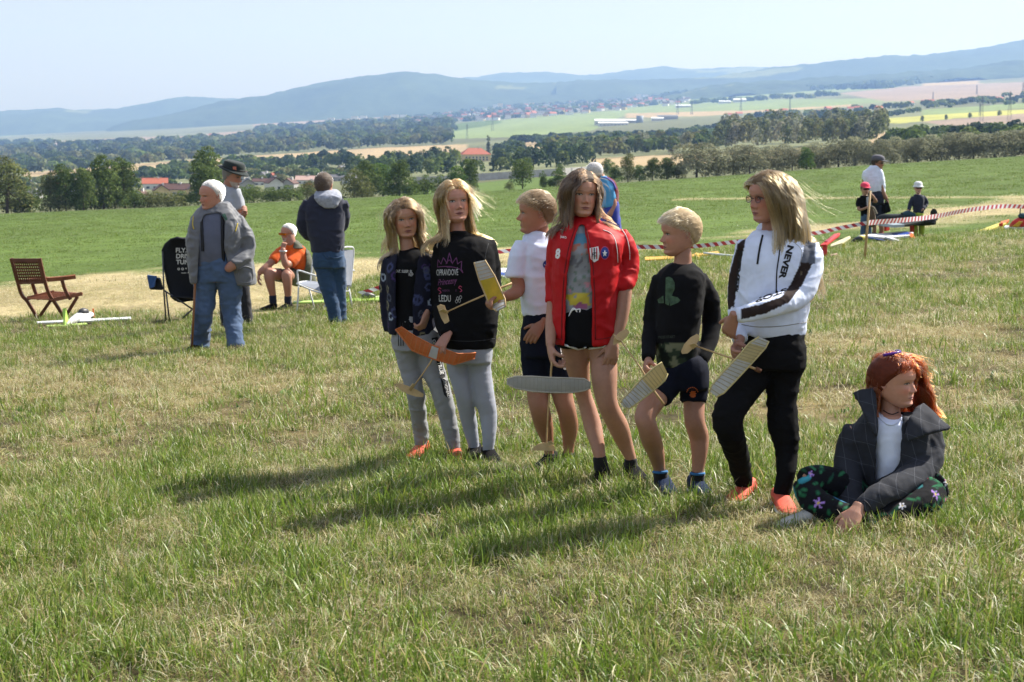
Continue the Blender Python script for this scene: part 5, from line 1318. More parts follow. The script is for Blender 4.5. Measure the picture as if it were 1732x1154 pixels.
def girl_patterned_jacket():
    p = Person((742, 777), 'girl in grey sweatpants and black top under an open patterned jacket, leftmost of the children', tone=(0.368, 0.194, 0.127), lip=(0.260, 0.093, 0.081))
    a, b = p.gd(713, 772), p.gd(768, 777)
    p.loft('shirt', [(556, 664, 738, -.01, .105), (520, 664, 734, 0, .10), (480, 664, 734, 0, .10), (450, 660, 736, 0, .105), (434, 664, 732, .01, .09), (425, 674, 716, .015, .07), (419, 681, 702, .02, .05)])
    p.tube('shirt', [(668, 438, .01, 14), (660, 470, .03, 13.5), (660, 515, .05, 13), (664, 556, .02, 11)])
    p.tube('shirt', [(724, 438, .0, 14), (728, 480, .02, 14), (727, 515, -.03, 13), (722, 530, -.09, 11)])
    p.loft('jacket', [(563, 657, 742, 0, .125), (520, 655, 740, 0, .125), (470, 653, 741, 0, .125), (445, 655, 740, .01, .12), (430, 664, 730, .02, .10)], under=False)
    p.tube('jacket', [(664, 436, .01, 15), (657, 470, .03, 15), (657, 515, .05, 14.5), (662, 560, .02, 13)], under=False)
    p.tube('jacket', [(726, 438, .0, 15), (730, 480, .02, 15), (729, 515, -.03, 14), (723, 529, -.10, 12)], under=False)
    p.tube('skin', [(691, 440, .0, 13), (688, 415, .0, 12), (685, 392, .02, 12), (684, 375, .02, 11)])
    p.loft('trousers', [(590, 664, 752, .0, .12), (570, 662, 748, 0, .12), (545, 664, 742, 0, .11), (530, 668, 738, 0, .10)])
    p.tube('trousers', [(690, 575, 0, 28), (692, 600, 0, 23), (693, 624, -.01, 17.5), (703, 668, -.02, 15.5), (711, 724, a * .8, 13), (712, 742, a, 13)], dr=1.0)
    p.tube('trousers', [(724, 575, 0, 27), (729, 600, -.01, 23), (732, 624, -.02, 20), (748, 670, -.05, 16.5), (763, 730, b * .8 - .01, 13.5), (766, 744, b, 13)])
    p.tube('trousers', [(711.5, 738, a, 11), (712, 757, a, 10.5)]); p.tube('trousers', [(766, 740, b, 11.5), (767, 762, b, 11)])
    p.tube('skin', [(712, 755, a, 8), (712, 770, a, 8)]); p.tube('skin', [(767, 758, b, 8), (768, 775, b, 8)])
    p.hand(722, 530, -.10, (715, 553, -.13), .155, (-.9, .4, 0), 1, curl=(.75, .8, .8, .8), thumb=.5)
    p.head(684, 336, 402, .01, yaw=13, pitch=-2, roll=-6, brow=(.26, .17, .10), squint=.62, smile=.25, cheek=1.1)
    p.build({'trousers': M_GREY, 'shirt': M_BLACK, 'jacket': M_TEE},
            folds={'trousers': [(.006, 10, 20, 3), (.003, 22, 45, 9)], 'shirt': [(.004, 10, 14, 4)], 'jacket': [(.006, 11, 16, 6)]},
            cut={'jacket': [[(672, 424), (712, 424), (704, 470), (699, 520), (699, 570), (668, 570), (668, 500), (668, 450)]]},
            tint={'jacket': jacket_rings})
    p.shoe(713, 772, a, -20, .23, M_SHOE_R, M_SOLE); p.shoe(768, 777, b, 12, .23, M_SHOE_R, M_SOLE)
    p.hair_cap(cap_mat('light brown scalp hair', (.10, .058, .026)), .022)
    sh = [(p.W(700, 452, .02), (.20, .13, .10))]
    p.long_hair(HM_LIGHT, n=4600, cling=.16, length=.37, wind=(.32, -.05, .0), part=-.06, seed=11, face=.265, curl=.26, shoulder=sh, bulk=.07, flyaway=.035)
    for tx, at in (('EAT. SLEEP. BL', (669, 461)), ('REP', (691, 467))): p.text('shirt', tx, at, (4.6 if tx[0] == 'E' else 5, .1), (0, -6.5), M_PRINT_G, bold=.03)
    p.patch('trousers', [[(730, 572), (740, 570), (750, 612), (757, 640), (761, 668), (757, 674), (751, 668), (745, 640), (738, 610)]], M_PRINT_K, 'side_stripe')
    p.text('trousers', 'ORIGINAL', (731.5, 575), (1.2, 7.0), (7.0, -1.6), M_PRINT_W, bold=.03, lift=.0045); p.text('trousers', 'TRUE', (739.5, 613), (2.2, 8.6), (8.4, -2), M_PRINT_W, bold=.03, lift=.0045)
    p.text('trousers', 'ORIGINAL', (748, 640), (2.0, 7.0), (6.5, -2), M_PRINT_G, bold=.03, lift=.0045)
    for q in (673, 677, 681): p.line('trousers', [(q, 546), (q + .5, 562), (q + 1, 585)], .0022, M_PRINT_K, 'drawstring')
    return p
def jacket_rings(P, u, v):
    """dark navy cloth printed with pale and violet rings"""
    c = np.tile((.012, .013, .026), (len(P), 1)).astype(float); r = np.random.default_rng(4)
    for k in range(60):
        o = P[r.integers(len(P))]; R1 = r.uniform(.012, .030); d = np.linalg.norm(P - o, axis=1)
        m = (d < R1) & (d > R1 * .55); col = [(.30, .35, .44), (.05, .06, .14), (.05, .03, .11), (.07, .08, .12), (.20, .19, .12)][k % 5]; c[m] = col
    return c

def girl_black_sweatshirt():
    p = Person((806, 780), 'tall blonde girl in a black sweatshirt with plum lettering and pale leggings', tone=(0.382, 0.194, 0.138), lip=(0.260, 0.093, 0.087))
    a, b = p.gd(803, 777), p.gd(827, 781)
    p.loft('sweatshirt', [(587, 753, 837, 0, .125), (575, 748, 839, 0, .13), (540, 744, 840, 0, .125), (490, 742, 838, 0, .12), (450, 741, 838, 0, .12), (425, 742, 836, .005, .115), (408, 746, 829, .01, .09), (399, 754, 806, .015, .065), (394, 760, 793, .015, .05)])
    p.tube('sweatshirt', [(750, 414, .01, 15), (744, 455, .04, 16), (743, 505, .05, 15), (748, 540, -.05, 14), (757, 566, -.13, 12.5)])
    p.tube('sweatshirt', [(824, 410, .01, 15), (831, 450, .04, 16), (832, 500, .03, 16), (827, 545, -.06, 15), (822, 566, -.09, 14)])
    p.tube('sweatshirt', [(777, 393, .012, 19), (777, 398, .008, 21)], dr=1.0, under=False)
    p.tube('skin', [(776, 412, .01, 15), (775, 395, .005, 13.5), (772, 372, .025, 12.5), (770, 355, .025, 11)])
    p.loft('leggings', [(612, 757, 832, 0, .115), (590, 756, 834, 0, .12), (565, 758, 832, 0, .11)])
    p.tube('leggings', [(777, 590, 0, 22), (774, 618, 0, 19.5), (784, 668, -.02, 15), (793, 712, a * .6, 14), (802, 757, a, 9.5), (804, 766, a, 9.5)])
    p.tube('leggings', [(811, 590, 0, 22), (811, 620, 0, 20), (819, 672, -.02, 18), (826, 702, b * .5, 15.5), (827, 738, b, 12), (825, 765, b, 9.5)])
    p.tube('skin', [(804, 760, a, 7), (804, 775, a, 7)]); p.tube('skin', [(826, 760, b, 7), (826, 777, b, 7)])
    p.hand(757, 566, -.14, (744, 586, -.19), .165, (.35, .5, -.6), -1, curl=(.35, .4, .5, .55), thumb=.9)
    p.head(769, 306, 377, .01, yaw=16, pitch=7, roll=-4, brow=(.34, .22, .13), squint=.72, mouth_open=.25, cheek=.95)
    p.build({'leggings': M_PALE, 'sweatshirt': M_BLACK}, folds={'leggings': [(.0022, 12, 60, 3)], 'sweatshirt': [(.006, 8, 13, 5), (.002, 20, 30, 8)]})
    p.shoe(803, 777, a, -8, .235, M_SHOE_K, M_SOLE); p.shoe(827, 781, b, 14, .235, M_SHOE_K, M_SOLE)
    p.hair_cap(cap_mat('blond scalp hair', (.20, .11, .04)), .022)
    sh = [(p.W(786, 424, .015), (.235, .125, .095))]
    p.long_hair(HM_BLOND, n=4400, cling=.20, length=.39, wind=(.32, -.03, 0), part=-.02, seed=21, face=.27, shoulder=sh, bulk=.09, flyaway=.035)
    p.line('sweatshirt', [(752, 574), (775, 577), (805, 577), (837, 573)], .002, M_HEMD, 'hem_seam', lift=0); p.line('sweatshirt', [(826, 412), (820, 440), (824, 470)], .0018, M_HEMD, 'seam', lift=0)
    p.text('sweatshirt', 'OPRAVDOVÉ', (738, 466), (6.3, -.1), (0, -14.5), M_PRINT_G, bold=.015)
    p.text('sweatshirt', 'Princezny', (740, 483), (8.2, -1.0), (2.6, -15), M_PRINT_P, bold=.01)
    p.text('sweatshirt', 'NEJSOU', (748, 493), (3.6, 0), (0, -4.2), M_PRINT_P, bold=.0); p.text('sweatshirt', 'Z', (770, 493), (3.6, 0), (0, -4.2), M_PRINT_P, bold=.0)
    p.text('sweatshirt', 'LEDU', (742, 510), (8.6, .2), (-.6, -15.5), M_PRINT_G, bold=.02)
    # the small crown above the words and curls beside them
    crown = [[(740, 452), (741, 440), (746, 447), (750, 436), (756, 446), (760, 428), (765, 446), (772, 436), (774, 447), (781, 442), (780, 455), (783, 462), (777, 455), (760, 451)]]
    base = []
    for i in range(len(crown[0])):
        q = crown[0][i]; n = crown[0][(i + 1) % len(crown[0])]; base.append([q, n])
    for q, n in base: p.line('sweatshirt', [q, ((q[0] + n[0]) / 2, (q[1] + n[1]) / 2 - .5), n], .0022, M_PRINT_P, 'print')
    p.line('sweatshirt', [(754, 447), (760, 440), (766, 447)], .002, M_PRINT_P, 'print'); p.line('sweatshirt', [(756, 452), (766, 452)], .002, M_PRINT_P, 'print')
    for cx, cy in ((743, 492), (778, 489)): p.line('sweatshirt', [(cx + 3, cy - 3), (cx, cy - 5), (cx - 2, cy - 2), (cx + 1, cy), (cx + 3, cy + 3), (cx, cy + 5)], .0018, M_PRINT_PK, 'print')
    for cx, cy in ((774, 505), (779, 503), (777, 509), (772, 510)): p.line('sweatshirt', [(cx - 2, cy), (cx, cy - 3), (cx + 2, cy), (cx, cy + 3), (cx - 2, cy)], .0014, M_PRINT_G, 'print')
    return p

def boy_white_tshirt():
    p = Person((944, 797), 'boy in a white T-shirt and navy shorts seen from the side, looking left', tone=(0.319, 0.153, 0.094), lip=(0.223, 0.081, 0.062))
    a, b = p.gd(930, 793), p.gd(963, 792)
    p.loft('tshirt', [(533, 884, 952, 0, .105), (515, 881, 953, 0, .115), (470, 877, 953, 0, .115), (440, 877, 952, .0, .11), (415, 880, 950, .01, .10), (401, 886, 940, .015, .075), (394, 893, 930, .02, .06)])
    p.tube('tshirt', [(886, 412, -.03, 15), (875, 440, -.06, 16.5), (870, 470, -.08, 15.5)])
    p.tube('tshirt', [(940, 412, .05, 16), (946, 445, .07, 17), (946, 478, .06, 16)])
    p.tube('tshirt', [(914, 393, .012, 19.5), (913, 398, .01, 22)], under=False)
    p.tube('skin', [(872, 462, -.08, 11.5), (877, 490, -.08, 11.5), (863, 499, -.14, 10.5), (849, 503, -.18, 8)])
    p.tube('skin', [(946, 470, .06, 11.5), (941, 505, .04, 11), (928, 528, -.06, 10), (917, 546, -.11, 8)])
    p.tube('skin', [(917, 415, .02, 17), (915, 394, .012, 14.5), (912, 374, .0, 13.5), (910, 358, 0, 11)])
    p.loft('shorts', [(600, 884, 958, 0, .125), (570, 880, 956, 0, .13), (545, 884, 954, 0, .12), (524, 886, 950, 0, .11)])
    p.tube('shorts', [(906, 580, 0, 27), (905, 615, 0, 24), (907, 650, 0, 22.5)]); p.tube('shorts', [(936, 580, 0, 27), (941, 615, 0, 26), (946, 652, 0, 24)])
    p.tube('skin', [(907, 640, 0, 19), (909, 668, -.01, 18.5), (913, 692, -.02, 17.5), (920, 720, a * .6, 16.5), (926, 745, a * .9, 11), (929, 770, a, 8.5), (930, 785, a, 8.5)])
    p.tube('skin', [(948, 640, 0, 19), (951, 668, 0, 18.5), (958, 694, -.01, 16.5), (963, 722, b * .6, 16), (962, 750, b, 11), (962, 772, b, 9), (963, 785, b, 9)])
    p.tube('sock#1', [(929, 767, a, 10.5), (930, 786, a, 10.5)], under=False); p.tube('sock#2', [(962, 766, b, 10.5), (963, 788, b, 11)], under=False)
    p.hand(849, 503, -.18, (826, 506, -.24), .15, (0, -.4, -1), 1, curl=(.5, .7, .8, .8), thumb=.6)
    p.hand(917, 546, -.11, (902, 566, -.13), .15, (.3, .9, 0), -1, curl=(.3, .35, .4, .4), thumb=.2)
    p.head(907, 323, 395, .0, yaw=-84, pitch=0, roll=2, brow=(.34, .22, .12), squint=.7, nose=1.05)
    p.build({'shorts': M_NAVY, 'tshirt': M_WHITE, 'sock#1': M_SOCK_K, 'sock#2': M_SOCK_K}, folds={'tshirt': [(.008, 8, 11, 3), (.003, 18, 22, 7)], 'shorts': [(.006, 9, 13, 4)]}, vox={'sock#1': .006, 'sock#2': .006})
    p.shoe(930, 793, a, -28, .235, M_SHOE_K, M_SOLE); p.shoe(963, 792, b, 10, .235, M_SHOE_K, M_SOLE)
    p.hair_cap(cap_mat('sandy scalp hair', (.16, .10, .05)), .03, hl=BOY_HL)
    p.short_hair(HM_BOY, n=5200, length=.036, comb=(0, .6, -.05), lift=.40, seed=31, hl=BOY_HL, top=1.35)
    el = [(933 + 15 * math.cos(t) * 1.0, 448 + 10 * math.sin(t)) for t in np.linspace(0, 2 * math.pi, 22)[:-1]]
    p.patch('tshirt', [el], M_PRINT_B, 'print'); p.text('tshirt', 'ORG', (921, 455), (5, .6), (0, -6.5), M_PRINT_W, lift=.005); p.line('tshirt', [(920, 448), (932, 450), (946, 447)], .0012, M_PRINT_W, 'print', lift=.005)
    p.text('shorts', 'adidas', (946.5, 578), (3.0, 19.5), (19, -2.4), M_PRINT_W, bold=.03)
    return p
BOY_HL = [.12, .22, .47, .57, .60, .64, .68, .72, .735, .74]

def girl_red_jacket():
    p = Person((1042, 817), 'brown haired girl in an open red sports jacket and black shorts', tone=(0.389, 0.206, 0.138), lip=(0.248, 0.093, 0.081))
    a, b = p.gd(1019, 818), p.gd(1069, 812)
    p.loft('tshirt', [(535, 943, 1036, 0, .105), (500, 944, 1036, 0, .105), (450, 942, 1040, 0, .105), (415, 942, 1044, .0, .105), (395, 946, 1038, .01, .085), (383, 964, 1010, .015, .06), (378, 972, 1003, .02, .05)])
    p.loft('jacket', [(580, 938, 1040, 0, .125), (550, 934, 1046, 0, .13), (500, 933, 1044, 0, .13), (450, 934, 1048, 0, .13), (415, 934, 1056, .0, .125), (395, 938, 1050, .01, .105), (383, 950, 1032, .015, .085), (374, 966, 1014, .02, .068), (366, 971, 1010, .025, .062)], under=False)
    p.tube('jacket', [(944, 402, .01, 16), (938, 440, .04, 15), (936, 480, .05, 14), (934, 512, .03, 12.5)])
    p.tube('jacket', [(1044, 396, .02, 18), (1057, 425, .05, 21), (1062, 452, .05, 19.5), (1056, 480, .0, 17.5), (1055, 484, -.0, 16.5)])
    p.tube('skin', [(936, 495, .04, 10.5), (934, 530, .01, 11), (932, 560, -.05, 10.5), (931, 586, -.10, 8)])
    p.tube('skin', [(1056, 470, .0, 13), (1055, 505, -.02, 13.5), (1049, 545, -.05, 12), (1038, 578, -.08, 8.7)])
    p.tube('skin', [(989, 395, .015, 17), (987, 376, .01, 15), (986, 358, .025, 14), (985, 340, .025, 12)])
    p.loft('shorts', [(582, 948, 1034, 0, .12), (560, 946, 1038, 0, .125), (530, 946, 1038, 0, .115), (515, 950, 1034, 0, .10)])
    p.tube('shorts', [(968, 560, 0, 27), (966, 588, 0, 25.5)]); p.tube('shorts', [(1012, 560, 0, 29), (1015, 586, 0, 28)])
    p.tube('skin', [(970, 570, .02, 25), (975, 605, .05, 23.5), (980, 636, .08, 18.5), (986, 665, .10, 14.5), (994, 690, .10, 15), (1003, 722, .08, 16), (1010, 750, a * .7 + .03, 13), (1015, 776, a, 10.5), (1018, 800, a, 9.5)])
    p.tube('skin', [(1014, 570, 0, 27), (1020, 605, -.02, 24), (1022, 636, -.05, 23), (1024, 664, -.07, 20), (1030, 690, -.07, 17.5), (1046, 722, -.03 + b * .4, 18), (1056, 748, b * .8, 14.5), (1067, 776, b, 10), (1069, 796, b, 9.5)])
    p.tube('sock#1', [(1014, 772, a, 12.5), (1018, 800, a, 12.5)], under=False); p.tube('sock#2', [(1066, 776, b, 11.5), (1069, 800, b, 12)], under=False)
    p.hand(931, 586, -.10, (936, 622, -.14), .165, (.9, .1, .2), 1, curl=(.5, .8, .95, 1.0), thumb=.7)
    p.hand(1038, 578, -.08, (1032, 618, -.10), .165, (-.3, .95, 0), -1, curl=(.3, .33, .38, .42), thumb=.3)
    p.head(984, 289, 366, .0, yaw=12, pitch=0, roll=2, brow=(.15, .09, .055), squint=.55, smile=.9, cheek=1.2, width=1.02)
    p.build({'shorts': M_BLACK, 'tshirt': M_TEE, 'jacket': M_RED, 'sock#1': M_SOCK_K, 'sock#2': M_SOCK_K},
            folds={'tshirt': [(.008, 9, 16, 3), (.003, 24, 26, 6)], 'jacket': [(.008, 8, 9, 5), (.003, 20, 22, 8)], 'shorts': [(.005, 9, 13, 4)]}, vox={'sock#1': .006, 'sock#2': .006},
            tint={'tshirt': tee_print}, cut={'jacket': [[(978, 378), (989, 378), (993, 400), (1000, 450), (1003, 500), (1004, 600), (954, 600), (954, 520), (958, 460), (966, 415), (974, 390)]]})
    p.shoe(1019, 818, a, -5, .24, M_SHOE_K, M_SHOE_K); p.shoe(1069, 812, b, 18, .24, M_SHOE_K, M_SHOE_K)
    p.hair_cap(cap_mat('brown scalp hair', (.035, .019, .01)), .028)
    sh = [(p.W(992, 404, .02), (.20, .13, .085))]
    p.long_hair(HM_BROWN, n=4400, length=.295, lvar=.2, wind=(.05, 0, 0), part=.10, seed=41, cling=.10, face=.25, shoulder=sh, bulk=.08, curl=.08, flyaway=.035)
    p.text('jacket', 'JAKO', (948, 402), (4.3, .8), (0, -5.2), M_PRINT_W); p.text('jacket', '8', (939, 437), (15, -1), (2, -22), M_PRINT_W, bold=.05)
    for q in ([(1020, 389), (1032, 394), (1040, 405), (1044, 425), (1045, 444)], [(1052, 388), (1060, 402), (1065, 425), (1065, 440)], [(932, 396), (940, 391), (950, 388)]): p.line('jacket', q, .0018, M_PRINT_W, 'piping', lift=.001)
    for q in ([(973, 386), (963, 415), (955, 460), (951, 520), (950, 574)], [(991, 386), (997, 412), (1003, 450), (1006, 510), (1007, 574)]): p.line('jacket', q, .003, M_ZIP, 'zip', lift=0)
    for q in ([(938, 572), (946, 574), (952, 575)], [(1006, 574), (1022, 573), (1042, 568)]): p.line('jacket', q, .002, M_ZIP, 'hem_seam', lift=0)
    shield = [(997, 420), (1012, 417), (1014, 430), (1012, 440), (1005, 444), (999, 438)]
    p.patch('jacket', [shield], M_PRINT_W, 'print')
    for k in range(3): p.patch('jacket', [[(1000 + k * 4.2, 420 - k * .6), (1001.8 + k * 4.2, 419.8 - k * .6), (1002.2 + k * 4, 439 - k * .3), (1000.6 + k * 4, 438.6)]], M_RED if k != 1 else M_PRINT_K, 'print', lift=.005)
    p.text('jacket', 'VIKTORIA'[:0] + 'FC', (1001, 434), (7, -.6), (0, -9), M_PRINT_K, lift=.007)
    ci = lambda cx, cy, r1, r2: [(cx + r1 * math.cos(t), cy + r2 * math.sin(t)) for t in np.linspace(0, 2 * math.pi, 18)[:-1]]
    p.patch('jacket', [ci(1023, 428, 7.8, 11.5)], M_PRINT_PK, 'print'); p.patch('jacket', [ci(1023, 428, 6.6, 10)], M_PRINT_B, 'print', lift=.0045)
    st = [(1023 + (4.6 if k % 2 == 0 else 1.9) * math.sin(k * math.pi / 5), 429 - (6.2 if k % 2 == 0 else 2.6) * math.cos(k * math.pi / 5)) for k in range(10)]; p.patch('jacket', [st], M_PRINT_W, 'print', lift=.0065)
    for cx, cy, m in ((1027, 377, M_PRINT_W), (1034, 380, M_PRINT_G), (1041, 383, M_PRINT_G)): p.patch('jacket', [ci(cx, cy, 2.4, 2.6)], m, 'print'); p.patch('jacket', [ci(cx, cy, 1.1, 1.2)], M_PRINT_K if m is M_PRINT_W else M_RED, 'print', lift=.0045)
    g = Geo()
    for (q) in ([(945, 580), (960, 585), (975, 590), (984, 592), (990, 587)], [(984, 593), (996, 590), (1010, 588), (1022, 586), (1032, 581)]):
        p.line('shorts', q, .006, M_PRINT_W, 'hem_trim', lift=.0)
    for q in ([(962, 536), (966, 527), (972, 523), (976, 528), (982, 537)], [(964, 530), (969, 522), (975, 524), (981, 523), (980, 530)]): p.line('tshirt', q, .0035, M_PRINT_W, 'drawstring', lift=.006)
    return p
def tee_print(P, u, v):
    c = np.tile((.27, .28, .30), (len(P), 1)).astype(float); c *= (.85 + .3 * fbm(P, 30, 2))[:, None]
    def band(v0, v1, f, th, col, sd):
        m = (v > v0) & (v < v1) & (vnoise(P, f, sd) > th); c[m] = col
    band(395, 414, 25, .45, (.10, .25, .36), 4); band(412, 432, 45, .5, (.42, .16, .12), 5); band(430, 452, 55, .55, (.15, .15, .17), 6)
    band(455, 500, 50, .68, (.14, .20, .17), 7); band(478, 496, 40, .6, (.50, .24, .30), 8); band(497, 516, 34, .42, (.52, .42, .06), 9); band(510, 522, 40, .62, (.30, .10, .20), 10)
    return c

def boy_black_shirt():
    p = Person((1150, 836), 'pale blond boy in a black long-sleeved shirt with a green emblem and navy shorts', tone=(0.368, 0.188, 0.127), lip=(0.248, 0.099, 0.081))
    a, b = p.gd(1122, 832), p.gd(1178, 836)
    p.loft('shirt', [(618, 1110, 1176, 0, .115), (590, 1108, 1180, 0, .115), (540, 1107, 1186, 0, .115), (500, 1107, 1190, 0, .11), (475, 1109, 1192, .0, .105), (460, 1114, 1188, .005, .09), (450, 1126, 1178, .01, .07), (445, 1134, 1172, .015, .055)])
    p.tube('shirt', [(1117, 468, -.02, 13), (1106, 510, -.0, 14), (1100, 555, .0, 12.5), (1097, 590, -.10, 11.5), (1096, 608, -.15, 10.5)])
    p.tube('shirt', [(1182, 470, .02, 15), (1199, 505, .07, 17), (1204, 540, .10, 16), (1200, 572, .06, 14.5), (1190, 600, .0, 12.5), (1184, 612, -.03, 11)])
    p.tube('skin', [(1153, 462, .01, 19), (1155, 446, .005, 15.5), (1155, 425, .0, 14.5), (1154, 405, .0, 12)])
    p.loft('shorts', [(655, 1112, 1198, 0, .12), (632, 1112, 1199, 0, .125), (612, 1113, 1196, 0, .115), (600, 1116, 1186, 0, .10)])
    p.tube('shorts', [(1136, 630, -.01, 27), (1126, 650, -.06, 26), (1113, 674, -.12, 22)]); p.tube('shorts', [(1172, 630, 0, 28), (1174, 655, 0, 25), (1173, 681, -.02, 23)])
    p.tube('skin', [(1132, 652, -.06, 17), (1107, 676, -.13, 20), (1091, 704, -.19, 18), (1095, 722, -.19, 17), (1101, 742, -.13, 18.2), (1109, 765, a * .4 - .04, 15.5), (1115, 793, a, 11), (1119, 815, a, 10)])
    p.tube('skin', [(1173, 650, 0, 20), (1174, 686, -.02, 18.5), (1175, 714, -.04, 17.8), (1182, 738, -.0 + b * .4, 17.6), (1183, 765, b * .8, 14.5), (1180, 797, b, 10.5), (1179, 818, b, 10)])
    p.tube('sock#1', [(1116, 795, a, 12.8), (1120, 822, a, 13)], under=False); p.tube('sock#2', [(1180, 798, b, 12.2), (1179, 824, b, 12.5)], under=False)
    p.hand(1096, 611, -.16, (1087, 640, -.27), .15, (.5, .4, .2), 1, curl=(.6, .7, .75, .8), thumb=.9)
    p.head(1150, 354, 432, .0, yaw=-76, pitch=-3, roll=2, brow=(.50, .38, .24), squint=.6, mouth_open=.2, cheek=1.15, browv=.6)
    p.build({'shorts': M_NAVY, 'shirt': M_TEE, 'sock#1': M_SOCK_K, 'sock#2': M_SOCK_K}, folds={'shirt': [(.006, 9, 12, 3), (.0025, 20, 26, 7)], 'shorts': [(.006, 10, 12, 4)]}, vox={'sock#1': .006, 'sock#2': .006}, tint={'shirt': camo_band})
    for i, (u, v, d) in enumerate(((1116, 798, a), (1180, 801, b))): p.line('sock#%d' % (i + 1), [(u - 12, v), (u - 4, v + 1.5), (u + 4, v + 1.5), (u + 12, v)], .007, M_SOCK_B, 'sock_band', lift=0)
    p.shoe(1122, 832, a, 8, .23, M_SHOE_B, M_SOLE); p.shoe(1178, 836, b, 14, .23, M_SHOE_B, M_SOLE)
    p.hair_cap(cap_mat('pale blond scalp hair', (.40, .29, .16)), .035, hl=BOY_HL)
    p.short_hair(HM_PALE, n=6500, length=.036, comb=(0, .6, -.05), lift=.38, seed=51, hl=BOY_HL, top=1.35)
    G_ = mat('green print', (.045, .085, .045), var=.5, scale=50)
    p.patch('shirt', [[(1126, 470), (1131, 468), (1137, 471), (1141, 478), (1141, 490), (1138, 496), (1133, 497), (1133, 479), (1131, 477), (1131, 517), (1125, 514)]], G_, 'print')
    p.patch('shirt', [[(1112, 507), (1122, 500), (1122, 504), (1117, 508), (1123, 509), (1123, 513), (1114, 513)], [(1134, 500), (1146, 503), (1151, 508), (1147, 512), (1133, 518), (1133, 513), (1141, 509), (1134, 506)]], G_, 'print')
    p.text('shirt', 'PRESS START', (1113, 573), (5.0, -.2), (0, -6.5), mat('dim print', (.035, .045, .035)), bold=.02)
    ci = lambda cx, cy, r1, r2, n: [(cx + r1 * math.cos(t), cy + r2 * math.sin(t)) for t in np.linspace(0, 2 * math.pi, n)[:-1]]
    sun = [(1172 + (6.5 if k % 2 == 0 else 4) * math.cos(k * math.pi / 9), 666 + (7 if k % 2 == 0 else 4.2) * math.sin(k * math.pi / 9)) for k in range(18)]; p.patch('shorts', [sun], M_PRINT_O, 'print')
    for k in range(9):
        t = -2.9 + k * .33; x, y = 1171 + 9.5 * math.cos(t), 665 + 9.5 * math.sin(t); p.patch('shorts', [[(x - .9, y - .9), (x + .9, y - .9), (x + .9, y + .9), (x - .9, y + .9)]], M_PRINT_O, 'print')
    return p
def camo_band(P, u, v):
    c = np.tile((.0065, .0065, .008), (len(P), 1)).astype(float); m = (v > 581) & (u < 1174) & (u > 1111) & (P[:, 1] < P[:, 1].mean() + .02)
    n = fbm(P, 26, 4, 2); c[m] = (.028, .042, .026); c[m & (n > .56)] = (.15, .16, .10); c[m & (n < .42)] = (.008, .012, .010); return c

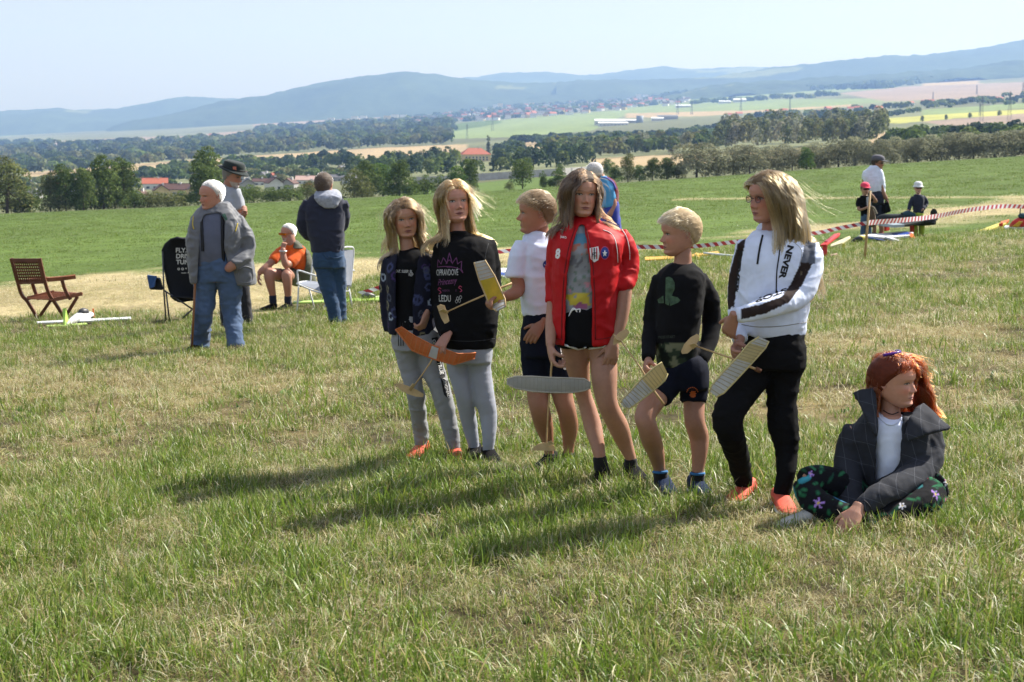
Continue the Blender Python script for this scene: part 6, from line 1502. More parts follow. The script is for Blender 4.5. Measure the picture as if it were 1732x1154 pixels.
def girl_white_hoodie():
    p = Person((1290, 855), 'girl with glasses in a white hoodie with dark striped sleeves and black trousers', tone=(0.347, 0.171, 0.116), lip=(0.260, 0.087, 0.081))
    a, b = p.gd(1262, 842), p.gd(1320, 860)
    p.loft('hoodie', [(566, 1258, 1360, 0, .115), (552, 1252, 1364, 0, .13), (520, 1248, 1368, 0, .135), (475, 1248, 1376, 0, .13), (440, 1250, 1380, .0, .125), (412, 1258, 1376, .01, .105), (398, 1270, 1362, .015, .085), (389, 1284, 1342, .02, .07)])
    p.tube('hoodie', [(1366, 416, -.02, 20), (1372, 455, -.06, 21), (1352, 500, -.12, 20), (1318, 514, -.19, 19), (1280, 525, -.22, 16.5), (1262, 530, -.23, 14)])
    p.tube('hoodie', [(1264, 412, .0, 17), (1252, 450, .03, 17), (1247, 500, .03, 16), (1246, 545, -.03, 14), (1250, 562, -.06, 13)])
    p.tube('hoodie', [(1262, 530, -.23, 13), (1246, 534, -.235, 12.5)]); p.tube('hoodie', [(1249, 558, -.06, 12.5), (1252, 575, -.09, 12.5)])
    p.tube('hoodie', [(1290, 394, .06, 16), (1310, 389, .10, 18), (1336, 392, .08, 17), (1350, 404, .05, 14)], under=False)
    p.tube('skin', [(1306, 404, .01, 19), (1305, 385, .01, 16.5), (1304, 362, .01, 15.5), (1303, 345, .01, 13)])
    p.tube('skin', [(1248, 533, -.235, 9.5), (1240, 536, -.235, 9)]); p.tube('skin', [(1252, 570, -.10, 9.5), (1249, 584, -.14, 9)])
    p.hand(1241, 536, -.235, (1232, 562, -.20), .16, (.5, .8, -.2), -1, curl=(.45, .5, .5, .5), thumb=.2)
    p.hand(1249, 583, -.14, (1234, 612, -.26), .165, (.55, .4, .3), 1, curl=(.45, .6, .7, .8), thumb=.9)
    p.loft('trousers', [(620, 1254, 1362, 0, .135), (600, 1257, 1363, 0, .14), (570, 1261, 1360, 0, .125), (555, 1264, 1356, 0, .11)])
    p.tube('trousers', [(1282, 605, 0, 34), (1264, 640, -.03, 35), (1243, 676, -.09, 28), (1231, 704, -.13, 26), (1235, 732, -.10, 23), (1249, 776, a * .5 - .03, 19.5), (1259, 822, a, 15), (1261, 834, a, 14)])
    p.tube('trousers', [(1328, 605, 0, 36), (1324, 645, 0, 30), (1323, 681, -.01, 26.5), (1326, 722, -.03, 26), (1331, 760, b * .4, 20), (1328, 802, b * .9, 16.5), (1321, 838, b, 13)])
    p.tube('skin', [(1261, 828, a, 9), (1262, 842, a, 9)]); p.tube('skin', [(1321, 832, b, 9.5), (1320, 852, b, 9.5)])
    p.head(1301, 290, 375, .0, yaw=-62, pitch=-4, roll=-1, brow=(.22, .14, .08), squint=.75, smile=.6)
    p.build({'trousers': M_BLACK, 'hoodie': M_TEE}, folds={'hoodie': [(.007, 7, 10, 3), (.003, 18, 22, 7)], 'trousers': [(.007, 8, 15, 4), (.003, 16, 34, 8)]}, vox={'hoodie': .0062}, tint={'hoodie': hoodie_stripes})
    p.shoe(1262, 842, a, -30, .24, M_SHOE_R, M_SOLE); p.shoe(1320, 860, b, 4, .24, M_SHOE_R, M_SOLE)
    p.hair_cap(cap_mat('streaked scalp hair', (.12, .075, .035)), .028)
    sh = [(p.W(1318, 420, .02), (.165, .115, .075))]
    p.long_hair(HM_STREAK, n=5600, length=.52, lvar=.2, wind=(.16, -.02, 0), part=.02, seed=61, cling=.10, face=.22, clear=(-1, -.08), shoulder=sh, bulk=.06, flyaway=.012)
    p.line('hoodie', [(1254, 549), (1280, 553), (1320, 552), (1364, 545)], .0022, M_GREY, 'hem_seam', lift=0); p.line('hoodie', [(1340, 408), (1356, 424), (1352, 450)], .0016, M_GREY, 'seam', lift=0)
    p.text('hoodie', 'NEVER', (1333, 414), (-5.0, 18.5), (14, 3.5), M_PRINT_K, bold=.045)
    p.text('hoodie', 'STOP', (1330, 487), (-22, 8), (2.5, 8.5), M_PRINT_K, bold=.045)
    p.text('hoodie', 'NEVER', (1250, 424), (-2.5, 24), (8, .5), M_PRINT_K, bold=.045)
    p.line('hoodie', [(1290, 398), (1286, 415), (1283, 432), (1281, 447)], .0045, M_PRINT_K, 'drawstring'); p.line('hoodie', [(1320, 405), (1318, 430), (1314, 460), (1313, 494)], .0028, M_PRINT_K, 'drawstring')
    gl = Geo(); m = mat('dark metal frame', (.05, .03, .03), rough=.3, metal=.6)
    for sx in (-1, 1):
        gl.tube([p.hl(sx * .150 + .088 * math.cos(t), .405 - .02 * abs(math.cos(t)), .482 + .070 * math.sin(t)) for t in np.linspace(0, 2 * math.pi, 25)], .0013, 6)
        gl.tube([p.hl(sx * .238, .395, .50), p.hl(sx * .31, .25, .505), p.hl(sx * .335, .0, .50)], .0013, 6)
    gl.tube([p.hl(-.062, .415, .495), p.hl(0, .435, .505), p.hl(.062, .415, .495)], .0013, 6)
    o = gl.obj('glasses', m, p.root, smooth=True, origin=p.o)
    lm = bpy.data.materials.new('tinted lens'); lm.use_nodes = True; N = lm.node_tree.nodes; gb = N.new('ShaderNodeBsdfGlossy'); gb.inputs['Roughness'].default_value = .05; tb = N.new('ShaderNodeBsdfTransparent'); tb.inputs[0].default_value = (.75, .55, .62, 1)
    ms = N.new('ShaderNodeMixShader'); ms.inputs[0].default_value = .10; lm.node_tree.links.new(tb.outputs[0], ms.inputs[1]); lm.node_tree.links.new(gb.outputs[0], ms.inputs[2]); lm.node_tree.links.new(ms.outputs[0], N['Material Output'].inputs['Surface'])
    for sx in (-1, 1):
        L_ = Geo(); pts = [p.hl(sx * .150 + .086 * math.cos(t), .405 - .02 * abs(math.cos(t)), .482 + .068 * math.sin(t)) for t in np.linspace(0, 2 * math.pi, 25)[:-1]]; L_.add(pts, [tuple(range(len(pts)))]); L_.obj('lens', lm, o, origin=p.o)
    return p
def seg_dist(u, v, P):
    d = np.full(len(u), 1e9)
    for (a, b) in zip(P[:-1], P[1:]):
        ax, ay = a; bx, by = b; t = np.clip(((u - ax) * (bx - ax) + (v - ay) * (by - ay)) / ((bx - ax) ** 2 + (by - ay) ** 2), 0, 1)
        d = np.minimum(d, np.hypot(u - ax - t * (bx - ax), v - ay - t * (by - ay)))
    return d
def hoodie_stripes(P, u, v):
    c = np.tile((.68, .74, .90), (len(P), 1)).astype(float); dk = (.030, .020, .018); gy = (.10, .11, .14)
    # dark stripe down the outside of the crossing sleeve, grey at the shoulder
    band = [[(1366, 405), (1376, 420), (1374, 446), (1358, 480), (1334, 512), (1296, 530), (1252, 541), (1252, 523), (1290, 514), (1322, 502), (1338, 480), (1354, 446), (1362, 420)]]
    for q in band: c[poly_mask(u, v, q)] = dk
    c[poly_mask(u, v, [(1362, 405), (1380, 408), (1378, 446), (1354, 444), (1360, 420)])] = gy
    c[poly_mask(u, v, [(1248, 412), (1262, 402), (1254, 440), (1246, 480), (1242, 522), (1230, 524), (1232, 470)])] = dk
    c[(v > 520) & (u > 1236) & (u < 1254) & (v < 546)] = (.68, .74, .90)
    return c

def pin_material():
    m = fabric('pinstriped dark cloth', (.026, .028, .036), sheen=.03, spec=.15); N = m.node_tree.nodes; L = m.node_tree.links; tc = N.new('ShaderNodeTexCoord'); acc = None
    for vec, th in (((15.5, -7, 5), .030), ((4, 3, 11.5), .018)):
        d = N.new('ShaderNodeVectorMath'); d.operation = 'DOT_PRODUCT'; d.inputs[1].default_value = vec; L.new(tc.outputs['Object'], d.inputs[0])
        f = N.new('ShaderNodeMath'); f.operation = 'FRACT'; L.new(d.outputs['Value'], f.inputs[0]); s = N.new('ShaderNodeMath'); s.operation = 'LESS_THAN'; L.new(f.outputs[0], s.inputs[0]); s.inputs[1].default_value = th
        if acc is None: acc = s
        else: q = N.new('ShaderNodeMath'); q.operation = 'MAXIMUM'; L.new(acc.outputs[0], q.inputs[0]); L.new(s.outputs[0], q.inputs[1]); acc = q
    b = N['Principled BSDF']; src = b.inputs['Base Color'].links[0].from_socket; mx = N.new('ShaderNodeMix'); mx.data_type = 'RGBA'; L.new(acc.outputs[0], mx.inputs['Factor']); L.new(src, mx.inputs['A']); mx.inputs['B'].default_value = (.075, .08, .095, 1); L.new(mx.outputs['Result'], b.inputs['Base Color'])
    return m
M_PIN = pin_material()
def girl_red_hair():
    p = Person((1485, 880), 'red haired girl sitting cross-legged on the grass in a pinstriped dark jacket and floral leggings', Y=6.62, tone=(0.403, 0.206, 0.144), lip=(0.298, 0.118, 0.099))
    p.loft('top', [(862, 1474, 1546, .05, .11), (830, 1476, 1542, .03, .105), (780, 1474, 1544, .0, .10), (735, 1466, 1552, .0, .10), (712, 1476, 1540, .0, .08), (700, 1486, 1524, .01, .05)])
    p.loft('jacket', [(872, 1446, 1580, .12, .15), (840, 1452, 1572, .08, .14), (790, 1452, 1574, .02, .135), (745, 1442, 1574, .01, .13), (718, 1446, 1570, .015, .11), (702, 1462, 1552, .02, .085)], under=False)
    p.tube('jacket', [(1450, 725, .02, 23), (1437, 765, .03, 25), (1434, 810, -.03, 24), (1437, 845, -.10, 22), (1440, 872, -.17, 19)])
    p.tube('jacket', [(1568, 728, .02, 23), (1572, 765, -.02, 26), (1560, 797, -.10, 24), (1524, 818, -.22, 22), (1488, 838, -.30, 20), (1463, 856, -.34, 17)])
    p.tube('jacket', [(1463, 856, -.34, 16), (1455, 862, -.35, 15)])
    # wide collar: two stiff wings
    p.loft('skin', [(712, 1488, 1526, .0, .06), (700, 1488, 1524, .0, .055)])
    p.tube('skin', [(1507, 720, .02, 26), (1506, 700, .02, 18), (1507, 676, .025, 17), (1509, 655, .02, 14)])
    p.loft('leggings', [(885, 1440, 1590, .14, .16), (862, 1446, 1582, .12, .16), (840, 1460, 1560, .10, .12)])
    p.tube('leggings', [(1478, 846, .06, 34), (1430, 828, -.03, 31), (1385, 813, -.09, 27), (1360, 814, -.12, 23)])
    p.tube('leggings', [(1362, 818, -.12, 22), (1372, 842, -.18, 23), (1402, 862, -.24, 23), (1440, 876, -.27, 20), (1466, 884, -.25, 16)])
    p.tube('leggings', [(1530, 850, .06, 36), (1562, 832, -.07, 35), (1574, 828, -.15, 32)])
    p.tube('leggings', [(1571, 832, -.15, 32), (1560, 850, -.22, 29), (1530, 864, -.27, 24), (1488, 876, -.31, 19), (1462, 884, -.31, 15)])
    p.tube('skin', [(1458, 861, -.35, 12.5), (1448, 868, -.36, 11.5)])
    p.hand(1450, 861, -.37, (1431, 897, -.43), .185, (.25, .9, -.45), -1, curl=(.30, .34, .38, .42), thumb=.4)
    p.hand(1444, 876, -.24, (1440, 902, -.30), .165, (0, .9, -.3), 1, curl=(.5, .5, .5, .5), thumb=.4)
    p.tube('skin', [(1440, 868, -.17, 11), (1443, 878, -.22, 10)])
    p.head(1513, 599, 688, .0, yaw=50, pitch=-1, roll=-3, brow=(.42, .19, .09), squint=.45, smile=.3, cheek=1.2, browv=.7)
    p.build({'leggings': M_TEE, 'top': M_WHITE, 'jacket': M_PIN},
            folds={'jacket': [(.007, 8, 11, 3), (.003, 18, 24, 7)], 'top': [(.006, 9, 13, 5)], 'leggings': [(.003, 14, 20, 6)]}, tint={'leggings': floral}, vox={'leggings': .006},
            cut={'jacket': [[(1476, 690), (1530, 690), (1527, 740), (1526, 784), (1512, 800), (1478, 818), (1479, 770), (1482, 735)]]})
    # collar wings
    def wing(pts, nm):
        q = [p.W(*a) for a in pts]; n = len(q); nn = Vector((0, 0, 0))
        for k in range(n): nn += (q[k] - q[0]).cross(q[(k + 1) % n] - q[0])
        nn = nn.normalized() * .010; bm = bmesh.new(); vs = [bm.verts.new(x - nn) for x in q] + [bm.verts.new(x + nn) for x in q]
        bm.faces.new(vs[:n]); bm.faces.new(vs[n:][::-1])
        for k in range(n): bm.faces.new((vs[k], vs[k + n], vs[(k + 1) % n + n], vs[(k + 1) % n]))
        bmesh.ops.triangulate(bm, faces=bm.faces); V = [tuple(v.co) for v in bm.verts]; bm.verts.index_update(); fs = [tuple(v.index for v in f.verts) for f in bm.faces]; bm.free()
        P, Q = remesh(V, fs, .0065, 4); N = vnormals(P, Q); P = P + N * ((fbm(P, 16, 4, 2) - .5) * .016)[:, None]
        return link(nm, mesh_from(nm, P - np.array(p.o), Q, [M_PIN], True), p.obj['jacket'])
    wing([(1442, 664, .02), (1462, 657, .0), (1480, 656, .0), (1484, 672, -.04), (1485, 710, -.08), (1483, 740, -.125), (1472, 722, -.115), (1457, 694, -.07)], 'collar')
    wing([(1561, 682, .0), (1580, 700, -.02), (1607, 724, -.06), (1600, 728, -.09), (1566, 735, -.14), (1534, 748, -.16), (1528, 742, -.15), (1536, 710, -.12), (1548, 690, -.06)], 'collar')
    g = Geo(); q = [p.W(*a) for a in ((1584, 790, .08), (1600, 820, .10), (1622, 862, .12), (1622, 872, .10), (1596, 866, .04), (1580, 830, .02))]; n = len(q); off = Vector((-.01, .012, 0))
    g.add(q + [x + off for x in q], [tuple(range(n)), tuple(range(2 * n - 1, n - 1, -1))] + [(i, i + n, (i + 1) % n + n, (i + 1) % n) for i in range(n)]); g.obj('jacket_tail', M_PIN, p.obj['jacket'], origin=p.o)
    g = Geo(); g.tube([p.W(1466, 712, -.115), p.W(1480, 722, -.125), p.W(1484, 770, -.13)], .004, 6)
    p.line('jacket', [(1461, 846), (1468, 852), (1474, 862), (1476, 872)], .0025, mat('cuff seam', (.02, .02, .025)), 'cuff')
    p.shoe(1378, 893, -.20, -70, .235, mat('grey canvas shoe', (.40, .40, .38)), M_SOLE)
    p.hair_cap(cap_mat('copper scalp hair', (.10, .016, .004)), .06)
    sh = [(p.W(1512, 735, .03), (.215, .16, .10))]
    p.long_hair(HM_RED, n=7000, rad=.0013, length=.17, lvar=.3, wind=(.15, -.04, 0), part=-.30, seed=71, cling=.12, face=.28, curl=.55, clear=(-1, -.16), shoulder=sh, bulk=.07, flyaway=.03, clump=.8, back=.6, latw=.35, guides=260)
    p.long_hair(HM_RED, n=2600, rad=.0013, length=.42, lvar=.15, wind=(.55, -.22, .02), part=-9, rootmin=.05, seed=77, face=.30, cling=0, curl=1.0, bulk=.16, latw=1.1, shoulder=[(p.W(1530, 745, .0), (.19, .15, .09))], clump=.92, guides=40, flyaway=.03)
    g = Geo(); g.tube([p.hl(.30 * math.sin(t), .18 - .25 * abs(math.sin(t)) ** 2 - .1, .985 + .075 * math.cos(t)) for t in np.linspace(-1.1, 1.1, 14)], .006, 7); g.obj('sunglasses', mat('violet plastic', (.08, .015, .20), rough=.25), p.root, smooth=True, origin=p.o)
    p.line('skin', [(1494, 694), (1502, 699), (1510, 701), (1520, 697)], .0022, M_PRINT_K, 'necklace')
    p.line('top', [(1482, 690), (1488, 706), (1500, 717), (1512, 718), (1524, 710)], .005, M_WHITE, 'neckband', lift=0)
    return p
def floral(P, u, v):
    """black cloth with green leaves and coloured flowers"""
    c = np.tile((.007, .0075, .010), (len(P), 1)).astype(float); r = np.random.default_rng(9); fr = np.where(P[:, 1] < np.median(P[:, 1]))[0]
    pick = lambda: P[fr[r.integers(len(fr))]] if r.random() < .75 else P[r.integers(len(P))]
    def leafs(n, L, W_, cols):
        for k in range(n):
            o = pick(); a = r.normal(size=3); a /= np.linalg.norm(a); d = P - o; t = d @ a; q = np.linalg.norm(d - t[:, None] * a, axis=1); l = L * r.uniform(.7, 1.3)
            m = (np.abs(t) < l) & (q < W_ * (1 - (t / l) ** 2)); c[m] = np.array(cols[k % len(cols)]) * (1.3 - .8 * (q[m] / W_))[:, None]
    leafs(190, .055, .009, [(.015, .10, .045), (.012, .06, .035), (.025, .13, .06)]); leafs(22, .042, .022, [(.04, .24, .30), (.03, .14, .25), (.06, .28, .30)])
    for k in range(34):
        o = pick(); D = P - o; d = np.linalg.norm(D, axis=1); ang = np.arctan2(D[:, 2], D[:, 0]); R1 = r.uniform(.016, .032)
        m = d < R1 * (.60 + .40 * np.cos(ang * 5 + k)); c[m] = [(.60, .02, .08), (.66, .64, .70), (.34, .20, .55), (.55, .12, .30)][k % 4]; c[d < R1 * .2] = (.55, .4, .1)
    return c
KIDS = [f() for f in (girl_patterned_jacket, girl_black_sweatshirt, boy_white_tshirt, girl_red_jacket, boy_black_shirt, girl_white_hoodie, girl_red_hair)]
# ------------------------------------------------------------------ the grown-ups and the two small children farther back
M_JEANS = fabric('blue denim', (.062, .10, .18), var=.22, scale=6, bump=.35); M_JEANS_D = fabric('dark blue denim', (.026, .058, .12), var=.3, scale=7, bump=.35)
M_PARKA = fabric('grey parka cloth', (.115, .12, .135), rough=.6, bump=.15, spec=.35); M_POLO = fabric('blue grey knit', (.10, .11, .155)); M_HOOD = fabric('dark navy jersey', (.022, .025, .045))
M_OLIVE = fabric('olive cloth', (.085, .085, .06)); M_ORANGE = fabric('orange jersey', (.62, .10, .012)); M_HATG = fabric('dark green felt', (.018, .026, .026), var=.2)
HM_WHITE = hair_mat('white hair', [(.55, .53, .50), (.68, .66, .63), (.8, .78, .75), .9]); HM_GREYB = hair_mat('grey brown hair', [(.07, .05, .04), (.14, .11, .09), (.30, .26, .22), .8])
WHITE_SCALP = mat('white scalp hair', (.50, .48, .46), var=.2, scale=60, bump=.4, bscale=160)
OLD_HL = [.16, .22, .40, .50, .64, .76, .83, .87, .89, .90]
OLD = dict(tone=(.36, .175, .12), lip=(.24, .075, .06))

def old_man():
    p = Person((368, 590), 'white haired old man in open grey jacket and blue jeans, hand in pocket', vox=.012, **OLD)
    a, b = p.gd(338, 590), p.gd(400, 590)
    p.loft('polo', [(450, 334, 388, 0, .15), (415, 332, 386, -.02, .17), (385, 332, 386, -.01, .15), (362, 340, 388, .02, .11), (353, 350, 378, .03, .08)])
    p.loft('jacket', [(478, 322, 402, .02, .19), (430, 318, 406, .02, .20), (395, 318, 414, .02, .185), (368, 325, 406, .03, .15), (352, 336, 396, .05, .11), (343, 348, 386, .06, .09)], under=False)
    p.tube('jacket', [(334, 370, .03, 11), (326, 400, .07, 10.5), (327, 445, .07, 10), (331, 472, .04, 9)])
    p.tube('jacket', [(398, 372, .02, 13), (412, 395, .03, 14.5), (420, 422, .02, 13), (408, 440, -.08, 12.5), (394, 449, -.14, 11)])
    p.loft('jacket', [(482, 394, 432, .02, .13), (455, 392, 430, .02, .14), (430, 392, 424, .02, .14)], under=False)
    p.tube('skin', [(396, 447, -.14, 8), (389, 452, -.15, 8), (384, 458, -.14, 6)])
    p.tube('skin', [(361, 362, .03, 14), (361, 348, .02, 13), (361, 330, .02, 12)])
    p.loft('jeans', [(476, 329, 408, 0, .15), (455, 331, 404, 0, .16), (436, 334, 392, 0, .15), (426, 338, 386, 0, .13)])
    p.tube('jeans', [(350, 465, 0, 21), (347, 500, 0, 18), (344, 535, 0, 16.5), (339, 570, a, 15.5), (338, 590, a, 15)]); p.tube('jeans', [(386, 465, 0, 22), (390, 500, 0, 18.5), (393, 535, 0, 16.5), (397, 570, b, 14.5), (399, 590, b, 15)])
    p.tube('skin', [(338, 580, a, 8), (338, 592, a, 8)])
    p.head(357, 306, 354, .0, yaw=-48, pitch=-5, roll=1, brow=(.5, .5, .48), squint=.4, nose=1.15, male=1, old=1, width=1.06, jaw=1.15, browv=.4)
    p.build({'jeans': M_JEANS, 'polo': M_POLO, 'jacket': M_PARKA}, folds={'jacket': [(.016, 5, 6, 3), (.006, 12, 14, 5)], 'jeans': [(.016, 5, 9, 2), (.008, 11, 20, 6)], 'polo': [(.006, 7, 8, 1)]}, smooth={'jacket': 6},
            cut={'jacket': [[(345, 362), (374, 358), (381, 372), (380, 420), (388, 450), (398, 486), (332, 486), (334, 440), (338, 395), (340, 372)]]})
    for q in ([(376, 366), (376, 400), (377, 425), (378, 442)], [(341, 372), (342, 400), (343, 425)]): p.line('polo', q, .018, mat('dark strap', (.012, .012, .014)), 'suspender')
    p.patch('jacket', [[(381, 361), (385, 372), (378, 374), (374, 363)]], mat('green collar lining', (.02, .07, .05)), 'collar_lining', step=3); 
    p.line('jacket', [(404, 455), (415, 451), (427, 455)], .008, M_PARKA, 'pocket_flap', lift=.004); p.line('jacket', [(404, 456), (405, 476), (426, 476), (427, 456)], .004, M_PARKA, 'pocket', lift=.003)
    y = mat('yellow piping', (.5, .38, .05)); p.line('jacket', [(327, 366), (326, 380), (328, 388)], .006, y, 'piping'); p.line('jacket', [(402, 378), (398, 392)], .006, y, 'piping')
    p.shoe(338, 590, a, -20, .29, M_SHOE_K, M_SHOE_K); p.shoe(399, 590, b, 10, .29, M_SHOE_K, M_SHOE_K)
    p.hair_cap(WHITE_SCALP, .02, hl=OLD_HL); p.short_hair(HM_WHITE, n=3000, length=.040, comb=(0, -.7, .0), lift=.35, seed=81, rad=.0014, hl=OLD_HL)
    return p
def hat_man():
    p = Person((400, 553), 'bearded man in a dark brimmed hat and grey T-shirt behind the old man', vox=.014, **OLD)
    p.loft('tshirt', [(440, 362, 410, 0, .16), (400, 358, 410, .0, .17), (350, 358, 407, .0, .15), (325, 364, 400, .02, .12), (312, 374, 396, .04, .09)])
    p.tube('tshirt', [(368, 322, .05, 10), (362, 345, .06, 10), (362, 360, .04, 9.5)]); p.tube('tshirt', [(396, 322, -.04, 10), (404, 345, -.06, 10), (406, 355, -.07, 9.5)])
    p.tube('skin', [(405, 350, -.07, 7), (402, 375, -.06, 6.5), (412, 363, -.18, 5.5), (415, 358, -.22, 5)])
    p.tube('skin', [(386, 322, .03, 11), (389, 308, .0, 10), (391, 296, .0, 9)])
    p.hand(413, 360, -.2, (418, 352, -.30), .19, (-1, 0, -.2), 1, curl=(.6, .7, .7, .7))
    p.loft('trousers', [(470, 366, 412, 0, .15), (440, 364, 412, 0, .16), (425, 366, 408, 0, .14)])
    p.tube('trousers', [(378, 460, 0, 13), (381, 500, 0, 11.5), (384, 545, 0, 10), (384, 555, 0, 10)]); p.tube('trousers', [(404, 460, 0, 13.5), (412, 500, 0, 11.5), (417, 540, 0, 10), (418, 555, 0, 10)])
    p.head(394, 278, 316, .0, yaw=70, pitch=-14, roll=0, brow=(.3, .28, .26), male=1, old=1, beard=(.42, .40, .38), nose=1.1, na=64, nz=64)
    p.build({'trousers': fabric('dark grey cloth', (.02, .02, .024)), 'tshirt': fabric('light grey jersey', (.34, .36, .40))}, folds={'tshirt': [(.012, 6, 8, 2)], 'trousers': [(.010, 6, 10, 3)]})
    p.shoe(384, 555, 0, 40, .29, M_SHOE_K, M_SHOE_K); p.shoe(418, 555, 0, 30, .29, M_SHOE_K, M_SHOE_K)
    p.hair_cap(mat('grey scalp hair', (.2, .19, .18)), .03)
    g = Geo()
    ring = lambda rx, ry, z, dz=0: [p.hl(rx * math.cos(t), -.02 + ry * math.sin(t), z + dz * math.sin(t)) for t in np.linspace(0, 2 * math.pi, 29)[:-1]]
    R_ = [ring(.60, .70, .70, -.07), ring(.55, .64, .735, -.05), ring(.40, .50, .77), ring(.385, .485, .90), ring(.36, .46, 1.04), ring(.28, .36, 1.10), ring(.10, .14, 1.085)]
    v = [q for r_ in R_ for q in r_]; n = 28; f = [(i * n + j, i * n + (j + 1) % n, (i + 1) * n + (j + 1) % n, (i + 1) * n + j) for i in range(len(R_) - 1) for j in range(n)]; f.append(tuple((len(R_) - 1) * n + j for j in range(n)))
    g.add(v, f); o = g.obj('hat', M_HATG, p.root, smooth=True, origin=p.o); sm = o.modifiers.new('felt', 'SOLIDIFY'); sm.thickness = .006
    g = Geo(); g.tube(ring(.395, .495, .80) + [ring(.395, .495, .80)[0]], .012, 6); g.obj('hat_band', mat('black ribbon', (.012, .012, .012)), o, smooth=True, origin=p.o)
    g = Geo(); q = p.hl(-.32, .20, .86); g.box(q, .04, .03, .05); g.obj('badge', mat('copper badge', (.5, .16, .10), rough=.4), o, origin=p.o)
    return p
def seated_man():
    p = Person((487, 519), 'seated white haired man in orange T-shirt and olive vest, leaning forward', vox=.012, **OLD)
    p.loft('tshirt', [(474, 490, 530, .05, .16), (450, 484, 528, .0, .16), (428, 478, 520, -.03, .15), (416, 478, 510, -.04, .11), (410, 482, 502, -.04, .08)])
    p.tube('tshirt', [(478, 424, -.10, 9), (467, 434, -.20, 9), (461, 442, -.26, 8.5)]); p.tube('tshirt', [(508, 422, .0, 11), (500, 436, -.14, 10.5), (490, 446, -.24, 9.5)])
    p.loft('vest', [(474, 488, 533, .05, .18), (450, 482, 531, .0, .18), (428, 480, 523, -.03, .165), (415, 483, 511, -.04, .12), (408, 488, 504, -.03, .09)], under=False)
    p.tube('skin', [(463, 440, -.25, 6.5), (452, 450, -.32, 6), (442, 458, -.38, 5), (438, 464, -.38, 4.2)])
    p.tube('skin', [(492, 443, -.22, 7), (484, 448, -.34, 6.5), (479, 432, -.34, 5.5), (479, 420, -.30, 4.6)])
    p.hand(438, 464, -.38, (436, 480, -.40), .19, (1, 0, 0), 1, curl=(.4, .4, .4, .4)); p.hand(479, 422, -.30, (481, 410, -.28), .17, (.2, 1, 0), 1, curl=(.9, 1, 1, 1))
    p.tube('skin', [(494, 420, -.05, 9.5), (491, 408, -.08, 9), (489, 396, -.06, 9)])
    p.loft('shorts', [(482, 490, 536, .06, .17), (470, 488, 534, .06, .17), (462, 492, 530, .05, .15)])
    p.tube('shorts', [(510, 474, .02, 13), (494, 469, -.15, 12), (484, 466, -.30, 10.5)]); p.tube('shorts', [(506, 472, .06, 13), (480, 467, -.10, 12), (465, 464, -.24, 10.5)])
    p.tube('skin', [(490, 468, -.26, 9.5), (485, 464, -.40, 9), (486, 478, -.41, 8.2), (487, 498, -.38, 6), (487, 512, -.36, 5)]); p.tube('skin', [(472, 466, -.22, 9.5), (456, 463, -.36, 9), (457, 478, -.37, 8.2), (461, 498, -.34, 6), (462, 512, -.34, 5)])
    p.tube('sock#1', [(487, 500, -.38, 6.4), (487, 514, -.36, 6.2)], under=False); p.tube('sock#2', [(461, 499, -.34, 6.4), (462, 514, -.34, 6.2)], under=False)
    p.head(487, 379, 409, -.06, yaw=-42, pitch=-6, roll=2, brow=(.4, .4, .4), male=1, old=1, beard=(.40, .36, .33), width=1.05, na=72, nz=72)
    p.build({'shorts': M_OLIVE, 'tshirt': M_ORANGE, 'vest': M_OLIVE, 'sock#1': fabric('dark blue sock', (.012, .016, .035)), 'sock#2': fabric('dark blue sock', (.012, .016, .035))}, folds={'vest': [(.012, 6, 9, 2)], 'tshirt': [(.010, 7, 9, 4)], 'shorts': [(.010, 7, 9, 3)]},
            cut={'vest': [[(478, 405), (499, 405), (494, 430), (490, 476), (478, 476)], [(493, 420), (518, 419), (519, 440), (516, 458), (496, 456), (490, 440)]]})
    p.shoe(487, 517, -.36, -25, .29, M_SHOE_K, M_SHOE_K); p.shoe(460, 518, -.34, -40, .29, M_SHOE_K, M_SHOE_K)
    p.hair_cap(WHITE_SCALP, .02, hl=OLD_HL); p.short_hair(HM_WHITE, n=2000, length=.04, comb=(0, -.6, .0), lift=.3, seed=91, rad=.0016, hl=OLD_HL)
    g = Geo()
    for sx in (-1, 1):
        g.box(p.hl(sx * .14, .40, .49), .3 * p.H * .9, .02, .13 * p.H, p.M.to_3x3()); g.tube([p.hl(sx * .28, .36, .50), p.hl(sx * .34, .0, .50)], .004, 5)
    g.obj('sunglasses', mat('amber lens', (.36, .10, .008), rough=.15), p.root, origin=p.o)
    g = Geo(); g.tube([p.W(479, 425, -.355) + Vector((.05 * math.cos(t), .045 * math.sin(t), 0)) for t in np.linspace(0, 6.283, 15)], .011, 6); g.obj('wristwatch', mat('steel', (.5, .5, .5), metal=.8, rough=.3), p.root, smooth=True, origin=p.o)
    return p
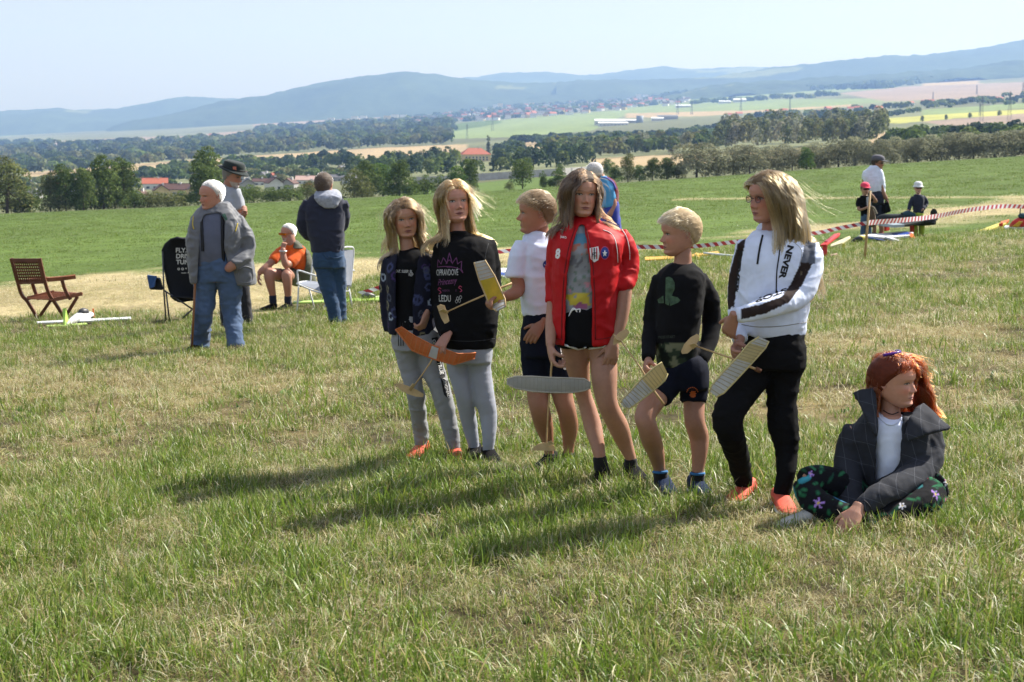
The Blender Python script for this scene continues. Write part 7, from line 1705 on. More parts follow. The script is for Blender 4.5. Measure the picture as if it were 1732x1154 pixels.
def hoodie_man():
    p = Person((566, 551), 'man in a dark navy hooded sweatshirt and blue jeans standing with his back turned', vox=.012, tone=(.34, .19, .13), lip=(.24, .08, .07))
    p.loft('sweatshirt', [(427, 528, 581, 0, .15), (410, 524, 582, 0, .16), (380, 518, 583, 0, .16), (352, 515, 584, .0, .14), (336, 522, 580, .0, .12), (326, 536, 572, .0, .09)])
    p.tube('sweatshirt', [(524, 342, .0, 12), (515, 365, .02, 12), (515, 386, .06, 12), (528, 398, .22, 11), (548, 396, .30, 10)]); p.tube('sweatshirt', [(578, 342, .0, 11), (582, 366, .06, 10), (578, 384, .14, 9), (562, 394, .26, 9)])
    p.loft('hood', [(352, 548, 566, -.14, .04), (344, 538, 574, -.13, .055), (334, 532, 577, -.09, .10), (326, 533, 575, -.03, .11), (321, 538, 570, .0, .10)], under=False)
    p.tube('skin', [(553, 330, .0, 12), (550, 318, -.0, 10.5), (548, 300, .0, 10)])
    p.loft('jeans', [(452, 530, 583, 0, .15), (436, 529, 583, 0, .155), (418, 531, 580, 0, .14)])
    p.tube('jeans', [(545, 440, 0, 17), (551, 470, 0, 14.5), (558, 498, 0, 12.5), (565, 530, 0, 11), (567, 552, 0, 10.5)]); p.tube('jeans', [(570, 440, .02, 15), (573, 470, .06, 12.5), (574, 500, .08, 11), (576, 530, .1, 10), (577, 548, .1, 9.5)])
    p.tube('skin', [(567, 545, 0, 6), (567, 552, 0, 6)])
    p.head(548, 292, 334, .0, yaw=165, pitch=-4, roll=2, brow=(.1, .08, .06), male=1, na=72, nz=72)
    p.build({'jeans': M_JEANS_D, 'sweatshirt': M_HOOD, 'hood': fabric('pale grey hood lining', (.30, .32, .38), var=.25, scale=30)}, folds={'sweatshirt': [(.012, 6, 8, 2)], 'jeans': [(.010, 6, 12, 3), (.005, 12, 22, 8)], 'hood': [(.012, 8, 10, 4)]})
    p.line('jeans', [(556, 434), (568, 437), (580, 433)], .006, M_JEANS_D, 'pocket', lift=.004); p.line('jeans', [(548, 430), (553, 436), (560, 437)], .006, M_JEANS_D, 'pocket', lift=.004)
    p.shoe(567, 552, 0, 160, .28, M_SHOE_K, M_SHOE_K); p.shoe(577, 548, .1, 150, .28, M_SHOE_K, M_SHOE_K)
    p.hair_cap(mat('cropped hair', (.08, .058, .045)), .02); p.short_hair(HM_GREYB, n=2000, length=.014, comb=(0, .2, 0), lift=1.0, seed=95, rad=.0014, top=1)
    return p
def stooping_man():
    p = Person((1040, 470), 'grey haired man in burgundy vest and blue overalls stooping behind the girl in red', vox=.014, Y=23.0, **OLD)
    p.loft('overalls', [(470, 1012, 1048, .0, .15), (430, 1012, 1050, .0, .16), (390, 1014, 1051, .0, .17), (360, 1018, 1048, .0, .16), (340, 1022, 1046, .0, .13)])
    p.tube('shirt', [(1030, 312, -.02, 11), (1032, 325, -.06, 9.5), (1035, 338, -.08, 8.5)])
    p.loft('shirt', [(350, 1014, 1044, .0, .15), (325, 1010, 1042, -.0, .15), (306, 1010, 1034, .0, .12), (298, 1012, 1026, .0, .08)])
    p.loft('vest', [(345, 1018, 1046, .03, .15), (325, 1018, 1046, .03, .15), (308, 1014, 1040, .03, .13), (298, 1013, 1028, .02, .09)], under=False)
    p.tube('skin', [(1035, 335, -.08, 6.5), (1038, 348, -.10, 6), (1030, 366, -.16, 5)]); p.tube('skin', [(1020, 308, -.0, 9), (1014, 298, -.03, 8.5)])
    p.hand(1030, 366, -.16, (1026, 378, -.2), .19, (-1, 0, 0), 1)
    p.head(1005, 277, 307, -.06, yaw=-120, pitch=-18, roll=0, brow=(.4, .4, .4), male=1, old=1, na=64, nz=64)
    p.build({'overalls': fabric('royal blue cloth', (.03, .05, .30)), 'shirt': fabric('sky blue cloth', (.08, .30, .55)), 'vest': fabric('burgundy fleece', (.13, .012, .025))}, folds={k: [(.012, 6, 8, 2)] for k in ('overalls', 'shirt', 'vest')},
            cut={'vest': [[(1014, 314), (1036, 312), (1041, 345), (1018, 345)]]})
    p.line('vest', [(1016, 300), (1026, 302), (1036, 309), (1041, 320)], .018, mat('violet blue trim', (.06, .06, .30)), 'shoulder_band', lift=.0)
    p.hair_cap(WHITE_SCALP, .04); p.short_hair(HM_WHITE, n=1600, length=.03, comb=(0, -.3, 0), lift=.5, seed=97, rad=.002)
    return p
def cap_on(p, m, peak=True, white=False):
    g = Geo(); n = 24
    ring = lambda k, z: [p.hl(.36 * k * math.cos(t), -.03 + .475 * k * math.sin(t), z) for t in np.linspace(0, 2 * math.pi, n + 1)[:-1]]
    if peak: R_ = [ring(1.02, .68), ring(1.03, .76), ring(.98, .88), ring(.80, .99), ring(.45, 1.06), ring(.06, 1.075)]
    else: R_ = [ring(1.38, .58), ring(1.30, .63), ring(1.03, .70), ring(1.02, .80), ring(.96, .94), ring(.72, 1.05), ring(.30, 1.09), ring(.05, 1.09)]
    v = [q for r_ in R_ for q in r_]; f = [(i * n + j, i * n + (j + 1) % n, (i + 1) * n + (j + 1) % n, (i + 1) * n + j) for i in range(len(R_) - 1) for j in range(n)]; f.append(tuple((len(R_) - 1) * n + j for j in range(n)))
    g.add(v, f); o = g.obj('cap' if peak else 'sun_hat', m, p.root, smooth=True, origin=p.o); sm = o.modifiers.new('cloth', 'SOLIDIFY'); sm.thickness = .006
    if peak:
        g = Geo(); A = [p.hl(.35 * math.sin(t), .40 * math.cos(t) + .02, .695) for t in np.linspace(-1.2, 1.2, 11)]; B = [p.hl(.33 * math.sin(t), .42 + .36 * math.cos(t), .64) for t in np.linspace(-1.2, 1.2, 11)]
        g.add(A + B, [(i, i + 1, i + 12, i + 11) for i in range(10)]); q = g.obj('peak', m, o, smooth=True, origin=p.o); sm = q.modifiers.new('board', 'SOLIDIFY'); sm.thickness = .008
    return o
def shades(p, m=None):
    g = Geo()
    for sx in (-1, 1): g.box(p.hl(sx * .14, .40, .50), .26 * p.H, .02, .11 * p.H, p.M.to_3x3()); g.tube([p.hl(sx * .27, .37, .50), p.hl(sx * .34, .0, .50)], .005, 5)
    g.box(p.hl(0, .41, .52), .1 * p.H, .02, .03 * p.H, p.M.to_3x3())
    g.obj('sunglasses', m or mat('black plastic', (.01, .01, .01), rough=.15), p.root, origin=p.o)
def cap_man():
    p = Person((1486, 399), 'man in white T-shirt and grey peaked cap looking to the right', vox=.018, tone=(.27, .14, .09), lip=(.18, .06, .05))
    p.loft('tshirt', [(326, 1466, 1498, 0, .15), (310, 1462, 1497, 0, .17), (295, 1460, 1494, 0, .15), (286, 1466, 1490, .0, .12), (280, 1472, 1486, .0, .08)])
    p.tube('tshirt', [(1486, 290, -.05, 6.5), (1489, 300, -.08, 6.5), (1488, 309, -.1, 6)])
    p.tube('tshirt', [(1466, 290, .06, 6), (1463, 304, .08, 6)])
    p.tube('skin', [(1488, 306, -.1, 4.6), (1492, 322, -.10, 4), (1498, 334, -.12, 3.4), (1500, 338, -.12, 3)]); p.tube('skin', [(1463, 300, .08, 4.5), (1462, 320, .08, 4), (1462, 335, .06, 3.4)])
    p.tube('skin', [(1480, 288, .0, 5.5), (1482, 278, .0, 5)])
    p.loft('trousers', [(345, 1470, 1495, 0, .15), (330, 1468, 1496, 0, .16), (318, 1468, 1496, 0, .15)])
    p.tube('trousers', [(1476, 340, .05, 7), (1478, 362, .05, 6.4), (1479, 377, .05, 6)]); p.tube('trousers', [(1488, 340, 0, 7), (1489, 362, 0, 6.4), (1490, 376, 0, 6)])
    p.tube('skin', [(1479, 370, .05, 4.2), (1479, 398, .05, 3.2)]); p.tube('skin', [(1490, 370, 0, 4.4), (1491, 385, 0, 4.4), (1491, 398, 0, 3.3)])
    p.hand(1500, 338, -.12, (1503, 345, -.14), .19, (-1, 0, 0), 1, curl=(.8, .8, .8, .8))
    p.head(1485, 264, 287, .0, yaw=62, pitch=-4, male=1, brow=(.1, .08, .06), na=56, nz=56)
    p.build({'trousers': M_HOOD, 'tshirt': M_WHITE}, folds={'tshirt': [(.014, 5, 7, 2)], 'trousers': [(.012, 5, 8, 2)]})
    p.shoe(1479, 399, .05, 30, .29, M_SHOE_K, M_SHOE_K); p.shoe(1491, 399, 0, 20, .29, mat('red brown shoe', (.25, .03, .02)), M_SHOE_K)
    p.hair_cap(mat('dark hair', (.04, .03, .025)), .02); cap_on(p, fabric('grey cap cloth', (.10, .10, .12))); shades(p)
    g = Geo(); q = [p.W(1494, 346, -.2), p.W(1503, 341, -.2), p.W(1508, 358, -.2), p.W(1494, 363, -.2)]; off = Vector((0, .14, 0)); g.add(q + [x + off for x in q], [(0, 1, 2, 3), (7, 6, 5, 4), (0, 4, 5, 1), (1, 5, 6, 2), (2, 6, 7, 3), (3, 7, 4, 0)])
    o = g.obj('shoulder_bag', M_BLACK, None); props(o, 'black cloth bag held by the man in the white T-shirt', 'bag'); bv = o.modifiers.new('soft', 'BEVEL'); bv.width = .03; bv.segments = 3
    g = Geo(); g.tube(catmull([tuple(p.W(1497, 345, -.13)), tuple(p.W(1499, 336, -.13)), tuple(p.W(1502, 338, -.13)), tuple(p.W(1503, 343, -.13))], 4), .012, 6); g.obj('strap', M_BLACK, o, smooth=True)
    return p
def pink_cap_child():
    p = Person((1465, 402), 'small child in a pink cap and blue jeans beside the wooden stake', vox=.014, tone=(.34, .19, .13), lip=(.25, .08, .07))
    p.loft('tshirt', [(366, 1456, 1474, 0, .10), (350, 1455, 1474, 0, .11), (338, 1453, 1475, 0, .10), (331, 1456, 1471, .0, .08)])
    p.tube('tshirt', [(1454, 335, .0, 4), (1452, 343, .0, 4.4), (1452, 350, -.02, 4.2)]); p.tube('tshirt', [(1472, 335, .0, 4), (1476, 341, -.02, 4.2)])
    p.tube('skin', [(1452, 348, -.02, 2.8), (1453, 355, -.06, 2.6), (1462, 353, -.14, 2.3), (1468, 350, -.17, 2)]); p.tube('skin', [(1476, 340, -.02, 2.8), (1482, 341, -.08, 2.7), (1477, 333, -.14, 2.4), (1472, 327, -.16, 2)])
    p.hand(1468, 350, -.17, (1473, 349, -.18), .13, (0, 0, -1), 1, curl=(.5, .5, .5, .5)); p.hand(1473, 329, -.16, (1469, 323, -.16), .13, (-1, 0, 0), 1, curl=(.7, .7, .7, .7))
    p.tube('skin', [(1463, 334, 0, 3.6), (1463, 324, 0, 3.6)])
    p.loft('jeans', [(376, 1456, 1474, 0, .11), (366, 1456, 1474, 0, .11), (361, 1457, 1473, 0, .10)])
    p.tube('jeans', [(1460, 372, 0, 5), (1460, 388, 0, 4.4), (1459, 403, 0, 4.2)]); p.tube('jeans', [(1470, 372, 0, 5), (1470, 388, 0, 4.4), (1471, 403, 0, 4.2)])
    p.tube('skin', [(1460, 398, 0, 2), (1460, 403, 0, 2)])
    p.head(1463, 310, 329, .0, yaw=10, pitch=-4, brow=(.1, .07, .05), na=56, nz=56)
    p.build({'jeans': M_JEANS, 'tshirt': M_BLACK}, folds={'tshirt': [(.008, 8, 9, 2)], 'jeans': [(.008, 8, 12, 2)]})
    p.shoe(1459, 403, 0, -10, .2, M_SHOE_K, M_SOLE); p.shoe(1471, 403, 0, 10, .2, M_SHOE_K, M_SOLE)
    p.hair_cap(mat('dark child hair', (.05, .035, .025)), .03); cap_on(p, fabric('pink cap cloth', (.72, .06, .12))); shades(p)
    p.patch('tshirt', [[(1465, 334), (1471, 333), (1474, 345), (1472, 356), (1467, 354), (1466, 344)]], mat('grey white print', (.42, .42, .45), var=.5, scale=40), 'print', step=4, lift=.006)
    g = Geo(); g.tube(catmull([tuple(p.W(1473, 349, -.18)), tuple(p.W(1478, 352, -.2)), tuple(p.W(1483, 362, -.2))], 4), .022, 7); g.obj('folded_jacket', fabric('khaki cloth', (.20, .17, .13)), None)
    o = bpy.context.scene.objects['folded_jacket']; g2 = Geo(); g2.tube(catmull([tuple(p.W(1472, 350, -.16)), tuple(p.W(1475, 366, -.16)), tuple(p.W(1476, 384, -.14))], 4), [.03, .05, .06, .07, .08, .08, .08, .07, .05], 8); g2.obj('sleeve', fabric('brown cloth', (.10, .065, .04)), o, smooth=True)
    props(o, 'khaki and brown jacket hanging from the hand of the child in the pink cap', 'jacket'); return p
def white_hat_child():
    p = Person((1551, 402), 'small child in a white sun hat, dark top and yellow-green trousers, hand on hip', vox=.014, tone=(.42, .25, .19), lip=(.28, .09, .08))
    p.loft('top', [(362, 1545, 1562, 0, .10), (348, 1544, 1562, 0, .11), (336, 1543, 1563, 0, .10), (329, 1547, 1559, .0, .07)])
    p.tube('top', [(1545, 333, .0, 3.8), (1540, 344, .0, 3.6), (1537, 356, -.04, 3.2)]); p.tube('top', [(1561, 333, .0, 3.8), (1567, 342, .05, 3.7), (1566, 347, .02, 3.4), (1562, 354, -.08, 3)])
    p.tube('skin', [(1537, 354, -.04, 2.3), (1536, 361, -.06, 2)]); p.tube('skin', [(1562, 353, -.08, 2.1), (1560, 356, -.10, 2)])
    p.hand(1536, 360, -.06, (1535, 367, -.08), .12, (1, 0, 0), 1); p.hand(1562, 353, -.08, (1557, 357, -.11), .12, (0, .9, 0), 1)
    p.tube('skin', [(1553, 333, 0, 3.4), (1553, 322, 0, 3.4)])
    p.loft('trousers', [(376, 1543, 1563, 0, .11), (364, 1544, 1562, 0, .11), (358, 1545, 1561, 0, .10)])
    p.tube('trousers', [(1547, 370, 0, 5.5), (1546, 388, 0, 5), (1545, 403, 0, 4.8)]); p.tube('trousers', [(1558, 370, 0, 5.5), (1559, 388, 0, 4.8), (1559, 403, 0, 4.4)])
    p.tube('skin', [(1546, 398, 0, 2), (1546, 403, 0, 2)])
    p.head(1553, 309, 327, .0, yaw=-4, pitch=0, brow=(.2, .14, .1), na=56, nz=56)
    p.build({'trousers': fabric('yellow green cloth', (.34, .42, .05)), 'top': M_HOOD}, folds={'top': [(.008, 8, 9, 2)], 'trousers': [(.008, 8, 12, 2)]})
    p.shoe(1545, 403, 0, -10, .2, M_SHOE_K, M_SOLE); p.shoe(1559, 403, 0, 10, .2, M_SHOE_K, M_SOLE)
    p.hair_cap(mat('light child hair', (.25, .18, .1)), .03); cap_on(p, fabric('white hat cloth', (.62, .63, .65)), peak=False); shades(p, mat('dark red plastic', (.05, .008, .008), rough=.2)); return p
MEN = [f() for f in (old_man, hat_man, seated_man, hoodie_man, stooping_man, cap_man, pink_cap_child, white_hat_child)]
# ------------------------------------------------------------------ gliders, chairs, model aeroplanes, barrier tape
M_BALSA = mat('balsa wood', (.50, .36, .19), rough=.6, var=.15, scale=30); M_PINE = mat('pine strip', (.46, .31, .15), rough=.55, var=.2, scale=25)
def tissue(name, col, trans=.35): return mat(name, col, rough=.45, var=.10, scale=25, trans=trans, spec=.35)
M_TIS_W = tissue('white tissue', (.56, .56, .54)); M_TIS_Y = tissue('yellow tissue', (.62, .47, .05)); M_TIS_O = tissue('orange tissue', (.60, .17, .045)); M_TIS_C = tissue('cream tissue', (.56, .47, .24)); M_TIS_P = tissue('pale grey tissue', (.44, .43, .40))
def slab(g, A, B, th, mi=0, camber=0.0, n=5):
    """wing panel between two stations A=(le, te), B=(le, te): a thin cambered solid"""
    up = ((A[1] - A[0]).cross(B[0] - A[0])).normalized()
    if up.y > 0: up = -up           # the upper side is the one that faces the viewer's side here
    T = []; Bt = []
    for P in (A, B):
        for k in range(n):
            t = k / (n - 1); c = (P[1] - P[0]).length * camber * 4 * t * (1 - t); h = th * (1 - abs(2 * t - 1) ** 3 * .6) / 2
            p = P[0].lerp(P[1], t) + up * c; T.append(p + up * h); Bt.append(p - up * h)
    v = T + Bt; f = []; o = 2 * n
    for k in range(n - 1):
        f += [(k, k + 1, n + k + 1, n + k), (o + k, o + n + k, o + n + k + 1, o + k + 1)]
    f += [(0, n, o + n, o), (n - 1, o + n - 1, o + 2 * n - 1, 2 * n - 1), tuple(range(n)) + tuple(range(o + n - 1, o - 1, -1)), tuple(range(2 * n - 1, n - 1, -1)) + tuple(range(o + n, o + 2 * n))]
    g.add(v, f, mi); return up
def glider(label, stations, pan, ribs, stick, tail, fin, tis, wood=M_BALSA, spar=None, rib_m=None, group='free-flight gliders held by the children', extra=None):
    """stations: [((u,v,Y) leading, (u,v,Y) trailing)]; pan: tissue index of each panel; ribs: ribs per panel"""
    S_ = [(pix(*a), pix(*b)) for a, b in stations]; o = stick[0]; org = pix(*stick[len(stick) // 2])
    root = empty('model_glider', org, label, 'model glider', group)
    g = Geo()
    ups = [slab(g, S_[i], S_[i + 1], .006, pan[i], .03) for i in range(len(S_) - 1)]
    w = g.obj('wing', tis, root, smooth=False, origin=org)
    def up_at(i): return ups[min(i, len(ups) - 1)]
    rm = rib_m or wood
    for i, n in enumerate(ribs):
        for k in range(n):
            t = (k + .5) / n; a = S_[i][0].lerp(S_[i + 1][0], t); b = S_[i][1].lerp(S_[i + 1][1], t); u = up_at(i); c = (b - a).length * .03
            q = Geo(); m = a.lerp(b, .5) + u * (c + .0035); q.tube([a + u * .0025, a.lerp(b, .25) + u * (c * .75 + .0035), m, a.lerp(b, .75) + u * (c * .75 + .0035), b + u * .0025], .0016, 5); q.obj('rib', rm, w, origin=org)
    for e in (0, 1):
        q = Geo(); q.tube([s[e] for s in S_], .0042, 6); q.obj('leading_edge' if e == 0 else 'trailing_edge', spar or wood, w, smooth=True, origin=org)
    q = Geo(); P = [pix(*p) for p in stick]; n = len(P); q.tube(P, [.0058 - .0026 * (k / max(n - 1, 1)) for k in range(n)], 7); q.obj('fuselage', M_PINE, root, smooth=True, origin=org)
    def plate(name, poly, m, th=.0035):
        q = [pix(*p) for p in poly]; nn = (q[1] - q[0]).cross(q[2] - q[0]).normalized() * th; n = len(q); G = Geo(); G.add(q + [x + nn for x in q], [tuple(range(n)), tuple(range(2 * n - 1, n - 1, -1))] + [(i, i + n, (i + 1) % n + n, (i + 1) % n) for i in range(n)])
        return G.obj(name, m, root, origin=org)
    plate('tailplane', tail, M_BALSA); plate('fin', fin, M_BALSA)
    if extra: extra(root, org, plate)
    return root
def Yk(Y, L): return [tuple(p) + (Y,) for p in L]
y = KIDS[1].Y - .20
glider('orange tissue glider with a white centre patch held before grey sweatpants',
       [((678, 553, y - .02), (669, 557, y - .02)), ((702, 569, y), (697, 593, y)), ((731, 584, y), (724, 604, y)), ((742, 588, y), (738, 609, y)), ((775, 599, y), (768, 617, y)), ((805, 597, y + .03), (803, 606, y + .03))],
       [0, 0, 1, 0, 0], [3, 4, 0, 4, 3], [(746, 584, y + .012), (741, 592, y + .012), (730, 610, y + .01), (714, 634, y + .03), (694, 661, y + .05)],
       Yk(y + .045, [(670, 651), (676, 648), (690, 653), (704, 659), (717, 667), (715, 672), (703, 671), (688, 666), (676, 659)]), [(694, 662, y + .04), (702, 651, y + .04), (698, 648, y - .02), (691, 657, y - .02)], [M_TIS_O, M_TIS_W], rib_m=mat('orange rib', (.50, .20, .07)), spar=mat('orange edge', (.50, .15, .05)))
y = KIDS[2].Y - .24
glider('yellow and white glider held level by the boy in the white T-shirt',
       [((802, 444, y), (820, 440, y)), ((811, 475, y), (837, 468, y)), ((829, 518, y), (854, 506, y)), ((840, 527, y - .05), (855, 519, y - .05))], [1, 0, 1], [5, 0, 2],
       [(866, 479, y + .02), (840, 490, y + .012), (816, 501, y + .012), (786, 514, y + .04), (755, 528, y + .06)], Yk(y + .06, [(739, 518), (745, 515), (752, 517), (756, 528), (760, 543), (757, 546), (752, 548), (746, 538)]),
       [(742, 526, y + .06), (750, 523, y), (757, 527, y), (758, 530, y + .06)], [M_TIS_Y, M_TIS_W], rib_m=M_BALSA)
y = KIDS[3].Y - .155
glider('pale grey glider hanging level by its tail from the hand of the girl in red',
       [((857, 642, y), (857, 649, y)), ((872, 637, y), (872, 657, y)), ((900, 637, y), (900, 662, y)), ((932, 639, y), (932, 664, y)), ((968, 640, y), (968, 664, y)), ((988, 641, y), (988, 661, y)), ((999, 648, y), (999, 656, y))],
       [0, 0, 0, 0, 0, 0], [2, 4, 5, 5, 3, 2], [(934, 612, y + .0), (932, 626, y + .012), (931, 650, y + .014), (928, 680, y + .02), (924, 752, y + .05), (923, 770, y + .05)],
       Yk(y + .045, [(900, 762), (903, 756), (909, 752), (917, 749.5), (925, 749), (933, 751), (938, 756), (940, 763)]), [(924, 750, y + .05), (931, 746, y - .03), (937, 752, y - .03), (925, 756, y + .05)], [M_TIS_P], rib_m=mat('grey rib', (.36, .34, .30)), spar=mat('grey wood', (.42, .39, .33)))
y = KIDS[4].Y - .29
glider('cream glider with ribbed tissue held down by the boy in black shirt',
       [((1120, 613, y), (1129, 632, y)), ((1108, 621, y), (1124, 644, y)), ((1085, 641, y), (1104, 662, y)), ((1067, 661, y), (1086, 676, y)), ((1053, 675, y - .03), (1065, 691, y - .03)), ((1050, 682, y - .03), (1056, 690, y - .03))], [1, 1, 0, 0, 0], [1, 5, 4, 3, 1],
       [(1123, 684, y), (1108, 664, y + .012), (1094, 640, y + .012), (1082, 620, y + .02), (1050, 577, y + .08)], Yk(y + .08, [(1037, 584), (1038, 572), (1048, 562), (1060, 556), (1065, 562), (1058, 572), (1048, 580)]),
       [(1038, 565, y + .03), (1047, 570, y + .08), (1051, 578, y + .08), (1042, 574, y + .03)], [M_TIS_W, M_TIS_C], rib_m=mat('cream rib', (.36, .30, .16)), spar=mat('cream wood', (.50, .42, .20)))
y = KIDS[5].Y - .27
glider('long cream glider with ribbed wing, held by the girl in the white hoodie',
       [((1284, 570, y), (1300, 577, y)), ((1268, 580, y), (1295, 588, y)), ((1245, 607, y), (1271, 615, y)), ((1222, 631, y), (1246, 642, y)), ((1204, 652, y - .02), (1224, 665, y - .02)), ((1200, 662, y - .02), (1212, 671, y - .02))], [0, 1, 0, 0, 0], [2, 6, 5, 4, 1],
       [(1287, 628, y + .012), (1262, 618, y + .012), (1237, 606, y + .012), (1208, 596, y + .06), (1176, 585, y + .12)], Yk(y + .12, [(1179, 565), (1183, 568), (1182, 576), (1173, 589), (1163, 598), (1154, 599), (1152, 595), (1157, 583), (1168, 571)]),
       [(1166, 584, y + .12), (1174, 581, y + .06), (1180, 585, y + .06), (1172, 591, y + .12)], [M_TIS_W, M_TIS_C], rib_m=mat('cream rib', (.36, .30, .16)), spar=mat('cream wood', (.50, .42, .20)),
       extra=lambda r, o, pl: Geo().tube([pix(1278, 624, KIDS[5].Y - .26), pix(1287, 628, KIDS[5].Y - .26)], .010, 8).obj('nose_weight', mat('dark wood', (.12, .05, .025)), r, smooth=True, origin=o))

# ---- wooden folding chair
def wooden_chair():
    Y = gpix(90, 541).y; W = lambda u, v, d=0: pix(u, v, Y + d); o = gpix(85, 541)
    m = mat('brown hardwood', (.13, .048, .024), rough=.45, var=.3, scale=9, bump=.1, bscale=60); m2 = mat('reddish hardwood', (.24, .09, .045), rough=.45, var=.3, scale=9)
    r = empty('folding_chair', o, 'brown wooden folding armchair with a lattice back, left of the camp chair', 'chair')
    def bar(nm, P, w=.045, h=.03, mm=m):
        g = Geo(); Q = [Vector(q) for q in catmull([tuple(W(*p)) for p in P], 4)] if len(P) > 2 else [W(*p) for p in P]
        for a, b in zip(Q[:-1], Q[1:]): g.bar(a, b + (b - a).normalized() * .008, h, w, up=(1, 0, 0))
        return g.obj(nm, mm, r, origin=o)
    bar('stile', [(19, 437, .0), (30, 478, .06), (37, 499, .10), (47, 511, .12), (64, 539, .16)]); bar('stile', [(67, 437, -.12), (76, 476, -.08), (83, 497, -.05), (94, 514, -.02), (109, 537, .02)])
    bar('leg', [(86, 508, .10), (64, 540, .16)]); bar('leg', [(131, 502, .0), (110, 537, .02)])
    bar('armrest', [(80, 473, -.10), (104, 471, -.06), (127, 468, -.02)], w=.03, h=.06, mm=m2); bar('armrest', [(32, 478, .08), (58, 474, .20), (80, 472, .26)], w=.03, h=.06, mm=m2)
    bar('arm_support', [(105, 474, -.06), (110, 490, -.04), (119, 506, -.02)]); bar('arm_support', [(55, 480, .18), (60, 495, .2), (66, 506, .22)])
    bk = [W(22, 441, .0), W(66, 441, -.12), W(75, 477, -.08), W(30, 478, .06)]
    def at(s, t): return bk[0].lerp(bk[1], s).lerp(bk[3].lerp(bk[2], s), t)
    g = Geo(); g.bar(at(0, -.02), at(1, -.02), .025, .05); g.obj('top_rail', m, r, origin=o); g = Geo(); g.bar(at(0, 1.0), at(1, 1.0), .025, .05); g.obj('bottom_rail', m, r, origin=o)
    for i in range(7):
        g = Geo(); t = .10 + .80 * i / 6; g.bar(at(.03, t), at(.97, t), .010, .026); g.obj('slat', m, r, origin=o)
    for i in range(12):
        g = Geo(); s = .06 + .88 * i / 11; f = Vector((0, -.011, 0)); g.bar(at(s, .04) + f, at(s, .96) + f, .016, .010, up=(0, 1, 0)); g.obj('slat', m, r, origin=o)
    st = [W(46, 505, .10), W(92, 507, -.05), W(139, 497, .02), W(92, 494, .24)]
    def sa(s, t): return st[0].lerp(st[1], s).lerp(st[3].lerp(st[2], s), t)
    for i in range(9):
        g = Geo(); t = i / 8; g.bar(sa(0, t), sa(1, t), .035, .018); g.obj('seat_slat', m2, r, origin=o)
    g = Geo(); g.bar(st[1], st[2], .025, .055); g.obj('seat_rail', m2, r, origin=o); g = Geo(); g.bar(st[0], st[3], .025, .055); g.obj('seat_rail', m2, r, origin=o)
wooden_chair()
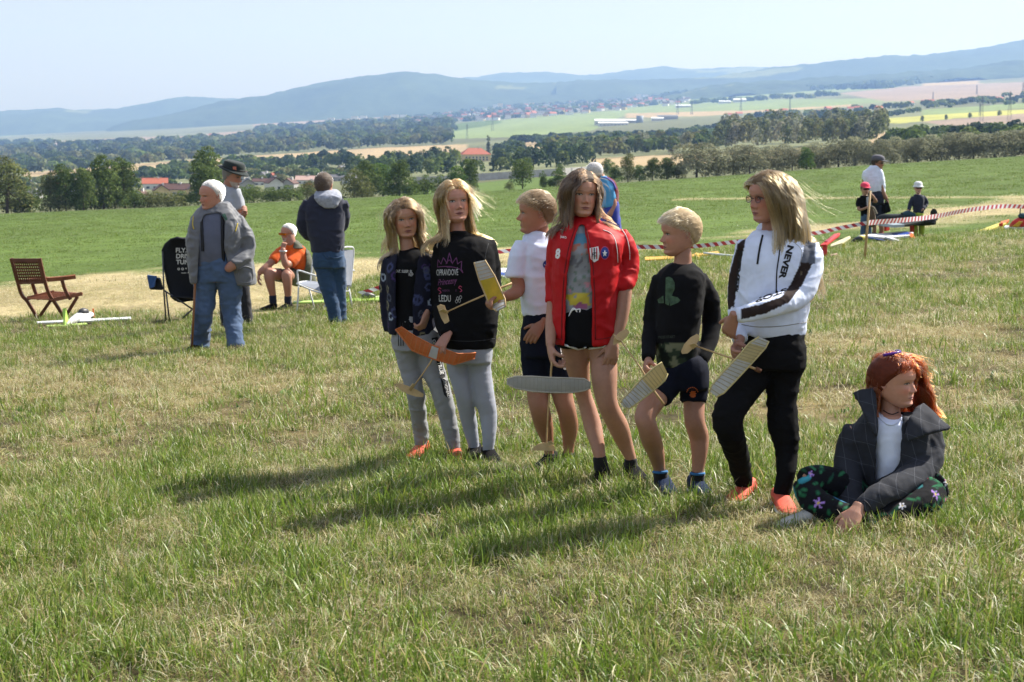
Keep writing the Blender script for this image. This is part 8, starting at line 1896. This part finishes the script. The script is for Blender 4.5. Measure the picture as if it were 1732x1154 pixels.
def camp_chair():
    Y = gpix(283, 546).y; W = lambda u, v, d=0: pix(u, v, Y + d); o = gpix(300, 546)
    r = empty('camp_chair', o, 'black folding camp chair with white lettering on its back, behind the old man', 'chair')
    cl = fabric('black polyester', (.010, .011, .016), rough=.6, sheen=.0); st = mat('dark steel tube', (.09, .09, .095), metal=.7, rough=.4); bl = fabric('blue pocket cloth', (.03, .08, .22))
    n = 10; rows = [(403, 300, 352), (406, 289, 354), (414, 279, 355), (424, 274, 355), (440, 275, 353), (460, 279, 350), (480, 283, 348), (493, 287, 346), (504, 294, 344), (509, 302, 342)]
    V = []; f = []
    for (v, a, b) in rows:
        for k in range(n):
            t = k / (n - 1); V.append(W(a + (b - a) * t, v + 1.5 * math.sin(t * 6), -.06 + .10 * math.sin(math.pi * t) + (v - 403) * .0012))
    for i in range(len(rows) - 1):
        for k in range(n - 1): f.append((i * n + k, i * n + k + 1, (i + 1) * n + k + 1, (i + 1) * n + k))
    g = Geo(); g.add(V, f); b = g.obj('backrest', cl, r, smooth=True, origin=o); sm = b.modifiers.new('padding', 'SOLIDIFY'); sm.thickness = .025; sm.offset = 1
    bv = BVHTree.FromPolygons([tuple(p) for p in V], f)
    wm = mat('white lettering', (.62, .62, .62))
    def word(t, u, v, sc):
        c = bpy.data.curves.new('t', 'FONT'); c.body = t; c.offset = .03; ob = bpy.data.objects.new('t', c); COL.objects.link(ob); me = bpy.data.meshes.new_from_object(ob.evaluated_get(bpy.context.evaluated_depsgraph_get()))
        P = []
        for x in me.vertices:
            q = (u + x.co.x * sc, v - x.co.y * sc); d = (pix(q[0], q[1], Y) - CAM).normalized(); h = bv.ray_cast(CAM, d); P.append((h[0] if h[0] is not None else W(q[0], q[1], -.02)) - d * .034)
        fs = [tuple(p.vertices) for p in me.polygons]; bpy.data.objects.remove(ob)
        link('lettering', mesh_from('lettering', np.array([tuple(p) for p in P]) - np.array(o), fs, [wm]), b)
    word('FLY.', 297, 427, 10.5); word('DRIVE', 297.5, 437, 10.5); word('TUNE', 298, 447, 10.5); word('o o •', 300, 457, 8); word('— •', 307, 464, 8)
    def tube(nm, P, rad=.011): Geo().tube([W(*p) for p in P], rad, 8).obj(nm, st, r, smooth=True, origin=o)
    tube('leg', [(275, 424, -.02), (277, 490, -.02), (281, 547, -.05)]); tube('leg', [(281, 495, -.02), (287, 546, .0)]); tube('brace', [(277, 491, -.03), (327, 524, .10), (340, 535, .12)]); tube('brace', [(301, 545, -.08), (327, 522, .08), (345, 505, .2)]); tube('leg', [(350, 430, .0), (350, 545, .05)])
    g = Geo(); q = [W(251, 466, .12), W(272, 470, .0), W(277, 490, .0), W(256, 489, .14)]; of = Vector((.0, -.10, .0)); g.add(q + [x + of for x in q], [(0, 1, 2, 3), (7, 6, 5, 4), (0, 4, 5, 1), (1, 5, 6, 2), (2, 6, 7, 3), (3, 7, 4, 0)]); p = g.obj('armrest', cl, r, origin=o); bv_ = p.modifiers.new('soft', 'BEVEL'); bv_.width = .015; bv_.segments = 3
    g = Geo(); q = [W(250, 465, .0), W(266, 467, -.05), W(262, 485, -.05), W(254, 487, .0)]; of = Vector((0, -.05, 0)); g.add(q + [x + of for x in q], [(0, 1, 2, 3), (7, 6, 5, 4), (0, 4, 5, 1), (1, 5, 6, 2), (2, 6, 7, 3), (3, 7, 4, 0)]); g.obj('cup_pocket', bl, p, origin=o)
    g = Geo(); q = [W(288, 500, -.02), W(345, 503, .0), W(350, 507, .4), W(296, 507, .4)]; g.add(q, [(0, 1, 2, 3)]); s_ = g.obj('seat', cl, r, origin=o); sm = s_.modifiers.new('padding', 'SOLIDIFY'); sm.thickness = .02
camp_chair()
def white_chair():
    Y = gpix(530, 525).y - .2; W = lambda u, v, d=0: pix(u, v, Y + d); o = gpix(550, 525)
    r = empty('garden_chair', o, 'white tubular garden chair with grey sling, under the man in orange', 'chair')
    wt = mat('white enamelled tube', (.70, .71, .72), rough=.35); sl = fabric('grey sling cloth', (.22, .24, .29), rough=.7)
    def tube(nm, P, rad=.011):
        Q = catmull([tuple(W(*p)) for p in P], 4) if len(P) > 2 else [W(*p) for p in P]; Geo().tube(Q, rad, 8).obj(nm, wt, r, smooth=True, origin=o)
    tube('back_frame', [(575, 484, -.1), (580, 425, .0), (583, 419, .0), (590, 418, .1), (598, 421, .26), (597, 445, .27), (593, 486, .2)])
    tube('leg', [(505, 484, -.12), (504, 505, -.12), (502, 527, -.10)]); tube('leg', [(523, 489, .22), (533, 527, .2)]); tube('leg', [(590, 486, .2), (596, 523, .22)]); tube('leg', [(581, 486, -.12), (560, 500, -.1), (545, 528, -.12)])
    tube('armrest', [(505, 484, -.14), (503, 462, -.14), (506, 458, -.14), (526, 464, -.13), (545, 468, -.12), (577, 462, -.1)]); tube('armrest', [(524, 489, .24), (529, 444, .24), (533, 440, .25), (560, 452, .25), (600, 458, .27)])
    tube('seat_frame', [(502, 480, -.10), (546, 496, -.12), (582, 486, -.1)]); tube('seat_frame', [(520, 476, .22), (555, 488, .24), (593, 483, .2)]); tube('seat_frame', [(502, 480, -.10), (510, 477, .05), (520, 476, .22)]); tube('stretcher', [(546, 497, -.12), (591, 492, .2)], .008)
    g = Geo(); g.add([W(582, 422, .02), W(597, 423, .25), W(593, 482, .19), W(577, 481, -.09)], [(0, 1, 2, 3)]); q = g.obj('back_sling', sl, r, origin=o); q.modifiers.new('t', 'SOLIDIFY').thickness = .006
    g = Geo(); g.add([W(503, 479, -.09), W(545, 494, -.11), W(592, 482, .19), W(521, 475, .21)], [(0, 1, 2, 3)]); q = g.obj('seat_sling', sl, r, origin=o); q.modifiers.new('t', 'SOLIDIFY').thickness = .006
white_chair()

# ---- model aeroplanes lying in the grass
PM = {}
def pm(name, c, **k):
    if name not in PM: PM[name] = mat(name, c, rough=.4, var=.12, scale=8, **k)
    return PM[name]
WHT = pm('white film', (.70, .71, .72)); LIM = pm('lime film', (.42, .62, .12)); YEL = pm('amber film', (.62, .34, .025)); YLW = pm('yellow film', (.60, .50, .08)); REDF = pm('red film', (.52, .03, .02)); BLU = pm('blue film', (.02, .06, .30)); ORG = pm('orange film', (.60, .12, .02)); BLK = pm('black film', (.012, .016, .016)); CRM = pm('cream film', (.55, .50, .30)); TEAL = pm('teal film', (.012, .05, .07))
def model(label, Y, parts, name='model_aeroplane', cat='model aeroplane', group='model aeroplanes on the grass'):
    """parts: (name, material, [(u, v, dY)], thickness, parent part or None) plates; or (name, material, points, radii) bodies"""
    us = [p[0] for q in parts for p in q[2]]; c = sum(us) / len(us)
    vmax = max(p[1] for q in parts for p in q[2]); o = pix(c, vmax, Y); o.z = gz(o.x, Y)
    r = empty(name, o, label, cat, group)
    made = {}
    for q in parts:
        P = [pix(u, v, Y + d) for (u, v, d) in q[2]]; g = Geo()
        if hasattr(q[3], '__len__'):
            g.tube([Vector(p) for p in catmull([tuple(p) for p in P], 3)], list(np.interp(np.linspace(0, 1, (len(P) - 1) * 3 + 1), np.linspace(0, 1, len(P)), q[3])), 10); sm = True
        else:
            nn = Vector((0, 0, 0))
            for i in range(len(P)): nn += (P[i] - P[0]).cross(P[(i + 1) % len(P)] - P[0])
            nn = nn.normalized() * q[3] if nn.length > 1e-9 else Vector((0, q[3], 0)); n = len(P)
            g.add([p - nn / 2 for p in P] + [p + nn / 2 for p in P], [tuple(range(n)), tuple(range(2 * n - 1, n - 1, -1))] + [(i, i + n, (i + 1) % n + n, (i + 1) % n) for i in range(n)]); sm = False
        par = made.get(q[4]) if len(q) > 4 and q[4] else r
        ob = g.obj(q[0], q[1], par, smooth=sm, origin=o); made[q[0]] = ob
        if not sm: b = ob.modifiers.new('edge', 'BEVEL'); b.width = min(.006, q[3] * .4); b.segments = 2
    return r
Y = 21.4
model('white and lime model plane with an orange propeller, beside the wooden chair', Y, [
    ('wing', WHT, [(62, 545, .1), (63, 547, -.05), (140, 544, -.1), (222, 540, -.05), (221, 537, .12), (140, 541, .15)], .02),
    ('fuselage', WHT, [(110, 552, -.3), (120, 545, -.15), (135, 537, .0), (148, 534, .12), (156, 532, .2)], [.025, .05, .075, .06, .03]),
    ('fin', LIM, [(106, 522, -.28), (111, 521, -.28), (115, 538, -.22), (116, 549, -.2), (111, 560, -.34), (108, 556, -.34)], .014),
    ('tailplane', LIM, [(78, 551, -.25), (80, 553, -.4), (112, 552, -.42), (148, 549, -.4), (147, 547, -.25), (112, 549, -.25)], .014),
    ('canopy', pm('smoked canopy', (.05, .05, .055)), [(133, 533, -.02), (138, 528, .02), (145, 528, .08), (149, 532, .1)], [.02, .05, .05, .02], 'fuselage'),
    ('propeller', ORG, [(156, 522, .22), (159, 522, .22), (159, 530, .22), (160, 537, .22), (157, 537, .22)], .012), ('cowling', BLK, [(149, 536, .1), (154, 536, .15)], [.03, .03], 'fuselage')])
Y = 22.4
model('lime green wing lying flat in the grass between the white chair and the girls', Y, [
    ('wing', LIM, [(495, 513, .0), (560, 512, -.1), (656, 508, -.1), (656, 504, .2), (560, 508, .2), (497, 511, .2)], .025), ('wing_tip', pm('pale lime film', (.55, .62, .3)), [(610, 506, .3), (656, 502, .3), (656, 500, .5), (612, 504, .5)], .02),
    ('motor', pm('grey motor', (.05, .055, .06)), [(612, 503, .1), (622, 500, .15), (634, 502, .2)], [.03, .05, .03])], name='model_wing')
Y = 29.4
model('amber yellow model plane lying in the grass behind the blond boy', Y, [
    ('wing', YEL, [(1090, 441, -.2), (1091, 436, .2), (1150, 434, .25), (1214, 426, .6), (1217, 429, .2), (1150, 438, -.15)], .03), ('fuselage', YEL, [(1178, 432, .2), (1182, 442, -.3), (1184, 450, -.7)], [.05, .05, .03]),
    ('fin', ORG, [(1176, 434, .1), (1182, 433, .1), (1185, 446, -.2), (1181, 449, -.3)], .02), ('tailplane', YLW, [(1184, 449, -.6), (1203, 445, -.5), (1204, 442, -.2), (1186, 444, -.2)], .02)])
model('white stick lying in the grass behind the blond boy', 28.5, [('stick', WHT, [(1190, 428, .4), (1220, 431, .2), (1256, 434, .1)], [.018, .018, .018])], name='stick', cat='stick')
Y = 26.8
model('white model plane with a blue band, half hidden behind the boy in the white T-shirt', Y, [
    ('wing', WHT, [(828, 462, .1), (830, 455, .5), (900, 454, .6), (902, 462, .2)], .03), ('band', BLU, [(836, 464, -.2), (842, 460, .0), (880, 471, -.1), (878, 478, -.3)], .03), ('fuselage', WHT, [(838, 470, -.2), (868, 474, -.3), (900, 476, -.3)], [.05, .06, .05]), ('fin', pm('pale blue film', (.3, .45, .6)), [(826, 482, -.2), (830, 466, -.1), (842, 468, -.1), (846, 480, -.2)], .02)])
Y = 27.6
model('red winged model plane standing on its red fin, behind the girl in the white hoodie', Y, [
    ('wing', REDF, [(1387, 416, -.2), (1411, 397, .5), (1421, 395, .6), (1420, 399, .4), (1398, 415, -.25)], .03), ('aileron_panel', pm('dark red film', (.28, .012, .03)), [(1394, 410, -.05), (1412, 398, .42), (1416, 398, .45), (1400, 411, -.08)], .04, 'wing'),
    ('fin', REDF, [(1391, 416, -.2), (1399, 416, -.2), (1399, 435, -.25), (1391, 435, -.25)], .03), ('fuselage', pm('pale blue film', (.3, .45, .6)), [(1372, 420, .0), (1384, 424, -.1), (1392, 428, -.2)], [.05, .07, .05]), ('skid', pm('pinkish wood', (.45, .25, .2)), [(1398, 434, -.3), (1415, 430, -.2)], [.012, .012])])
model('cream model wing propped in the grass left of the stake', 30.0, [('wing', CRM, [(1404, 418, -.2), (1406, 414, .0), (1437, 400, .6), (1439, 403, .5), (1425, 412, .0)], .03), ('wing_tip', YLW, [(1424, 419, -.1), (1425, 412, -.1), (1429, 412, -.1), (1430, 419, -.1)], .03)], name='model_wing')
Y = 32.4
model('white model plane with blue and yellow wing tips, lying in front of the red stand', Y, [
    ('wing', WHT, [(1452, 400, -.1), (1500, 396, .4), (1530, 393, .6), (1545, 395, .5), (1542, 400, .1), (1500, 404, -.3)], .05), ('wing_tip', YLW, [(1453, 401, -.1), (1466, 399, .0), (1468, 405, -.3), (1460, 404, -.3)], .06), ('leading_stripe', BLU, [(1450, 400, -.1), (1470, 404, -.3), (1498, 407, -.4), (1470, 401, -.3)], .05), ('band', BLU, [(1508, 398, .2), (1538, 395, .4), (1541, 398, .2), (1512, 401, .0)], .07, 'wing'),
    ('stripe', ORG, [(1536, 396, .3), (1543, 397, .3), (1548, 406, -.1), (1540, 405, -.1)], .07), ('tailplane', WHT, [(1496, 402, -.3), (1504, 402, -.3), (1526, 409, -.5), (1520, 409, -.5)], .04), ('fuselage', BLK, [(1440, 409, -.2), (1452, 406, -.2), (1480, 407, -.3), (1500, 408, -.3)], [.02, .07, .06, .05])])
Y = 33.4
model('red stand made of two upright boards with a dark crossbar', Y, [('board', REDF, [(1540, 377, -.1), (1551, 375, .1), (1551, 405, .1), (1541, 407, -.1)], .05), ('board', REDF, [(1497, 382, .3), (1503, 381, .4), (1503, 390, .4), (1497, 391, .3)], .05), ('crossbar', pm('dark wood', (.05, .025, .02)), [(1496, 383, .3), (1546, 382, .0)], [.02, .02])], name='model_stand', cat='stand')
model('black and teal model plane with a round fin, resting on the red stand', Y - .15, [
    ('fuselage', BLK, [(1484, 368, .2), (1495, 370, .15), (1530, 371, .1), (1560, 375, .0), (1583, 376, -.1)], [.03, .10, .11, .09, .05]), ('wing', BLK, [(1488, 380, -.6), (1525, 383, -.7), (1586, 371, .3), (1584, 368, .6), (1530, 374, .2), (1490, 375, .0)], .05),
    ('lower_panel', pm('grey blue film', (.25, .30, .33)), [(1478, 378, -.5), (1492, 376, -.3), (1530, 382, -.7), (1510, 383, -.8)], .06), ('fin', BLK, [(1573, 370, -.1), (1574, 358, -.1), (1578, 353, -.1), (1583, 354, -.1), (1586, 362, -.1), (1586, 370, -.1)], .05), ('canopy', TEAL, [(1526, 365, .1), (1535, 363, .1), (1548, 366, .05)], [.05, .09, .05]), ('mast', BLK, [(1526, 366, .1), (1527, 360, .1)], [.04, .04]), ('wheel', BLK, [(1578, 376, -.15), (1579, 380, -.15)], [.035, .035])])
Y = 34.5
model('yellow model wing with a red tipped fin, lying in the grass near the right edge', Y, [('wing', YLW, [(1633, 399, -.3), (1660, 390, .2), (1692, 378, .9), (1705, 374, 1.2), (1702, 379, .8), (1665, 395, -.1)], .05), ('wing_tip', ORG, [(1692, 377, .9), (1707, 373, 1.2), (1704, 377, .9), (1694, 381, .7)], .06), ('fin', YLW, [(1690, 383, .0), (1696, 383, .0), (1698, 393, -.1), (1691, 393, -.1)], .04), ('fin_tip', REDF, [(1690, 378, .0), (1696, 377, .0), (1696, 383, .0), (1690, 384, .0)], .05)], name='model_wing')
model('red model plane with a white wing and dark motor pod at the right edge', 34.0, [('wing', WHT, [(1698, 386, .0), (1760, 388, -.1), (1760, 384, .3), (1700, 383, .3)], .04), ('fuselage', REDF, [(1708, 384, .1), (1718, 379, .1), (1740, 374, .2), (1765, 374, .2)], [.03, .10, .16, .14]), ('stripe', YEL, [(1712, 383, -.05), (1724, 374, -.05), (1730, 375, -.05), (1722, 384, -.05)], .02), ('motor_pod', TEAL, [(1723, 367, .1), (1728, 366, .1), (1745, 366, .1)], [.04, .07, .06]), ('mast', BLK, [(1725, 363, .1), (1726, 352, .1)], [.012, .012])])
model('two pale wooden sticks lying in the grass behind the girl in the white hoodie', 25.2, [('stick', CRM, [(1391, 452, .0), (1400, 449, .1), (1401, 451, .0), (1392, 454, -.1)], .03), ('stick', CRM, [(1400, 450, .1), (1410, 447, .2), (1411, 449, .1), (1401, 452, .0)], .03)], name='wood_sticks', cat='stick')

g = Geo(); a = pix(324, 584, MEN[0].Y - .1); a.z = gz(a.x, a.y); g.tube([a, pix(327, 540, MEN[0].Y - .12), pix(330, 480, MEN[0].Y - .12)], [.011, .012, .013], 8); props(g.obj('walking_stick', pm('brown cane', (.22, .09, .03)), None, smooth=True), 'brown walking stick beside the left leg of the old man', 'walking stick')
# ---- stake and barrier tape
g = Geo(); a = pix(1462, 442, 25.9); a.z = gz(a.x, a.y) - .05; b = pix(1472, 323, 25.9); g.tube([a, b], [.022, .018], 8); props(g.obj('wooden_stake', M_PINE, None, smooth=True), 'thin wooden stake leaning in the grass in front of the pink-capped child', 'stake')
def tape(label, pts, w=.060, twist=0.0, ph=0.0):
    P = catmull([tuple(pix(*p)) for p in pts], 14); L = np.r_[0, np.cumsum(np.linalg.norm(np.diff(P, axis=0), axis=1))]
    st = w * 1.35; n = int(L[-1] / st); K = 3
    at = lambda s: Vector([float(np.interp(s, L, P[:, k])) for k in range(3)])
    g = Geo(); V = []; f = []; mi = []
    for i in range(n):
        for k in range(K + 1):
            s = min(max(i * st + (k / K - .5) * w * 1.1, 0), L[-1]); q = at(s); t = (at(min(s + .05, L[-1])) - at(max(s - .05, 0))).normalized(); side = t.cross(Vector((0, 0, 1))).normalized(); up = side.cross(t)
            a = ph + twist * s + .22 * math.sin(s * 1.3); V.append(q + (up * math.cos(a) + side * math.sin(a)) * (w * (k / K - .5)))
    for i in range(n - 1):
        for k in range(K): f.append((i * (K + 1) + k, (i + 1) * (K + 1) + k, (i + 1) * (K + 1) + k + 1, i * (K + 1) + k + 1)); mi.append(i % 2)
    g.v = V; g.f = f; g.m = mi; g.c = [(1, 1, 1)] * len(V)
    o = g.obj('barrier_tape', [pm('white tape film', (.68, .68, .70), trans=.25), pm('red tape film', (.40, .03, .04), trans=.2)], None); sm = o.modifiers.new('film', 'SOLIDIFY'); sm.thickness = .001
    return props(o, label, 'barrier tape')
tape('red and white barrier tape strung from the stake to the right edge', [(1469, 377, 25.9), (1488, 375.5, 26.6), (1543, 371, 28.5), (1583, 366, 30), (1635, 356, 32), (1690, 349.5, 33.5), (1735, 350, 34.5), (1800, 354, 36)], w=.085, twist=.0, ph=.0)
tape('red and white barrier tape running from the stake leftwards behind the children', [(1468, 377, 25.9), (1420, 386, 25.6), (1388, 393, 25.4), (1320, 403, 25), (1256, 408, 24.6), (1169, 417, 24), (1074, 418, 23.6), (980, 419, 23.4), (875, 423, 23.2), (800, 434, 23), (730, 455, 23), (655, 482, 22.9), (625, 492, 22.8), (594, 501, 22.7)], w=.062, twist=.05)
# ------------------------------------------------------------------ haze over the valley
def haze_box():
    g = Geo(); g.box((0, 6500, 330), 30000, 24000, 1500)
    m = bpy.data.materials.new('valley haze'); m.use_nodes = True
    N = m.node_tree.nodes; N.clear(); o = N.new('ShaderNodeOutputMaterial'); pv = N.new('ShaderNodeVolumePrincipled')
    pv.inputs['Color'].default_value = (0.31, 0.525, 1.0, 1); pv.inputs['Density'].default_value = 1.05e-4; pv.inputs['Absorption Color'].default_value = (.45, .45, .45, 1); pv.inputs['Anisotropy'].default_value = 0.2
    m.node_tree.links.new(pv.outputs[0], o.inputs['Volume'])
    try: m.cycles.homogeneous_volume = True
    except Exception: pass
    return props(g.obj('haze', m), 'thin blue haze in the air over the valley', 'haze', kind='stuff')
haze_box()
